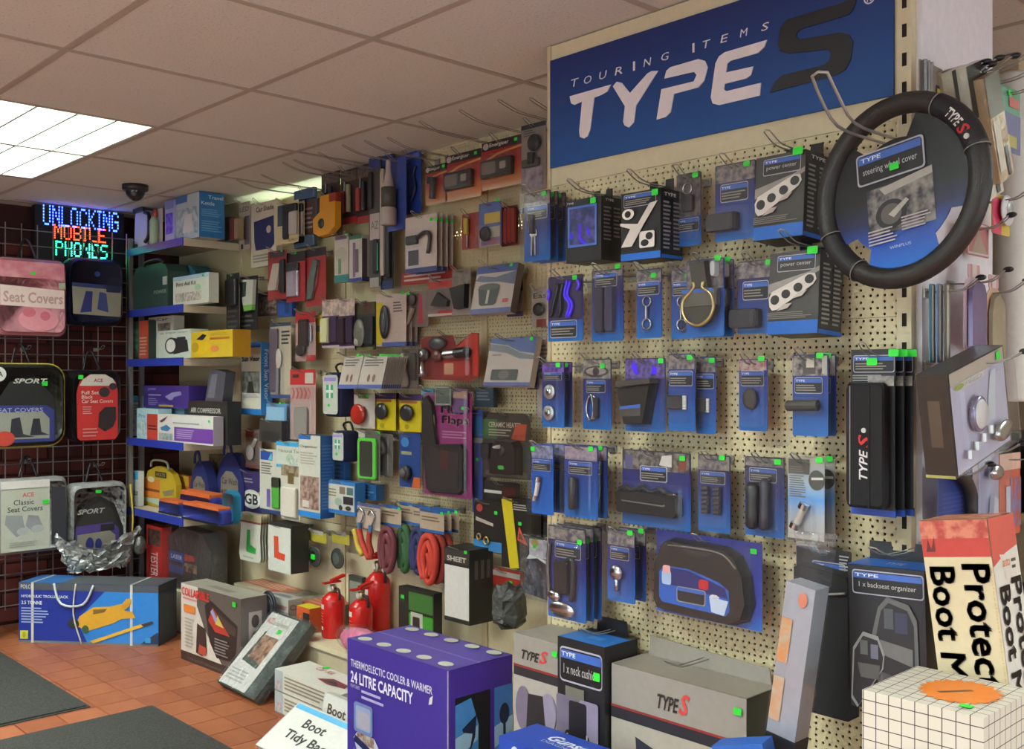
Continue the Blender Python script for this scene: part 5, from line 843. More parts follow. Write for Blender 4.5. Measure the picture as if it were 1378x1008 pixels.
# second shelf
o = SH(1, 'tool_case', 'case', 'dark green plastic case with arched black handle', (179, 226, 356, 415), .28, .11, '2e4640', body='case_shell', outline=[(0, 0), (1, 0), (1, .8), (.92, .96), (.8, 1), (.2, 1), (.08, .96), (0, .8)], D=[('r', .86, .98, .5, .68, 'a8aca4'), ('t', .62, .96, .32, .4, 'POWER', '9aa89c')], P=[('path', 'handle', [(.4, .96), (.46, 1.05), (.8, 1.06), (.95, .97)], .008, BLACK)])
o = SH(1, 'teal_dome', 'case', 'teal rounded case behind the white aid kit', (232, 266, 357, 410), .16, .1, '2c5f70', body='dome_shell', outline=[(0, 0), (1, 0), (1, .5), (.9, .82), (.7, .98), (.4, 1), (.14, .86), (.02, .55)], D=[('o', .5, .7, .74, .84, '3a8094')])
SH(1, 'aid_kit_carton', 'carton', 'white first aid kit box with small printed tools', (233, 281, 370, 409), .285, .05, 'c4c4b8', D=[('r', 0, 1, .86, 1, '9ab0c0'), ('t', .1, .66, .66, .8, 'First Aid Kit', '3c3a36', 1), ('i', .08, .8, .12, .42, '8a847c', 'c8bcae', 70.), ('o', .62, .8, .44, .66, '9cc09a'), ('s', .86, .92)])
# third shelf
SH(2, 'tester_pack', 'pack', 'red and dark green pack at the grid end of the third shelf', (177, 200, 432, 484), .26, .04, '26382e', D=[('r', .45, 1, 0, 1, 'b84a30'), ('l', .5, .95, .1, .6, 6, 'd0a890'), ('i', 0, .45, .2, .8, '1d2c24', '3c7a58', 50.)])
SH(2, 'bulb_carton', 'carton', 'white carton with black words behind the lantern box', (200, 233, 426, 482), .22, .06, 'c8c2b6', D=[('t', .05, .8, .9, .97, 'In-Car', '3a3632', 1), ('t', .05, .6, .4, .48, 'In C', '2f2c2a', 1), ('r', 0, .34, .52, .64, '2c5c9c'), ('i', .4, .9, .6, .84, '8a8278', '4c4844', 40.)])
SH(2, 'lantern_carton', 'carton', 'white krypton lantern box with black lamp picture', (212, 257, 444, 482), .285, .09, 'c0c8bc', D=[('t', .26, .9, .86, .95, 'Krypton Lantern', '5a625a'), ('t', .08, .2, .86, .95, 'AA', 'b86a60'), ('p', [(.5, .72), (.9, .62), (.94, .24), (.5, .14)], '2c2a2a'), ('o', .24, .62, .16, .74, '33302f'), ('o', .28, .56, .22, .68, 'd8d8d0'), ('p', [(.6, .74), (.85, .74), (.86, .64), (.62, .66)], '2c2a2a')])
SH(2, 'lantern_carton', 'carton', 'yellow lantern box with amber spotlight picture', (257, 313, 445, 482), .285, .09, 'c8a82c', D=[('p', [(.04, .3), (.1, .62), (.4, .6), (.5, .5), (.5, .2), (.2, .12)], 'd8b01c'), ('o', .02, .2, .2, .6, 'b8921c'), ('p', [(.14, .7), (.3, .9), (.4, .84), (.3, .66)], '2c2824'), ('r', .48, .94, .66, .74, 'b86828'), ('o', .5, .68, .2, .44, 'c87840'), ('l', .5, .96, .8, .92, 2, 'b09020')], R=[('r', 0, 1, 0, 1, 'b8861c')])
# fourth shelf
SH(3, 'wash_carton', 'carton', 'light blue and white carton at the grid end of the fourth shelf', (174, 192, 533, 592), .20, .08, 'a8c4cc', D=[('r', 0, 1, .84, 1, '4aa4d0'), ('l', .05, .95, .6, .8, 3, '5a7c8c'), ('o', .5, .95, .1, .6, '6a8a94'), ('r', .0, .4, .3, .4, '3c84bc'), ('r', 0, .4, .1, .2, '3c84bc')])
SH(3, 'wash_carton', 'carton', 'white and blue pressure washer box with a red panel', (184, 213, 550, 598), .295, .07, 'a8c8d0', D=[('t', .1, .4, .7, .82, 'Pro', '3c7ca8', 1), ('r', .5, 1, .0, .84, 'b84030'), ('l', .55, .95, .3, .5, 2, '3a2420'), ('i', .05, .5, .1, .6, '8cb0b8', 'c8d4d0', 40.)])
wbox = SH(3, 'washer_carton', 'carton', 'white carton with violet panel and blue washer picture', (212, 287, 559, 602), .30, .05, 'd0ccc6', D=[('r', .32, 1.0, .06, .56, '6a3c92'), ('l', .36, .7, .14, .5, 5, 'b098c8'), ('p', [(.04, .74), (.2, .94), (.14, .76), (.08, .68)], '6a4a50'), ('p', [(.06, .5), (.18, .62), (.26, .5), (.2, .38), (.08, .4)], '3c7aa8'), ('l', .3, .9, .66, .76, 1, '8a98a0'), ('i', .04, .3, .06, .3, '7c8c88', 'a8b0ac', 50.), ('s', .94, .84)], R=[('r', 0, 1, 0, 1, 'a49aa0')])
comp = SH(3, 'compressor_carton', 'carton', 'black air compressor box behind the violet panel carton', (253, 306, 540, 600), .24, .07, '282624', D=[('t', .08, .84, .72, .84, 'AIR COMPRESSOR', 'b8b4ac', 1), ('o', .46, .68, .4, .64, 'b06048'), ('o', .5, .62, .45, .6, 'c8c0b8'), ('s', .7, .5)])
w, h, c, z = frame_of('L', (184, 213, 550, 598), .295)
zc = comp.location.z + .21
I('purple_carton', 'carton', 'deep purple carton with silver gun picture lying on the washer boxes', 'L', (193, 254, 519, 549), .23, .10, '3c2a78', hk=False, D=[('t', .12, .3, .76, .88, 'power', 'b8b0d8'), ('l', .12, .5, .52, .62, 1, 'b0a8d0'), ('l', .12, .34, .1, .44, 4, '8a80b8'), ('r', .36, .68, .06, .14, 'b09a48'), ('p', [(.5, .5), (.66, .7), (.84, .76), (.86, .6), (.7, .5), (.66, .36), (.6, .36)], '8a84b8')], group='goods on the corner shelves')
I('speaker_device', 'device', 'dark grey upright device with sloped face on the compressor box', 'L', (273, 304, 497, 540), .22, .05, '4a4850', hk=False, body='device_shell', outline=[(.1, 0), (.85, 0), (1, .9), (.6, 1), (.3, .96)], D=[('p', [(.2, .1), (.5, .1), (.66, .86), (.4, .84)], '6c6874')], group='goods on the corner shelves')
I('support_carton', 'carton', 'plain pale carton under the purple one on the fourth shelf', 'L', (196, 248, 549, 598), .20, .1, '6a90a0', zb=SZ[3] + .0015, hk=False, group='goods on the corner shelves')
# fifth shelf
SH(4, 'vacuum_carton', 'carton', 'white and cyan vacuum carton peeping beside the yellow bag', (178, 186, 634, 662), .26, .03, 'c8d0cc', D=[('r', 0, 1, .76, 1, '3fa0cc'), ('t', .1, .95, .3, .5, 'Vacuum', '3a403c', 1)])
SH(4, 'sponge_pack', 'pack', 'yellow domed wash pad pack with orange label', (193, 237, 627, 692), .20, .03, 'c8a828', outline=[(0, 0), (.6, 0), (1, .14), (1, .6), (.9, .84), (.7, .96), (.4, .98), (.14, .84), (.02, .5)], D=[('r', .02, .52, .2, .66, 'd8802c'), ('rr', .38, .72, .72, .86, '3a3024'), ('t', .42, .68, .75, .83, 'HOLTS', 'b89c58', 1), ('o', .14, .36, .58, .72, 'd8c8a8'), ('r', .06, .52, .36, .42, '8a4030'), ('p', [(.6, .4), (.95, .5), (.9, .36), (.66, .3)], '8a8060'), ('p', [(.02, .18), (.52, .22), (.52, .06), (.02, .1)], 'b8c8b8')], P=[('path', 'carry_handle', [(.3, .96), (.36, 1.12), (.76, 1.12), (.84, .92)], .006, mat('8a8878', .4))])
SH(4, 'sponge_pack', 'pack', 'slim orange wash pad pack behind the yellow domed one', (236, 254, 640, 690), .14, .03, 'c8662c', D=[('r', 0, 1, .7, 1, 'c8a030'), ('o', .3, .8, .45, .65, 'd8b090')])
def lobe(k, px, label, off):
    return SH(4, 'wash_mitt_bag', 'bag', label, px, off, .05, '27306c', body='bag', outline=[(.0, 0), (1, 0), (1, .5), (.86, .76), (.62, .96), (.4, .96), (.14, .78), (0, .5)], D=[('p', [(.16, .1), (.82, .1), (.8, .56), (.6, .68), (.36, .68), (.18, .56)], '8c8474'), ('t', .22, .78, .48, .58, 'Car Wash', '2a2a3c', 1), ('i', .2, .78, .1, .4, '5a4a3c', 'b0704a', 50.)], P=[('path', 'loop', [(.36, .92), (.4, 1.1), (.56, 1.14), (.66, .92)], .007, mat('232a60', .7))])
lobe(0, (256, 281, 618, 690), 'navy looped wash mitt bag on the lowest shelf', .15)
lobe(1, (291, 328, 606, 694), 'big navy wash kit bag with cyan cloth at the wall end', .10)
SH(4, 'brush_pack', 'pack', 'tall green and orange brush head pack between the navy bags', (281, 294, 612, 690), .06, .03, '6a6c48', D=[('r', .1, .9, .3, .6, 'c0522c'), ('i', .1, .9, .62, .95, '7a6c50', '5a4030', 50.)])
SH(4, 'cyan_bottle', 'bottle', 'crumpled cyan cloth bundle at the wall end of the lowest shelf', (297, 316, 660, 697), .24, .04, '2c88b0', body='cloth', puff=[(.8, 0), (1, .4), (.8, 1)])
def pad(px, label, off, zadd=0):
    o = SH(4, 'sponge_brush', 'brush', label, px, off, .07, '2a3488', body='blue_body', puff=[(.96, 0), (1, .3), (1, .8), (.94, 1)], group='orange and blue sponge brushes')
    w, h, c, z = frame_of('L', px, off); h = z + h - SZ[4]
    mk('orange_top', loft(rrect(-w * .46, w * .46, h * .86, h * 1.16, .006, 2), [(1, -.003), (1, -.0695)]), mat('c8602c', .7), o)
    mk('dark_foot', loft(rrect(-w * .48, w * .44, -.0005, h * .14, .004, 2), [(1, -.005), (1, -.0725)]), BLACK, o)
    o.location.z += zadd; return o
pad((213, 241, 676, 692), 'orange and blue sponge brush with dark bristles, the shortest of three', .285)
pad((244, 296, 683, 701), 'long orange and blue sponge brush at the shelf front', .30)
pad((241, 283, 667, 700), 'orange and blue sponge brush stood up behind the long one', .23)
# under the shelves
I('tester_carton', 'carton', 'narrow red carton with white letters standing under the shelves', 'L', (197, 218, 708, 790), .25, .05, 'a82c28', zb=.205, hk=False, D=[('i', .1, .9, .66, .94, '2c2224', '6a4a40', 40.), ('tv', .3, .75, .12, .55, 'TESTER', 'c8b8b0', 1)])
I('black_carton', 'carton', 'black carton with small blue print under the shelves', 'L', (178, 197, 712, 790), .18, .1, '26242a', zb=.205, hk=False, D=[('r', .2, .9, .6, .66, '4a7a94'), ('l', .2, .8, .2, .5, 4, '54525a')])
o = I('film_bag', 'bag', 'large clear film bag over a blue and red laser lamp card', 'L', (225, 284, 712, 826), .22, .08, '3a3836', zb=.02 + .19, hk=False, body='dark_lamp', outline=[(.05, 0), (.95, 0), (1, .7), (.8, .96), (.3, 1), (.02, .8)], D=[('r', .06, .4, .42, .58, '2c4a8c'), ('t', .1, .36, .46, .53, 'LASER', 'b8c4d0', 1), ('p', [(.42, .46), (.66, .5), (.62, .58), (.42, .58)], 'a03830'), ('i', .42, .7, .3, .44, '3c3430', '9a7c64', 40.), ('r', .06, .4, .22, .36, '3a4c78')], film=True)
struct('trim_2', box(SX0, SX1, Y_L - .24, Y_L - .01, .0, .2), M_CREAM)
# ================================================================== wire grid and its bags
gp = thing('wire_grid', 'chrome wire grid panel hung with seat cover bags in front of dark red bricks', 'wire grid', (X_M, 0, 0))
M_W = mat('a8a4a4', .3, .8)
vw = tube([(0, 0, .12), (0, 0, 2.03)], .003, 6); hw = tube([(0, 1.15, 0), (0, 2.30, 0)], .003, 6); vm = hm = None
y = 1.16
while y < 2.31:
    if vm is None: q = mk('wire', vw, M_W, gp); vm = q.data
    else: q = mk('wire', vm, None, gp)
    q.location = (0, y, 0); y += .0755
z = .14
while z < 2.04:
    if hm is None: q = mk('wire', hw, M_W, gp); hm = q.data
    else: q = mk('wire', hm, None, gp)
    q.location = (.0045, 0, z); z += .0775
mk('side_bar', box(-.01, .01, 2.285, 2.31, .0, 2.06), mat('8d8a90', .4, .6), gp)
mk('stand_leg', box(-.012, .012, 1.5, 1.52, .0, .14), M_W, gp)
PUFF = [(.93, 0), (1, .25), (1, .7), (.95, .92), (.9, 1)]
def handle(o, w, h, x=0, r=.006, up=.1, wid=.09):
    mk('strap', tube(smoothp([(x - wid / 2, -.05, h - .01), (x - wid * .2, -.03, h + up * .8), (x, -.02, h + up), (x + wid * .2, -.03, h + up * .8), (x + wid / 2, -.05, h - .01)]), r, 6), BLACK, o, True)
def SB(label, px, off, col, D, d=.13, strap=True, rr=.2, edge=None, kind='film', **k):
    w, h, c, z = frame_of('M', px, off)
    o = I('seat_cover_bag', 'bag', label, 'M', px, off, d, bodymat=mat(col, .35, 0, kind), body='bag_body', puff=PUFF, D=D, hk=False, group='seat cover bags on the wire grid', outline=[((a + w / 2) / w, b / h) for a, b in rrect(-w / 2, w / 2, 0, h, rr * min(w, h), 4)], **k)
    if strap: handle(o, w, h)
    if edge: mk('piping', tube([(a * .985, -d * .72, h / 2 + (b - h / 2) * .985) for a, b in rrect(-w / 2, w / 2, 0, h, rr * min(w, h), 5)], .006, 6, True), mat(edge, .5), o, True)
    return o
SB('pink bag of seat covers with pale lettered band', (-6, 92, 347, 452), .17, 'd08a94', [('i', .06, .94, .74, .95, 'cc7684', 'dc9ca4', 18.), ('p', [(.06, .38), (.94, .36), (.94, .60), (.06, .64)], 'e4ccc4'), ('t', .10, .92, .42, .56, 'Seat Covers', 'b8948c', 2), ('o', .3, .86, .06, .36, 'd88e98'), ('o', .36, .54, .24, .36, 'c86878'), ('o', .6, .74, .2, .32, 'c86878'), ('s', .5, .8, .02, .014), ('r', .86, .95, .62, .70, 'a8b098')], edge='4a3438', rr=.12)
SB('navy bag of seat covers with greenish film top', (92, 168, 347, 438), .15, '1c2038', [('p', [(.06, .62), (.94, .60), (.92, .14), (.08, .16)], '8a8474'), ('p', [(.06, .62), (.94, .6), (.94, .54), (.06, .56)], '2c3464'), ('p', [(.2, .18), (.3, .5), (.42, .5), (.4, .2)], '2c306c'), ('p', [(.5, .24), (.54, .5), (.66, .48), (.7, .2)], '3a4278'), ('rr', .66, .92, .5, .6, '23264a'), ('o', .45, .55, .72, .8, '2c3c80')], rr=.2)
SB('dark green sport seat cover bag with yellow piping', (-22, 90, 489, 602), .17, '2a2c26', [('p', [(.06, .14), (.12, .5), (.3, .78), (.6, .84), (.84, .6), (.88, .14)], '1d1e1c'), ('t', .34, .76, .76, .82, 'SPORT', 'b8b8b0', 2, .3), ('p', [(.06, .06), (.84, .06), (.84, .44), (.74, .5), (.06, .50)], '2c3270'), ('p', [(.08, .1), (.78, .1), (.78, .34), (.7, .42), (.08, .42)], '8a8c80'), ('t', .12, .7, .42, .47, 'SEAT COVERS', '9ca0c0', 1), ('p', [(.3, .12), (.32, .34), (.42, .36), (.46, .16), (.6, .12)], '2a2a32'), ('p', [(.54, .14), (.58, .34), (.66, .34), (.68, .18), (.78, .14)], '2a2a32'), ('o', .12, .36, .02, .2, 'b03c30'), ('o', .06, .26, .78, .96, 'd0d0c8'), ('t', .1, .22, .84, .9, 'AA', '2a2a28', 1), ('s', .72, .76, .026, .022)], edge='b8a83a', rr=.2)
SB('black bag of seat covers with a big red label', (97, 165, 498, 594), .14, '1c1b1e', [('p', [(.1, .06), (.16, .02), (.84, .02), (.9, .08), (.9, .7), (.86, .84), (.66, .94), (.34, .94), (.14, .84), (.08, .68)], 'c02e2c'), ('p', [(.14, .78), (.2, .86), (.36, .94), (.64, .94), (.8, .88), (.88, .78)], 'd0c8bc'), ('t', .42, .6, .83, .88, 'ACE', 'b04440', 2), ('o', .52, .74, .62, .76, '3a3230'), ('o', .72, .88, .72, .82, '3a3230'), ('t', .18, .52, .66, .71, 'Full Set', 'e0ccc0', 1), ('t', .18, .4, .60, .65, 'Black', 'e0ccc0', 1), ('t', .18, .8, .54, .59, 'Car Seat Covers', 'e0ccc0', 1), ('l', .2, .4, .38, .5, 4, 'd8988c'), ('p', [(.5, .2), (.52, .4), (.64, .48), (.86, .48), (.86, .3), (.8, .2), (.64, .14)], '2c2220'), ('l', .2, .5, .06, .2, 3, 'd0847a'), ('s', .16, .9, .026, .022)], rr=.18)
SB('grey bag of seat covers with silver green card', (-4, 93, 644, 745), .17, '9a9894', [('r', .05, .72, .05, .88, 'b4b8a8'), ('t', .34, .5, .76, .82, 'ACE', 'c05850', 2), ('t', .22, .5, .66, .73, 'Classic', '4c504c', 1), ('t', .14, .62, .57, .64, 'Seat Covers', '4c504c', 1), ('p', [(.1, .42), (.12, .54), (.34, .52), (.36, .4), (.4, .3), (.26, .24)], '8c9090'), ('p', [(.38, .38), (.42, .52), (.56, .5), (.62, .36), (.5, .28)], '8c9090'), ('o', .26, .42, .26, .36, 'a8acac'), ('o', .46, .64, .28, .38, 'a8acac'), ('l', .16, .6, .1, .18, 3, '989c8c'), ('r', .05, .72, .88, .98, 'd8d4cc'), ('p', [(.74, .1), (.96, .14), (.94, .86), (.74, .88)], '33343c'), ('s', .66, .68, .03, .02)], rr=.1, kind='foil')
o = SB('open silver film sport seat cover bag with yellow cord', (96, 173, 650, 762), .16, 'a4a4a0', [('p', [(.0, .06), (.06, .5), (.24, .76), (.5, .84), (.74, .74), (.9, .45), (.94, .06)], '26251f'), ('p', [(.02, .12), (.1, .5), (.26, .7), (.5, .78), (.7, .68), (.86, .4), (.88, .1)], '33312c'), ('t', .1, .58, .64, .70, 'SPORT', 'b0b0a8', 2, .3), ('p', [(.04, .1), (.86, .08), (.82, .44), (.7, .52), (.08, .5)], '4c3c7c'), ('p', [(.1, .16), (.76, .12), (.76, .36), (.66, .42), (.1, .4)], '8a8474'), ('o', .24, .38, .2, .36, '2c3070'), ('o', .4, .52, .2, .34, '2c3070'), ('rr', .5, .74, .42, .5, '26252a'), ('s', .46, .9, .03, .016)], rr=.14, kind='foil')
w, h, c, z = frame_of('M', (96, 178, 650, 762), .16)
mk('yellow_cord', tube(smoothp([(w * .5, -.13, h * .96), (w * .53, -.14, h * .5), (w * .46, -.14, h * .02)]), .005, 6), mat('c0a83c', .6), o, True)
# crumpled clear film gathered under the sport bag
fp = onX(132, 788, X_M + .22); fp.z = max(fp.z, .305)
o = thing('crumpled_film', 'crumpled glossy clear film hanging over the jack carton', 'film', fp)
random.seed(5)
nu, nv = 22, 12; V = []; F = []
for j in range(nv + 1):
    for i in range(nu + 1):
        a = PI * i / nu; rad = 1 - .35 * (j / nv) ** 1.5
        V.append((.07 * math.sin(a) * rad + random.uniform(-.014, .014), -.21 * math.cos(a) * rad + random.uniform(-.012, .012), .20 * (1 - j / nv) * (.6 + .4 * abs(math.cos(a * .9 + .3))) + random.uniform(-.01, .01)))
for j in range(nv):
    for i in range(nu): k = j * (nu + 1) + i; F.append((k, k + 1, k + nu + 2, k + nu + 1))
mk('film_folds', (V, F), mat('a8aaa6', .18, .55, 'foil'), o)
mk('film_knot', ellipsoid(.03, .2, .1, .025, .035, .05, 10, 7), mat('6a6864', .25, .3, 'foil'), o, True)
for py, px in ((640, 35), (640, 135), (487, 130), (345, 36)): pass
# grid hooks behind the bags: pale pegs and dark tags
for px, py in ((30, 470), (128, 470), (128, 625), (30, 620)):
    p = onX(px, py, X_M); hook('M', p.y, p.z, .10, 'wire hook clipped on the chrome grid', tip=.015, group='hooks on the wire grid')
# ---- moving message sign
led = thing('message_sign', 'moving message sign with blue, red and green lamp letters under the ceiling', 'sign', (X_M - .04, 0, 0))
a, b = onX(48, 300, X_M - .03), onX(168, 300, X_M - .03); zt_ = CEIL - .012; zl = onX(110, 385, X_M - .03).z
mk('housing', box(-.05, 0, a.y, b.y, zl, zt_), mat('14141c', .4), led)
FONT = dict(U='10001 10001 10001 10001 10001 10001 01110', N='10001 11001 10101 10101 10011 10001 10001', L='10000 10000 10000 10000 10000 10000 11111', O='01110 10001 10001 10001 10001 10001 01110', C='01110 10001 10000 10000 10000 10001 01110', K='10001 10010 10100 11000 10100 10010 10001', I='111 010 010 010 010 010 111', G='01110 10001 10000 10111 10001 10001 01110', M='10001 11011 10101 10101 10001 10001 10001', B='11110 10001 10001 11110 10001 10001 11110', E='11111 10000 10000 11110 10000 10000 11111', P='11110 10001 10001 11110 10000 10000 10000', H='10001 10001 10001 11111 10001 10001 10001', S='01111 10000 10000 01110 00001 00001 11110')
for wd_, px0, px1, y0, y1, col in (('UNLOCKING', 58, 160, 278, 302, '3a5cff'), ('MOBILE', 73, 143, 302, 319, 'ff4a22'), ('PHONES', 75, 145, 324, 341, '30ffb0')):
    p0, p1 = onX(px0, 300, X_M - .035), onX(px1, 300, X_M - .035); yc = (px0 + px1) / 2
    zz1, zz0 = onX(yc, y0 + 4, X_M - .035).z, onX(yc, y1 + 4, X_M - .035).z
    cols = sum(len(FONT[ch].split()[0]) + 1 for ch in wd_) - 1; dy = (p1.y - p0.y) / cols; dz = (zz1 - zz0) / 6
    x = 0; gs = []
    for ch in wd_:
        rows = FONT[ch].split()
        for r, row in enumerate(rows):
            for cc, bit in enumerate(row):
                if bit == '1': gs.append(xf(box(0, .003, -dy * .3, dy * .3, -dz * .3, dz * .3), Matrix.Translation((.0005, p0.y + (x + cc + .5) * dy, zz1 - r * dz))))
        x += len(rows[0]) + 1
    mk('lamp_word', join(*gs), emis(col, 7 if col != 'ff4a22' else 5), led)
# ---- dome camera on the ceiling
p = onZ(182, 249, CEIL)
o = thing('dome_camera', 'black dome security camera on the ceiling tiles', 'camera', p)
mk('base_ring', lathe([(.052, -.028), (.058, -.022), (.058, -.001), (.05, 0)][::1], 24), mat('26242a', .4), o, True)
mk('dome', ellipsoid(0, 0, -.026, .044, .044, .048, 18, 10), mat('2c2a30', .08), o, True)
mk('lens', ellipsoid(.03, -.02, -.045, .012, .012, .012, 10, 6), mat('6a6468', .1), o, True)
# ================================================================== floor goods
def FB(name, cat, label, fl_, rz, w, d, h, col, D=(), R=(), T=(), L=(), z=0, rx=0, ry=0, body='carton', outline=None, bodymat=None, P=(), group=None, film=False):
    """box whose front lower left corner stands at FL_ (x, y), turned by RZ degrees"""
    a = R_(rz); ux = Vector((math.cos(a), math.sin(a), 0)); uy = Vector((-math.sin(a), math.cos(a), 0))
    loc = Vector((fl_[0], fl_[1], z)) + ux * w / 2 + uy * d
    o = thing(name, label, cat, loc, (R_(rx), R_(ry), a), group)
    mk(body, prism([(-w / 2 + u * w, v * h) for u, v in outline], 0, -d) if outline else box(-w / 2, w / 2, -d, 0, 0, h), bodymat or mat(col, .45), o)
    decals(o, D, 'F', w, d, h); decals(o, R, 'R', w, d, h); decals(o, T, 'T', w, d, h); decals(o, L, 'L', w, d, h)
    products(o, P, w, h, d + .002)
    if film: mk('clear_wrap', loft(rrect(-w / 2 - .006, w / 2 + .006, -.0, h + .01, .012, 3), [(1, .004), (1.01, -d * .6), (.985, -d - .008)]), FILM, o)
    return o
# door mats
def matmat():
    m, t, b = nt('loop_pile_mat'); L = t.links
    tc = N(t, 'ShaderNodeTexCoord'); no = N(t, 'ShaderNodeTexNoise'); no.inputs['Scale'].default_value = 160; no.inputs['Detail'].default_value = 3
    L.new(tc.outputs['Object'], no.inputs['Vector']); r = N(t, 'ShaderNodeValToRGB'); e = r.color_ramp.elements; e[0].position = .3; e[0].color = lin('21211e'); e[1].position = .72; e[1].color = lin('403f39')
    L.new(no.outputs[0], r.inputs[0]); L.new(r.outputs[0], b.inputs['Base Color']); b.inputs['Roughness'].default_value = 1
    bp = N(t, 'ShaderNodeBump'); bp.inputs['Strength'].default_value = .8; bp.inputs['Distance'].default_value = .005; L.new(no.outputs[0], bp.inputs['Height']); L.new(bp.outputs[0], b.inputs['Normal'])
    return m
M_MAT = matmat(); M_EDGE = mat('2e2e2b', .8)
for x0, x1, y0, y1, lb in ((-5.15, -3.912, .4, 1.491, 'grey loop pile door mat in front of the jack carton'), (-3.76, -2.2, .55, 1.668, 'grey loop pile door mat beside the row of floor boxes')):
    o = thing('door_mat', lb, 'mat', ((x0 + x1) / 2, (y0 + y1) / 2, 0), group='grey door mats'); hx, hy = (x1 - x0) / 2, (y1 - y0) / 2
    mk('rubber_border', box(-hx, hx, -hy, hy, 0, .004), M_EDGE, o); mk('pile', box(-hx + .012, hx - .012, -hy + .012, hy - .012, .004, .009), M_MAT, o)
# trolley jack carton with straps
jl = (-5.125, 1.615); jk = FB('jack_carton', 'carton', 'large blue trolley jack carton with white packing straps and yellow jack picture', jl, 39.8, .70, .19, .285, '1b2f8c',
   D=[('r', 0, 1, .88, 1, '4c5058'), ('p', [(.5, .0), (1, 0), (1, .88), (.62, .88), (.42, .4)], '2a7cc8'), ('r', 0, 1, 0, .04, '6a7078'), ('t', .015, .11, .90, .97, 'POLCO', 'b8bcc4', 2), ('t', .02, .36, .74, .80, 'HYDRAULIC TROLLEY JACK', 'd8dce8', 2), ('t', .02, .17, .64, .70, '2.5 TONNE', 'd8dce8', 2), ('l', .02, .22, .32, .6, 6, '98a8d8'), ('r', .012, .07, .06, .2, 'c8c83a'), ('o', .028, .054, .08, .18, 'a0a028'),
      ('p', [(.42, .3), (.44, .46), (.54, .62), (.66, .64), (.76, .7), (.8, .66), (.76, .58), (.82, .56), (.84, .46), (.74, .44), (.68, .36), (.5, .22)], 'd09a2c'), ('p', [(.54, .58), (.64, .6), (.62, .54), (.54, .5)], '7a5a28'), ('o', .36, .44, .26, .42, '2a3028'), ('o', .46, .51, .18, .32, '3c5a38'), ('p', [(.52, .06), (.9, .38), (.92, .34), (.54, .02)], 'd8a838'), ('p', [(.88, .36), (.96, .42), (.97, .38), (.9, .32)], '3a3a38'), ('p', [(.74, .66), (.78, .78), (.81, .78), (.8, .66)], 'd09a2c'), ('p', [(.88, .04), (1, .24), (1, .04)], '26344c'), ('rr', .91, .95, .06, .14, '3a8cc8')],
   R=[('r', 0, 1, 0, 1, '232838'), ('r', 0, 1, .9, 1, '3c4048')], T=[('r', 0, 1, 0, 1, '3a70b0'), ('r', .3, 1, 0, 1, '55585c')])
M_STR = mat('c8c4bc', .4)
for u in (.10, .81): mk('packing_strap', join(box(-.35 + .7 * u - .006, -.35 + .7 * u + .006, -.1925, -.191, 0, .287), box(-.35 + .7 * u - .006, -.35 + .7 * u + .006, -.1925, .0, .286, .2875)), M_STR, jk)
mk('packing_strap', tube(smoothp([(-.06, -.193, .285), (-.07, -.196, .14), (-.03, -.193, .0)]), .004, 6), M_STR, jk, True)
mk('carry_handle', tube(smoothp([(-.17, -.194, .285), (-.13, -.20, .19), (-.02, -.20, .19), (.03, -.194, .28)]), .006, 6), mat('c0c4c8', .2), jk, True)
# pale leg of the stand beside it
FB('pale_box', 'carton', 'narrow cream carton standing at the end of the jack carton', (-5.27, 1.44), 35, .07, .07, .30, 'b8b090', D=[('r', .1, .9, .84, .96, '6a6a58')])
# collapsible organiser carton
FB('organiser_carton', 'carton', 'grey and white collapsible organiser carton with red lettering', (-4.32, 2.05), 2.5, .50, .125, .341, '8a8078',
   D=[('p', [(0, .12), (.7, .12), (.4, .5), (.3, .78), (.3, 1), (0, 1)], 'cfc4b8'), ('p', [(.3, 1), (1, 1), (1, .12), (.7, .12), (.4, .52), (.28, .76)], '5c524c'), ('r', 0, 1, 0, .12, '3c2e2a'), ('t', .12, .7, .03, .06, 'CAR BOOT ORGANISER', '7a6a64'), ('p', [(.42, .8), (.52, .88), (.96, .66), (.92, .2), (.62, .18), (.5, .36)], '2e2624'), ('p', [(.52, .8), (.94, .62), (.93, .52), (.6, .56)], '463a36'), ('p', [(.48, .62), (.56, .8), (.76, .58), (.84, .5), (.6, .5)], 'b03a2c'), ('p', [(.6, .6), (.64, .72), (.74, .58)], 'c8b458'), ('p', [(.56, .78), (.64, .66), (.6, .62), (.52, .74)], '8a90b8'),
      ('t', .02, .50, .85, .96, 'COLLAPSIBLE', 'd0342c', 2), ('l', .04, .3, .80, .84, 1, 'c8706a'), ('rr', .06, .26, .64, .74, 'd87a30'), ('l', .08, .24, .18, .58, 9, 'a89c90'), ('p', [(.28, .16), (.3, .54), (.44, .5), (.46, .2), (.38, .14)], '3a2a28'), ('p', [(.32, .16), (.34, .28), (.46, .26), (.45, .16)], 'b04838'), ('l', .6, .84, .22, .44, 6, '857c78'), ('s', .92, .92, .028, .02)],
   R=[('r', 0, 1, 0, 1, '6c6460'), ('r', .3, .8, .38, .82, 'b8b0a8'), ('o', .4, .7, .62, .78, '4a4442'), ('o', .4, .7, .42, .58, '4a4442')], T=[('r', 0, 1, 0, 1, '9a9284'), ('p', [(.3, .3), (.7, .25), (.75, .5), (.35, .55)], '7c746a')])
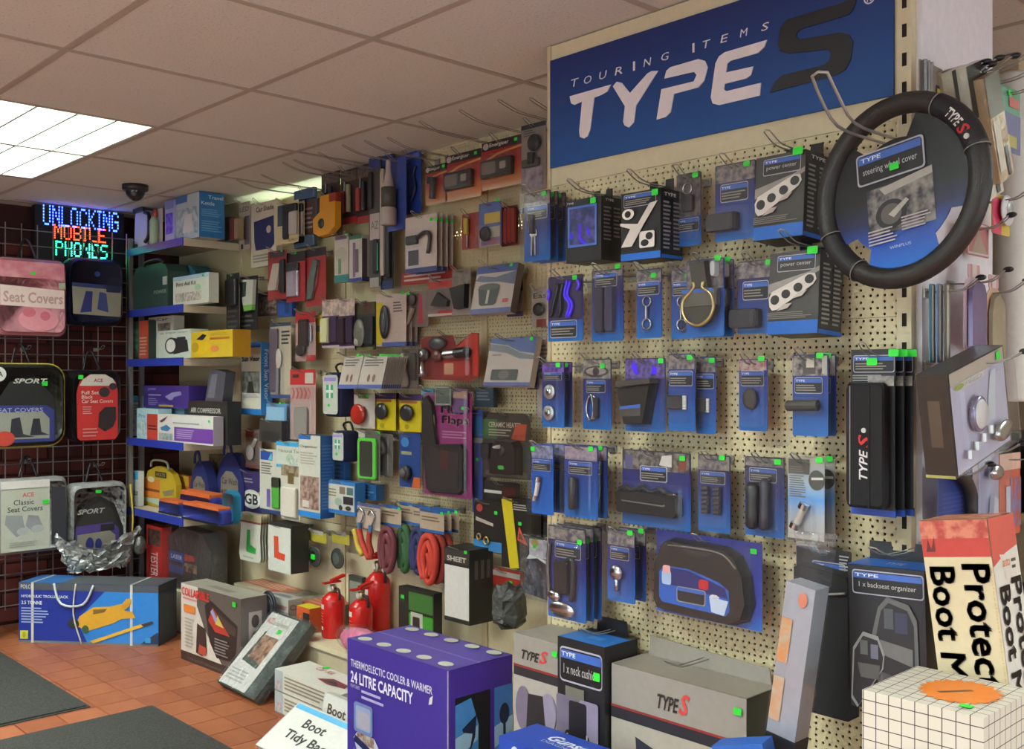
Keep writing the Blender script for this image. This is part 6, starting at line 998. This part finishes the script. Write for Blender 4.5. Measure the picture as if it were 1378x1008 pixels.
# leaning hammock bag
o = FB('seat_hammock_bag', 'bag', 'flat clear bag with white card leaning on the base shelf', (-3.81, 1.95), -2, .32, .035, .355, '2e3a30', rx=-45, D=[('r', .02, .72, .02, .98, 'cac6be'), ('t', .2, .62, .84, .90, 'Car Seat Hammock', '8a7a6c', 1), ('t', .06, .2, .84, .92, 'ACE', 'c06058', 2), ('i', .2, .6, .36, .7, '5a4036', 'b0805c', 35.), ('p', [(.16, .34), (.2, .74), (.24, .74), (.22, .4), (.6, .36), (.6, .3)], '3c4a3c'), ('l', .08, .6, .08, .24, 4, 'a8a49c'), ('s', .5, .78, .03, .02)], film=True)
# two white cartons stacked
for k, lb in enumerate(('white carton with printed text lines at the bottom of a stack of two', 'white carton with red and blue print on top of another')):
    FB('light_carton', 'carton', lb, (-3.388, 1.98), 0, .44, .15, .079, 'cfccc0', z=.0005 + .0815 * k, D=[('r', 0, .13, 0, 1, 'a8b0b4'), ('r', .0, 1, 0, .04, '8a7a68'), ('l', .16, .9, .18, .86, 4, '8c7f68'), ('i', .02, .11, .1, .5, 'b08a84', 'b4bcc0', 60.)], T=[('t', .24, .5, .7, .9, 'Car Kit', 'b86a60', 1), ('p', [(.5, .3), (.62, .56), (.86, .5), (.9, .3), (.7, .2)], '7c3c40'), ('p', [(.56, .3), (.7, .46), (.8, .3)], '2c3c4c'), ('s', .3, .95, .03, .02)])
# boot tidy bags
o = FB('boot_tidy_bag', 'bag', 'flat bag with white card printed Boot Tidy Bag lying on the floor', (-3.06, 1.70), 0, .40, .03, .20, 'c4c2bc', rx=-58, D=[('r', .02, .98, .02, .9, 'd4d0c8'), ('r', .02, .98, .88, .98, '58a8d0'), ('t', .30, .62, .60, .78, 'Boot', '2c2a28', 2), ('t', .20, .80, .28, .50, 'Tidy Bag', '2c2a28', 2), ('r', .7, 1.0, .02, .2, '6a2c78')])
o = FB('boot_tidy_bag', 'bag', 'white carded bag with the word Boot tucked behind the tidy bag', (-2.98, 1.90), 0, .34, .03, .17, 'c4c2bc', z=.001, rx=-12, D=[('r', .02, .98, .02, .98, 'd4d0c8'), ('t', .1, .42, .62, .82, 'Boot', '4c3c30', 2), ('r', .0, .9, .3, .42, '58a8d0')])
# pink bag
o = thing('pink_bag', 'soft pink bundle in clear film behind the purple cooler carton', 'bag', (-3.15, 2.215, .206))
mk('pink_bundle', ellipsoid(0, 0, .055, .14, .045, .052, 18, 10), mat('d06a8a', .8, 0, 'cloth'), o, True); mk('clear_wrap', xf(ellipsoid(-.01, 0, .06, .16, .05, .058, 18, 10), Matrix.Shear('XZ', 4, (.3, 0)) if False else Matrix.Identity(4)), FILM, o, True)
# fire extinguishers
RE = mat('c4201c', .22)
def ext(x, y, r, h, label):
    o = thing('fire_extinguisher', label, 'extinguisher', (x, y, .2055), group='red fire extinguishers')
    mk('cylinder', lathe([(r * .9, 0), (r, .006), (r, h * .62), (r * .93, h * .68), (r * .6, h * .74), (r * .36, h * .77)], 24), RE, o, True)
    mk('valve', lathe([(r * .3, h * .77), (r * .34, h * .80), (r * .3, h * .87), (r * .22, h * .9)], 14), mat('b8a888', .3, .8), o, True)
    mk('handle', join(box(-.01, .01, -r * 1.0, r * .7, h * .93, h * .96), xf(box(-.01, .01, -r * .2, r * 1.2, 0, h * .04), Matrix.Translation((0, 0, h * .96)) @ Matrix.Rotation(R_(14), 4, 'X'))), RE, o)
    mk('hose_clip', tube(smoothp([(r * .3, 0, h * .84), (r * .9, 0, h * .82), (r * 1.0, 0, h * .66)]), .006, 6), BLACK, o, True)
    mk('gauge', lathe([(.012, -r * .36), (.012, -r * .3)], 12, 0, h * .84, 'y'), mat('d0d0c8', .3), o)
    a0, a1 = R_(205), R_(320); V = []; F = []
    def wrap(nm, a0, a1, z0, z1, col):
        V = []; F = []
        for i in range(9):
            a = a0 + (a1 - a0) * i / 8; V += [(r * 1.006 * math.cos(a), r * 1.006 * math.sin(a), z0), (r * 1.006 * math.cos(a), r * 1.006 * math.sin(a), z1)]
        for i in range(8): F.append((2 * i, 2 * i + 2, 2 * i + 3, 2 * i + 1))
        mk(nm, (V, F), mat(col, .4), o)
    wrap('white_label', R_(200), R_(275), h * .5, h * .58, 'd0c8c0')
    for k in range(4): wrap('label_line', R_(205), R_(270), h * (.42 - .05 * k), h * (.43 - .05 * k), 'e07060')
    wrap('label_mark', R_(225), R_(245), h * .14, h * .2, 'd8d0c8'); wrap('label_mark', R_(252), R_(270), h * .14, h * .2, 'd8d0c8')
    return o
ext(-3.495, 2.31, .047, .235, 'small red fire extinguisher beside the yellow and orange box'); ext(-3.305, 2.315, .047, .235, 'small red fire extinguisher in front of the tall one'); ext(-3.36, 2.435, .052, .345, 'tall red fire extinguisher standing behind the two small ones')
# cartons along the base shelf
def BC(name, label, x0, y0, w, d, h, col, **k): return FB(name, 'carton', label, (x0, y0), 0, w, d, h, col, z=.2055, **k)
BC('flat_carton', 'long flat carton with red and cream print at the back of the base shelf', -4.36, 2.33, .76, .15, .09, 'a89c84', D=[('r', .5, 1, .1, .9, 'b04a30')], T=[('r', 0, .5, .3, 1, 'b8684c'), ('l', .02, .46, .4, .9, 4, 'd8b098'), ('i', .5, .75, 0, 1, '6a6450', '9c907c', 25.), ('r', .75, 1, .0, 1, 'b85438'), ('l', .76, .98, .2, .8, 3, 'd09078')])
BC('jump_lead_carton', 'grey white carton with red printing beside the organiser carton', -3.98, 2.255, .23, .07, .115, 'a8a49c', D=[('i', .02, .45, .0, .9, '23252c', '5a6070', 40.), ('t', .5, .95, .6, .8, 'Booster', 'a04a44', 1), ('l', .5, .9, .2, .5, 3, '7a746c')], R=[('t', .1, .9, .6, .8, 'Car', '8a4a44', 1)], T=[('p', [(0, .4), (.25, .9), (.2, 1), (0, 1)], 'b84a3c'), ('p', [(.2, .3), (.5, .7), (.8, .7), (.9, .3)], '6c7478')])
BC('yellow_carton', 'small orange and black carton with yellow lid', -3.70, 2.265, .10, .06, .10, 'c8582c', D=[('r', .5, 1, 0, .8, '2c2824'), ('p', [(.1, .2), (.3, .7), (.45, .2)], 'd8883c')], T=[('r', 0, 1, 0, 1, 'd0c028')])
BC('green_pack', 'black and green carded pack behind the purple cooler carton', -3.08, 2.33, .21, .04, .265, '26241f', D=[('r', .3, .98, .04, .66, '3f8c2c'), ('r', .3, .98, .7, .96, '3c6a30'), ('r', .36, .7, .42, .68, 'b0b0a0'), ('rr', .42, .62, .45, .62, '3c2c28'), ('o', .04, .2, .78, .9, '2a3c28'), ('s', .13, .86, .02, .014)])
BC('dark_frame_pack', 'small dark framed pack behind the fire extinguishers', -3.59, 2.45, .10, .02, .22, '3a403c', D=[('r', .1, .9, .1, .9, '8a8c80')])
# coil of cable and small bag in front of those cartons
o = thing('cable_coil', 'coil of dark cable beside the organiser carton', 'cable', (-3.85, 2.25, .0))
for k in range(4): mk('cable_turn', torus(.055 - .006 * k, .006, 28, 7, 'y', 0, -.03 - .008 * (k % 2), .29 - .003 * k), mat('23252a', .45), o, True)

# ---- purple cooler carton
ck = FB('cooler_carton', 'carton', 'big purple thermoelectric cooler carton with round white ports on its lid', (-2.51, 1.709), 0, .465, .232, .485, '3c2a86',
   D=[('t', .04, .86, .84, .885, 'THERMOELECTIC COOLER & WARMER', 'd0cce0', 1), ('t', .04, .68, .745, .815, '24 LITRE CAPACITY', 'dcd8e8', 2), ('t', .04, .14, .715, .735, 'FEATURES', 'a8a0c8', 1), ('l', .16, .4, .66, .73, 2, 'a8a0c8'), ('p', [(.84, .82), (.87, .84), (.86, .79), (.83, .78)], 'd0c8c0'),
      ('rr', .08, .28, .46, .64, '6a78a8'), ('rr', .10, .26, .48, .62, '8c98b8'), ('rr', .12, .25, .49, .59, 'a49ca8'), ('p', [(.08, .42), (.12, .46), (.3, .46), (.4, .36), (.4, .30), (.12, .34)], 'b8b8c8'), ('i', .12, .3, .40, .46, '7a4038', 'a8a094', 40.), ('p', [(.08, .36), (.4, .28), (.4, .0), (.12, .0)], '3a58b0'), ('p', [(.08, .40), (.4, .31), (.4, .35), (.1, .44)], '1f2450')],
   R=[('r', .0, 1, 0, 1, '4a2e9c'), ('r', .1, .64, .30, .84, '1a1820'), ('p', [(.1, .30), (.44, .34), (.46, .66), (.34, .82), (.1, .8)], '4a90d8'), ('p', [(.1, .5), (.44, .58), (.45, .66), (.1, .62)], 'a8cce8'), ('path' if False else 'p', [(.2, .66), (.42, .72), (.4, .6), (.3, .5), (.28, .46), (.36, .62), (.22, .64)], '1c2848'), ('r', .70, 1.0, .30, .84, '4a84d0'), ('p', [(.7, .5), (1, .56), (1, .66), (.7, .62)], 'a8cce8'), ('o', .78, .94, .62, .74, '26304c'), ('r', .84, .88, .4, .64, '26304c'), ('r', .1, .64, 0, .24, '1a1820')],
   T=[('r', 0, 1, 0, 1, '5a4a9c'), ('r', 0, 1, .46, .5, '7c6cb4')] + [('o', .04 + .2 * i, .15 + .2 * i, .06, .22, 'c8c8b8') for i in range(5)] + [('o', .06 + .2 * i, .17 + .2 * i, .78, .94, 'c8c8b8') for i in range(5)])
mk('worn_edge', box(.2305, .2335, -.2335, -.2305, 0, .485), mat('9c90b4', .7), ck)
# ---- cushion cartons on the bay base
BZ = .2212
def typeS(D, u0, u1, v0, v1): return D + [('t', u0, u0 + (u1 - u0) * .68, v0, v0 + (v1 - v0) * .7, 'TYPE', '2a2622', 2, .3), ('t', u0 + (u1 - u0) * .68, u1, v0, v1, 'S', 'c8403c', 2, .3)]
GB_ = '8e8780'
FB('cushion_carton', 'carton', 'slim grey carton with purple bolster cushion photos', (-1.889, 1.80), 0, .165, .135, .378, GB_, z=BZ, D=typeS([('r', 0, 1, 0, .76, 'a49c94'), ('r', 0, 1, .72, .78, '2b2a2e'), ('r', 0, 1, .78, .795, '8a2c28')], .18, .75, .84, .93) + [('s', .9, .93, .018, .014), ('p', [(.3, .2), (.9, .0), (1, .0), (1, .3), (.5, .6)], 'a0968c'), ('o', .06, .4, .36, .66, '6e6476'), ('o', .6, .94, .4, .66, '8a8096'), ('p', [(.3, .38), (.34, .62), (.66, .63), (.72, .42)], '2a2628'), ('o', .1, .5, -.0, .12, '3c342e')])
w0 = -1.715
FB('neck_cushion_carton', 'carton', 'black neck cushion carton with blue lid between the two grey cartons', (-1.7185, 1.785), 0, .152, .12, .403, '1c1b1f', z=BZ, D=[('L', .06, .96, .74, .95, '1 x neck cushion', '17161a'), ('s', .86, .82, .02, .02), ('r', .2, .6, .64, .72, '6a665c'), ('rr', .0, .42, .36, .66, '6c6274'), ('rr', .5, .9, .42, .66, '857a90'), ('rr', .28, .66, .4, .64, '201d22'), ('rr', .06, .62, .1, .42, '2a2428'), ('rr', .2, .72, .16, .46, '1d1a1e'), ('p', [(.2, .14), (.24, .44), (.27, .44), (.24, .14)], 'b0aca4'), ('p', [(.64, .2), (.66, .46), (.69, .46), (.68, .2)], 'b0aca4'), ('rr', .5, 1.0, .0, .3, '232026')], T=[('r', 0, 1, 0, .8, '2a6cb8'), ('r', .4, .7, .3, .5, '4a8ad0')])
mk('hang_tab', prism([(-.05, .403), (.05, .403), (.046, .44), (-.046, .44)], -.006, -.003), BLACK, SC.objects['neck_cushion_carton']); hook('S', -1.64, .635, .16, 'wire peg hook above the black neck cushion carton')
o = FB('lumbar_cushion_carton', 'carton', 'wide grey carton with a lumbar cushion photo under the organiser case', (-1.5625, 1.8056), 0, .37, .125, .364, GB_, z=BZ, D=typeS([('r', 0, 1, 0, .72, 'a59c90'), ('r', 0, 1, .66, .73, '26252a'), ('r', 0, 1, .73, .745, '8a2c28')], .37, .61, .80, .93) + [('p', [(.25, .0), (.22, .3), (.2, .58), (.32, .5), (.5, .52), (.7, .52), (.74, .3), (.76, 0)], '6c6c7c'), ('p', [(.2, .58), (.34, .54), (.4, .3), (.38, 0), (.26, 0)], '34343e'), ('p', [(.36, .52), (.56, .52), (.66, .3), (.66, 0), (.42, 0), (.44, .3)], '2c2826'), ('p', [(.34, .54), (.36, .53), (.44, .3), (.43, 0), (.415, 0), (.425, .3)], 'c0bcb4'), ('p', [(.55, .53), (.57, .52), (.67, .3), (.67, 0), (.655, 0), (.655, .3)], 'c0bcb4'), ('i', .76, .98, 0, .6, 'a89e90', 'c0b6a6', 12.), ('s', .95, .92, .02, .015)], R=[('r', 0, 1, 0, 1, '1b1a1e')], T=[('r', 0, 1, 0, 1, '8f877c')])
mk('back_flap', prism([(-.17, .364), (.17, .364), (.165, .40), (-.165, .412)], -.006, -.003), mat('8f877e', .5), o)
hook('S', -1.38, .612, .17, 'wire peg hook resting over the wide grey cushion carton')
FB('spark_tool_carton', 'carton', 'low royal blue carton with white maker lettering in front of the cushion cartons', (-1.73, 1.60), 0, .30, .125, .2, '1f3f9c', z=BZ, T=[('t', .30, .78, .50, .78, 'Gunson', 'd0d4e0', 2, .3), ('t', .3, .8, .36, .46, 'DIAGNOSTIC', '9aa8d0', 1)], D=[('o', .12, .24, .6, .95, 'c0c8dc'), ('t', .15, .6, .62, .92, 'Pro', 'd0d4e0', 2)])
# leaning clear tube with silver roll
o = FB('blind_tube', 'tube pack', 'tall clear square tube with a silver rolled blind leaning on the bay', (-1.105, 1.655), 0, .062, .05, .70, '1c1b1f', z=BZ + .0055, ry=8.5, outline=[(0, 0), (1, 0), (1, .52), (0, .52)], body='black_lower', P=[])
mk('silver_roll', box(-.030, .030, -.049, -.001, .365, .655), mat('a4a6b0', .35, .3), o)
decals(o, [('i', .02, .4, .72, .84, 'c8844c', 'b4a48c', 50.), ('i', .02, .4, .56, .68, 'b8a088', 'c09070', 50.), ('o', .5, .8, .88, .92, 'c87860')], 'F', .06, .05, .70)
mk('clear_sleeve', box(-.0325, .0325, -.0525, .001, .362, .725), CLEAR, o); mk('sleeve_crimp', prism([(-.032, .72), (.032, .72), (.044, .76), (-.04, .745)], -.03, -.02), FILM, o)
# black hanging organisers
I('organiser_pack', 'organiser pack', 'black fabric litter organiser hung on the bay with printed card behind', 'S', (1068, 1141, 742, 962), .11, .045, '17161a', bodymat=BCLOTH, body='fabric_pouch', outline=[(0, 0), (1, 0), (1, .82), (.96, .86), (.1, .90), (0, .88)], P=[('path', 'piping', [(.2, .74), (.6, .745), (.98, .77)], .0025, mat('8a8884', .5))], hk=False, group='black organiser packs')
I('header_card', 'card', 'black printed header card of the litter organiser with title block', 'S', (1072, 1146, 738, 800), .055, col='19181b', D=[('L', .3, .9, .3, .72, None, '16151a'), ('l', .8, .98, .5, .92, 6, 'a09e9c')])
I('organiser_carton', 'carton', 'black carton printed with grey seat back organisers and blue top', 'S', (1143, 1243, 764, 958), .17, .09, '1a191c', tab=(.13, .035), rot=(0, R_(-1.5), R_(4)), D=[('L', .06, 1.2 if False else .99, .80, .97, '1 x backseat organizer', '17161a'), ('p', [(.3, .5), (.4, .72), (.52, .8), (.8, .76), (.9, .66), (.92, .1), (.4, .14)], '5c5a5a'), ('p', [(.36, .5), (.44, .7), (.54, .76), (.78, .72), (.86, .62), (.86, .14), (.46, .2)], '232226'), ('r', .48, .6, .58, .72, '4a4c50'), ('r', .62, .78, .56, .70, '34344a'), ('p', [(.42, .5), (.84, .46), (.84, .34), (.44, .4)], '6a6664'), ('p', [(.44, .28), (.84, .22), (.84, .12), (.46, .18)], '4a4848'),
   ('p', [(.02, .06), (.06, .42), (.2, .54), (.4, .52), (.48, .4), (.46, .3), (.1, .0)], '8a8886'), ('p', [(.04, .08), (.08, .4), (.2, .51), (.39, .49), (.46, .38), (.44, .3), (.12, .02)], '1e1d21'), ('r', .16, .26, .38, .48, '5a5c58'), ('r', .3, .4, .36, .46, '6a6878'), ('p', [(.12, .32), (.42, .32), (.4, .22), (.16, .22)], '55524f')], T=[('r', 0, 1, 0, 1, '1f5cb0'), ('t', .4, .64, .3, .6, 'TYPE', 'b8c8e0', 1)])
FB('blue_carton', 'carton', 'blue carton with a small camera picture leaning in front of the organisers', (-1.02, 1.575), 12, .10, .05, .36, '1f56a8', z=BZ + .014, ry=-14, D=[('rr', .5, .9, .66, .88, '23242c'), ('o', .6, .8, .7, .84, '6a6c74'), ('t', .2, .5, .5, .58, 'TS', 'c8d0e0', 1)])
# ---- plinth with chequered carton and boot mat carton
pn = FB('display_plinth', 'plinth', 'plain white display plinth under the chequered carton', (-.86, 1.50), 0, .42, .42, .545, 'c4beb4', body='plinth_body', R=[('f', .05, .95, .05, .95, 'a8a298')], D=[('f', .05, .95, .05, .95, 'a8a298')])
def gridmat():
    m, t, b = nt('printed_squares'); L = t.links
    tc = N(t, 'ShaderNodeTexCoord'); sp = N(t, 'ShaderNodeSeparateXYZ'); L.new(tc.outputs['Object'], sp.inputs[0]); ls = []
    ge = N(t, 'ShaderNodeNewGeometry'); vt = N(t, 'ShaderNodeVectorTransform', vector_type='NORMAL', convert_from='WORLD', convert_to='OBJECT'); L.new(ge.outputs['True Normal'], vt.inputs[0]); sn = N(t, 'ShaderNodeSeparateXYZ'); L.new(vt.outputs[0], sn.inputs[0])
    for i in range(3):
        a = N(t, 'ShaderNodeMath', operation='MULTIPLY_ADD'); a.inputs[1].default_value = 1 / .0214; a.inputs[2].default_value = .45; L.new(sp.outputs[i], a.inputs[0])
        f = N(t, 'ShaderNodeMath', operation='FRACT'); L.new(a.outputs[0], f.inputs[0]); c = N(t, 'ShaderNodeMath', operation='LESS_THAN'); c.inputs[1].default_value = .07; L.new(f.outputs[0], c.inputs[0])
        ab = N(t, 'ShaderNodeMath', operation='ABSOLUTE'); L.new(sn.outputs[i], ab.inputs[0]); lt = N(t, 'ShaderNodeMath', operation='LESS_THAN'); lt.inputs[1].default_value = .5; L.new(ab.outputs[0], lt.inputs[0])
        p = N(t, 'ShaderNodeMath', operation='MULTIPLY'); L.new(c.outputs[0], p.inputs[0]); L.new(lt.outputs[0], p.inputs[1]); ls.append(p)
    m1 = N(t, 'ShaderNodeMath', operation='MAXIMUM'); L.new(ls[0].outputs[0], m1.inputs[0]); L.new(ls[1].outputs[0], m1.inputs[1]); m2 = N(t, 'ShaderNodeMath', operation='MAXIMUM'); L.new(m1.outputs[0], m2.inputs[0]); L.new(ls[2].outputs[0], m2.inputs[1])
    mx = N(t, 'ShaderNodeMixRGB'); mx.inputs[1].default_value = lin('d2cabc'); mx.inputs[2].default_value = lin('3a3232'); L.new(m2.outputs[0], mx.inputs[0]); L.new(mx.outputs[0], b.inputs['Base Color']); b.inputs['Roughness'].default_value = .5
    return m
star = [(.60 + (.34 if i % 2 else .29) * math.cos(2 * PI * i / 40) * .98, .52 + (.36 if i % 2 else .30) * math.sin(2 * PI * i / 40)) for i in range(40)]
cb = FB('chequered_carton', 'carton', 'white carton printed with a black square grid and an orange starburst on top', (-.803, 1.55), 0, .193, .20, .199, 'd2cabc', z=.5465, bodymat=gridmat(), T=[('p', star, 'e07c28'), ('p', [(.46, .38), (.64, .62), (.68, .60), (.50, .36)], '6a3a2c'), ('s', .80, .16, .02, .016)])
FB('boot_mat_carton', 'carton', 'tall white carton lettered for a boot mat with torn red top', (-.750, 1.77), 0, .118, .113, .455, 'd4c4a0', z=.5555, ry=-7.5,
   D=[('r', 0, 1, .86, 1, 'b83a30'), ('i', .0, 1, .93, 1, 'c87860', 'a83a30', 50.), ('p', [(.06, .88), (.1, .93), (.14, .89), (.2, .94), (.2, .88)], '6a2420'), ('tv', .56, .95, .22, .83, 'Protector', '2b211e', -1), ('tv', .08, .44, .28, .82, 'Boot Mat', '2b211e', -1), ('tv', .965, .99, .4, .82, 'Professional Services', 'c8a878')],
   R=[('r', 0, 1, 0, 1, 'd8d2c8'), ('p', [(0, .82), (0, 1), (1, 1), (1, .88), (.5, .86)], 'c85448'), ('p', [(.26, .86), (.94, .84), (.9, .73), (.42, .76)], 'd8cfc4'), ('t', .34, .62, .81, .84, 'auto', 'd08050', 1), ('l', .66, .86, .79, .84, 2, '4a443e'), ('tv', .56, .94, .16, .76, 'Protector', '2b211e', -1), ('tv', .1, .46, .22, .74, 'Boot Mat', '2b211e', -1)], T=[('i', 0, 1, 0, 1, 'c89a70', 'b8584a', 40.)])
# ================================================================== end panel goods
def EP(name, cat, label, px, off, **k):
    k.setdefault('group', 'goods on the narrow end panel'); hkk = k.pop('hk', True)
    o = I(name, cat, label, 'E', px, off, hk=False, **k)
    if hkk:
        w, h, c, z = frame_of('E', px, off); hook('E', max(c, 1.985), z + h - .012, off + .06, 'black tipped hook holding ' + ' '.join(label.split()[:12]), tip=.018, group='black tipped hooks on the end panel', black=True)
    return o
EP('rod_pack', 'pack', 'clear pack of thin silver rods at the top of the end panel', (1236, 1250, 82, 150), .05, col='8f867c', P=[('cyl', 'rod', .2 + .3 * i, .02, .2 + .3 * i, .98, .004, STEEL) for i in range(3)])
EP('reflector_card', 'pack', 'grey card with a yellow and black badge', (1251, 1268, 90, 140), .06, col='8a7f74', D=[('r', .4, 1, .1, .5, '1f1d1a'), ('r', .5, .8, .18, .42, 'c8b428')])
for i, (x0, x1, yt, yb, rr, lb) in enumerate(((1262, 1282, 95, 225, -20, 'long dark topped wiper bag nearest the panel corner'), (1282, 1304, 92, 255, -22, 'long dark topped wiper bag with cream lower half'), (1303, 1328, 86, 265, -22, 'long clear wiper bag with a white printed strip'), (1322, 1342, 100, 240, -24, 'long tan wiper bag on the outermost hook'))):
    EP('wiper_bag', 'bag', lb, (x0 + 24, x1 + 24, yt, yb), .07 + .02 * i, d=.02, bodymat=mat(('a89a84', 'b0a690', 'c0bcae', 'b09a7c')[i], .3, 0, 'film'), body='wiper_sleeve', rot=(0, R_(rr), 0), D=[('r', 0, 1, .62, 1, '2a2622' if i < 3 else '5a544a'), ('r', .1, .5, .1, .58, 'c8c2b4'), ('r', .6, .8, .02, .3, '3a3a36')])
EP('key_card', 'pack', 'green and blue card on the outer hook of the end panel', (1346, 1372, 118, 205), .05, col='4a8c6a', D=[('r', 0, 1, 0, .6, '5c5a8c'), ('r', .3, .8, .08, .26, 'a89c3c'), ('r', .4, .9, .7, .85, 'b8504a'), ('s', .4, .9)])
EP('dial_card', 'pack', 'white round dial card with pink and yellow edge', (1334, 1358, 262, 316), .05, col='c8b040', D=[('r', 0, .5, 0, .9, 'c83c60')], P=[('ell', 'white_dial', .25, 1.0, .22, 1.0, .02, mat('d0d0d4', .3)), ('ell', 'dial_face', .4, .9, .36, .88, .024, mat('9a9494', .3))])
EP('pink_card', 'pack', 'pink and red printed card behind the wheel cover', (1300, 1330, 300, 345), .04, col='b06a70', D=[('p', [(.2, .1), (.5, .8), (.9, .1)], 'a08c7c'), ('f', .04, .96, .04, .96, 'c8bcb8')])
for i in range(3):
    EP('strip_pack', 'pack', ('slim teal edged strip pack beside the slotted upright', 'slim blue edged strip pack', 'slim dark strip pack next to the violet mirror')[i], (1250 + i * 10, 1258 + i * 10, 382, 488), .03 + .008 * i, col=('4c7c8c', '6a7ca4', '6c645c')[i], D=[('r', .3, .7, .02, .98, 'b0aca4')], hk=(i == 1))
for px, c1, c2, lb in (((1296, 1324, 372, 470), '7a6c94', 'c0a0ae', 'arched violet mirror pack with pink rim'), ((1324, 1349, 386, 545), 'a89c84', 'c8a088', 'arched tan mirror pack with copper rim')):
    EP('mirror_pack', 'pack', lb, px, .05, bodymat=mat(c2, .4), outline=[(0, 0), (1, 0), (1, .8), (.9, .92), (.7, .99), (.3, .99), (.1, .92), (0, .8)], P=[('poly', 'mirror_glass', [(.14, .03), (.86, .03), (.86, .78), (.76, .9), (.5, .95), (.24, .9), (.14, .78)], .014, mat(c1, .15, .3))], D=[('s', .5, .9)])
    EP('header_card', 'card', ('pink' if px[0] < 1310 else 'pale') + ' header strip above the arched mirror pack', (px[0] + 6, px[1] - 6, px[2] - 16, px[2] + 2), .045, col='c89ca0', hk=False, D=[('r', .3, .7, 0, 1, 'd8c8c4')])
o = EP('lamp_carton', 'carton', 'clear fronted carton with round lamp and four bulbs, tilted on its hook', (1286, 1362, 480, 618), .12, d=.055, col='3a332c', rot=(0, R_(-13), 0), D=[('r', .03, .97, .02, .86, 'b8b6d0'), ('r', .03, .97, .86, .99, 'a89c90'), ('rr', .12, .6, .80, .86, 'd0ccc4'), ('t', .2, .56, .81, .85, 'SPEED', 'a8a8a0', 1, .3), ('o', .08, .24, .80, .86, '9aae2c'), ('p', [(.56, .34), (.7, .82), (.8, .82), (.72, .34)], 'c4d0d8'), ('s', .86, .93, .02, .016)], L=[('r', 0, 1, 0, 1, '332c26'), ('r', .3, .7, .3, .75, '55483c'), ('r', 0, 1, 0, .03, 'a8a060')],
   P=[('disc', 'lamp_ring', .38, .5, .034, .02, mat('8c88a8', .2, .5)), ('disc', 'lamp_glass', .38, .5, .028, .026, mat('d8d8d8', .15))] + [('cyl', 'bulb', .16 + .13 * i, .14 + .035 * i, .17 + .13 * i, .22 + .035 * i, .006, SIL) for i in range(4)] + [('ell', 'bracket', .6, .92, .1, .3, .03, CHROME)], shell=(.02, .99, .02, .87, .03))
EP('hose_pack', 'pack', 'blue ribbed card with a bent black hose', (1262, 1308, 628, 735), .04, col='2c3c80', D=[('l', .1, .9, .05, .7, 12, '3c4c90')], P=[('path', 'hose', [(.2, .98), (.5, .86), (.7, .66), (.74, .4)], .013, mat('2e2a28', .5)), ('ell', 'hose_end', .6, .86, .3, .42, .03, CHROME)])
EP('ball_pack', 'pack', 'clear pack with a chrome ball fitting', (1316, 1343, 600, 720), .07, col='9a98b4', P=[('ell', 'chrome_ball', .2, .8, .62, .8, .04, CHROME), ('poly', 'silver_wedge', [(.4, .1), (.7, .1), (.7, .4), (.5, .45)], .015, mat('b0b4c4', .3))], shell=(.02, .98, .02, .98, .04))
EP('red_pack', 'pack', 'orange red pack with silver strip low on the end panel', (1344, 1372, 610, 720), .06, col='b05038', D=[('r', 0, 1, .8, 1, 'c8a090'), ('r', .3, .5, .0, .6, 'b0b4c4'), ('i', .5, 1, .1, .7, 'a04430', '6a6a94', 40.)])
# ================================================================== beyond the bay
o = thing('hanging_blind', 'white rolled blind hanging in the aisle beyond the end panel', 'blind', (onY(1361, 540, 2.95).x, 2.95, onY(1361, 540, 2.95).z))
mk('roll', lathe([(.045, 0), (.048, .01), (.048, CEIL - o.location.z - .06), (.04, CEIL - o.location.z - .05)], 16), mat('e4e0da', .7), o, True); mk('bracket', box(-.03, .03, -.03, .03, CEIL - o.location.z - .05, CEIL - o.location.z - .004), M_UP, o)
rk = thing('stock_rack', 'grey metal rack with mixed cartons in the aisle beyond the bay', 'rack', (-1.55, 3.55, 0))
for z in (.3, .8, 1.3, 1.8): mk('rack_shelf', box(0, 1.2, 0, .35, z - .02, z), M_UP, rk)
for x in (0, 1.17): mk('rack_post', box(x, x + .03, 0, .35, 0, 2.0), M_UP, rk)
cs = ('8c2c28', '2c3c80', '6a2c30', '3a7a50', 'b0a038', '2a2a30', 'a04a30', '4a4a8c')
for k, z in enumerate((.3, .8, 1.3)):
    for i in range(5):
        FB('stock_carton', 'carton', ('red', 'blue', 'maroon', 'green', 'yellow', 'black', 'orange', 'violet')[(k * 5 + i) % 8] + ' stock carton on the ' + ('lowest', 'middle', 'upper')[k] + ' rack shelf beyond the bay', (-1.5 + i * .225, 3.6), 0, .2, .25, .22 + .05 * ((i * 7 + k) % 4), cs[(k * 5 + i) % 8], z=z + .001, D=[('r', .1, .9, .3, .6, 'c0b8ac'), ('l', .15, .85, .1, .25, 2, '8a8478')], group='stock cartons on the aisle rack')
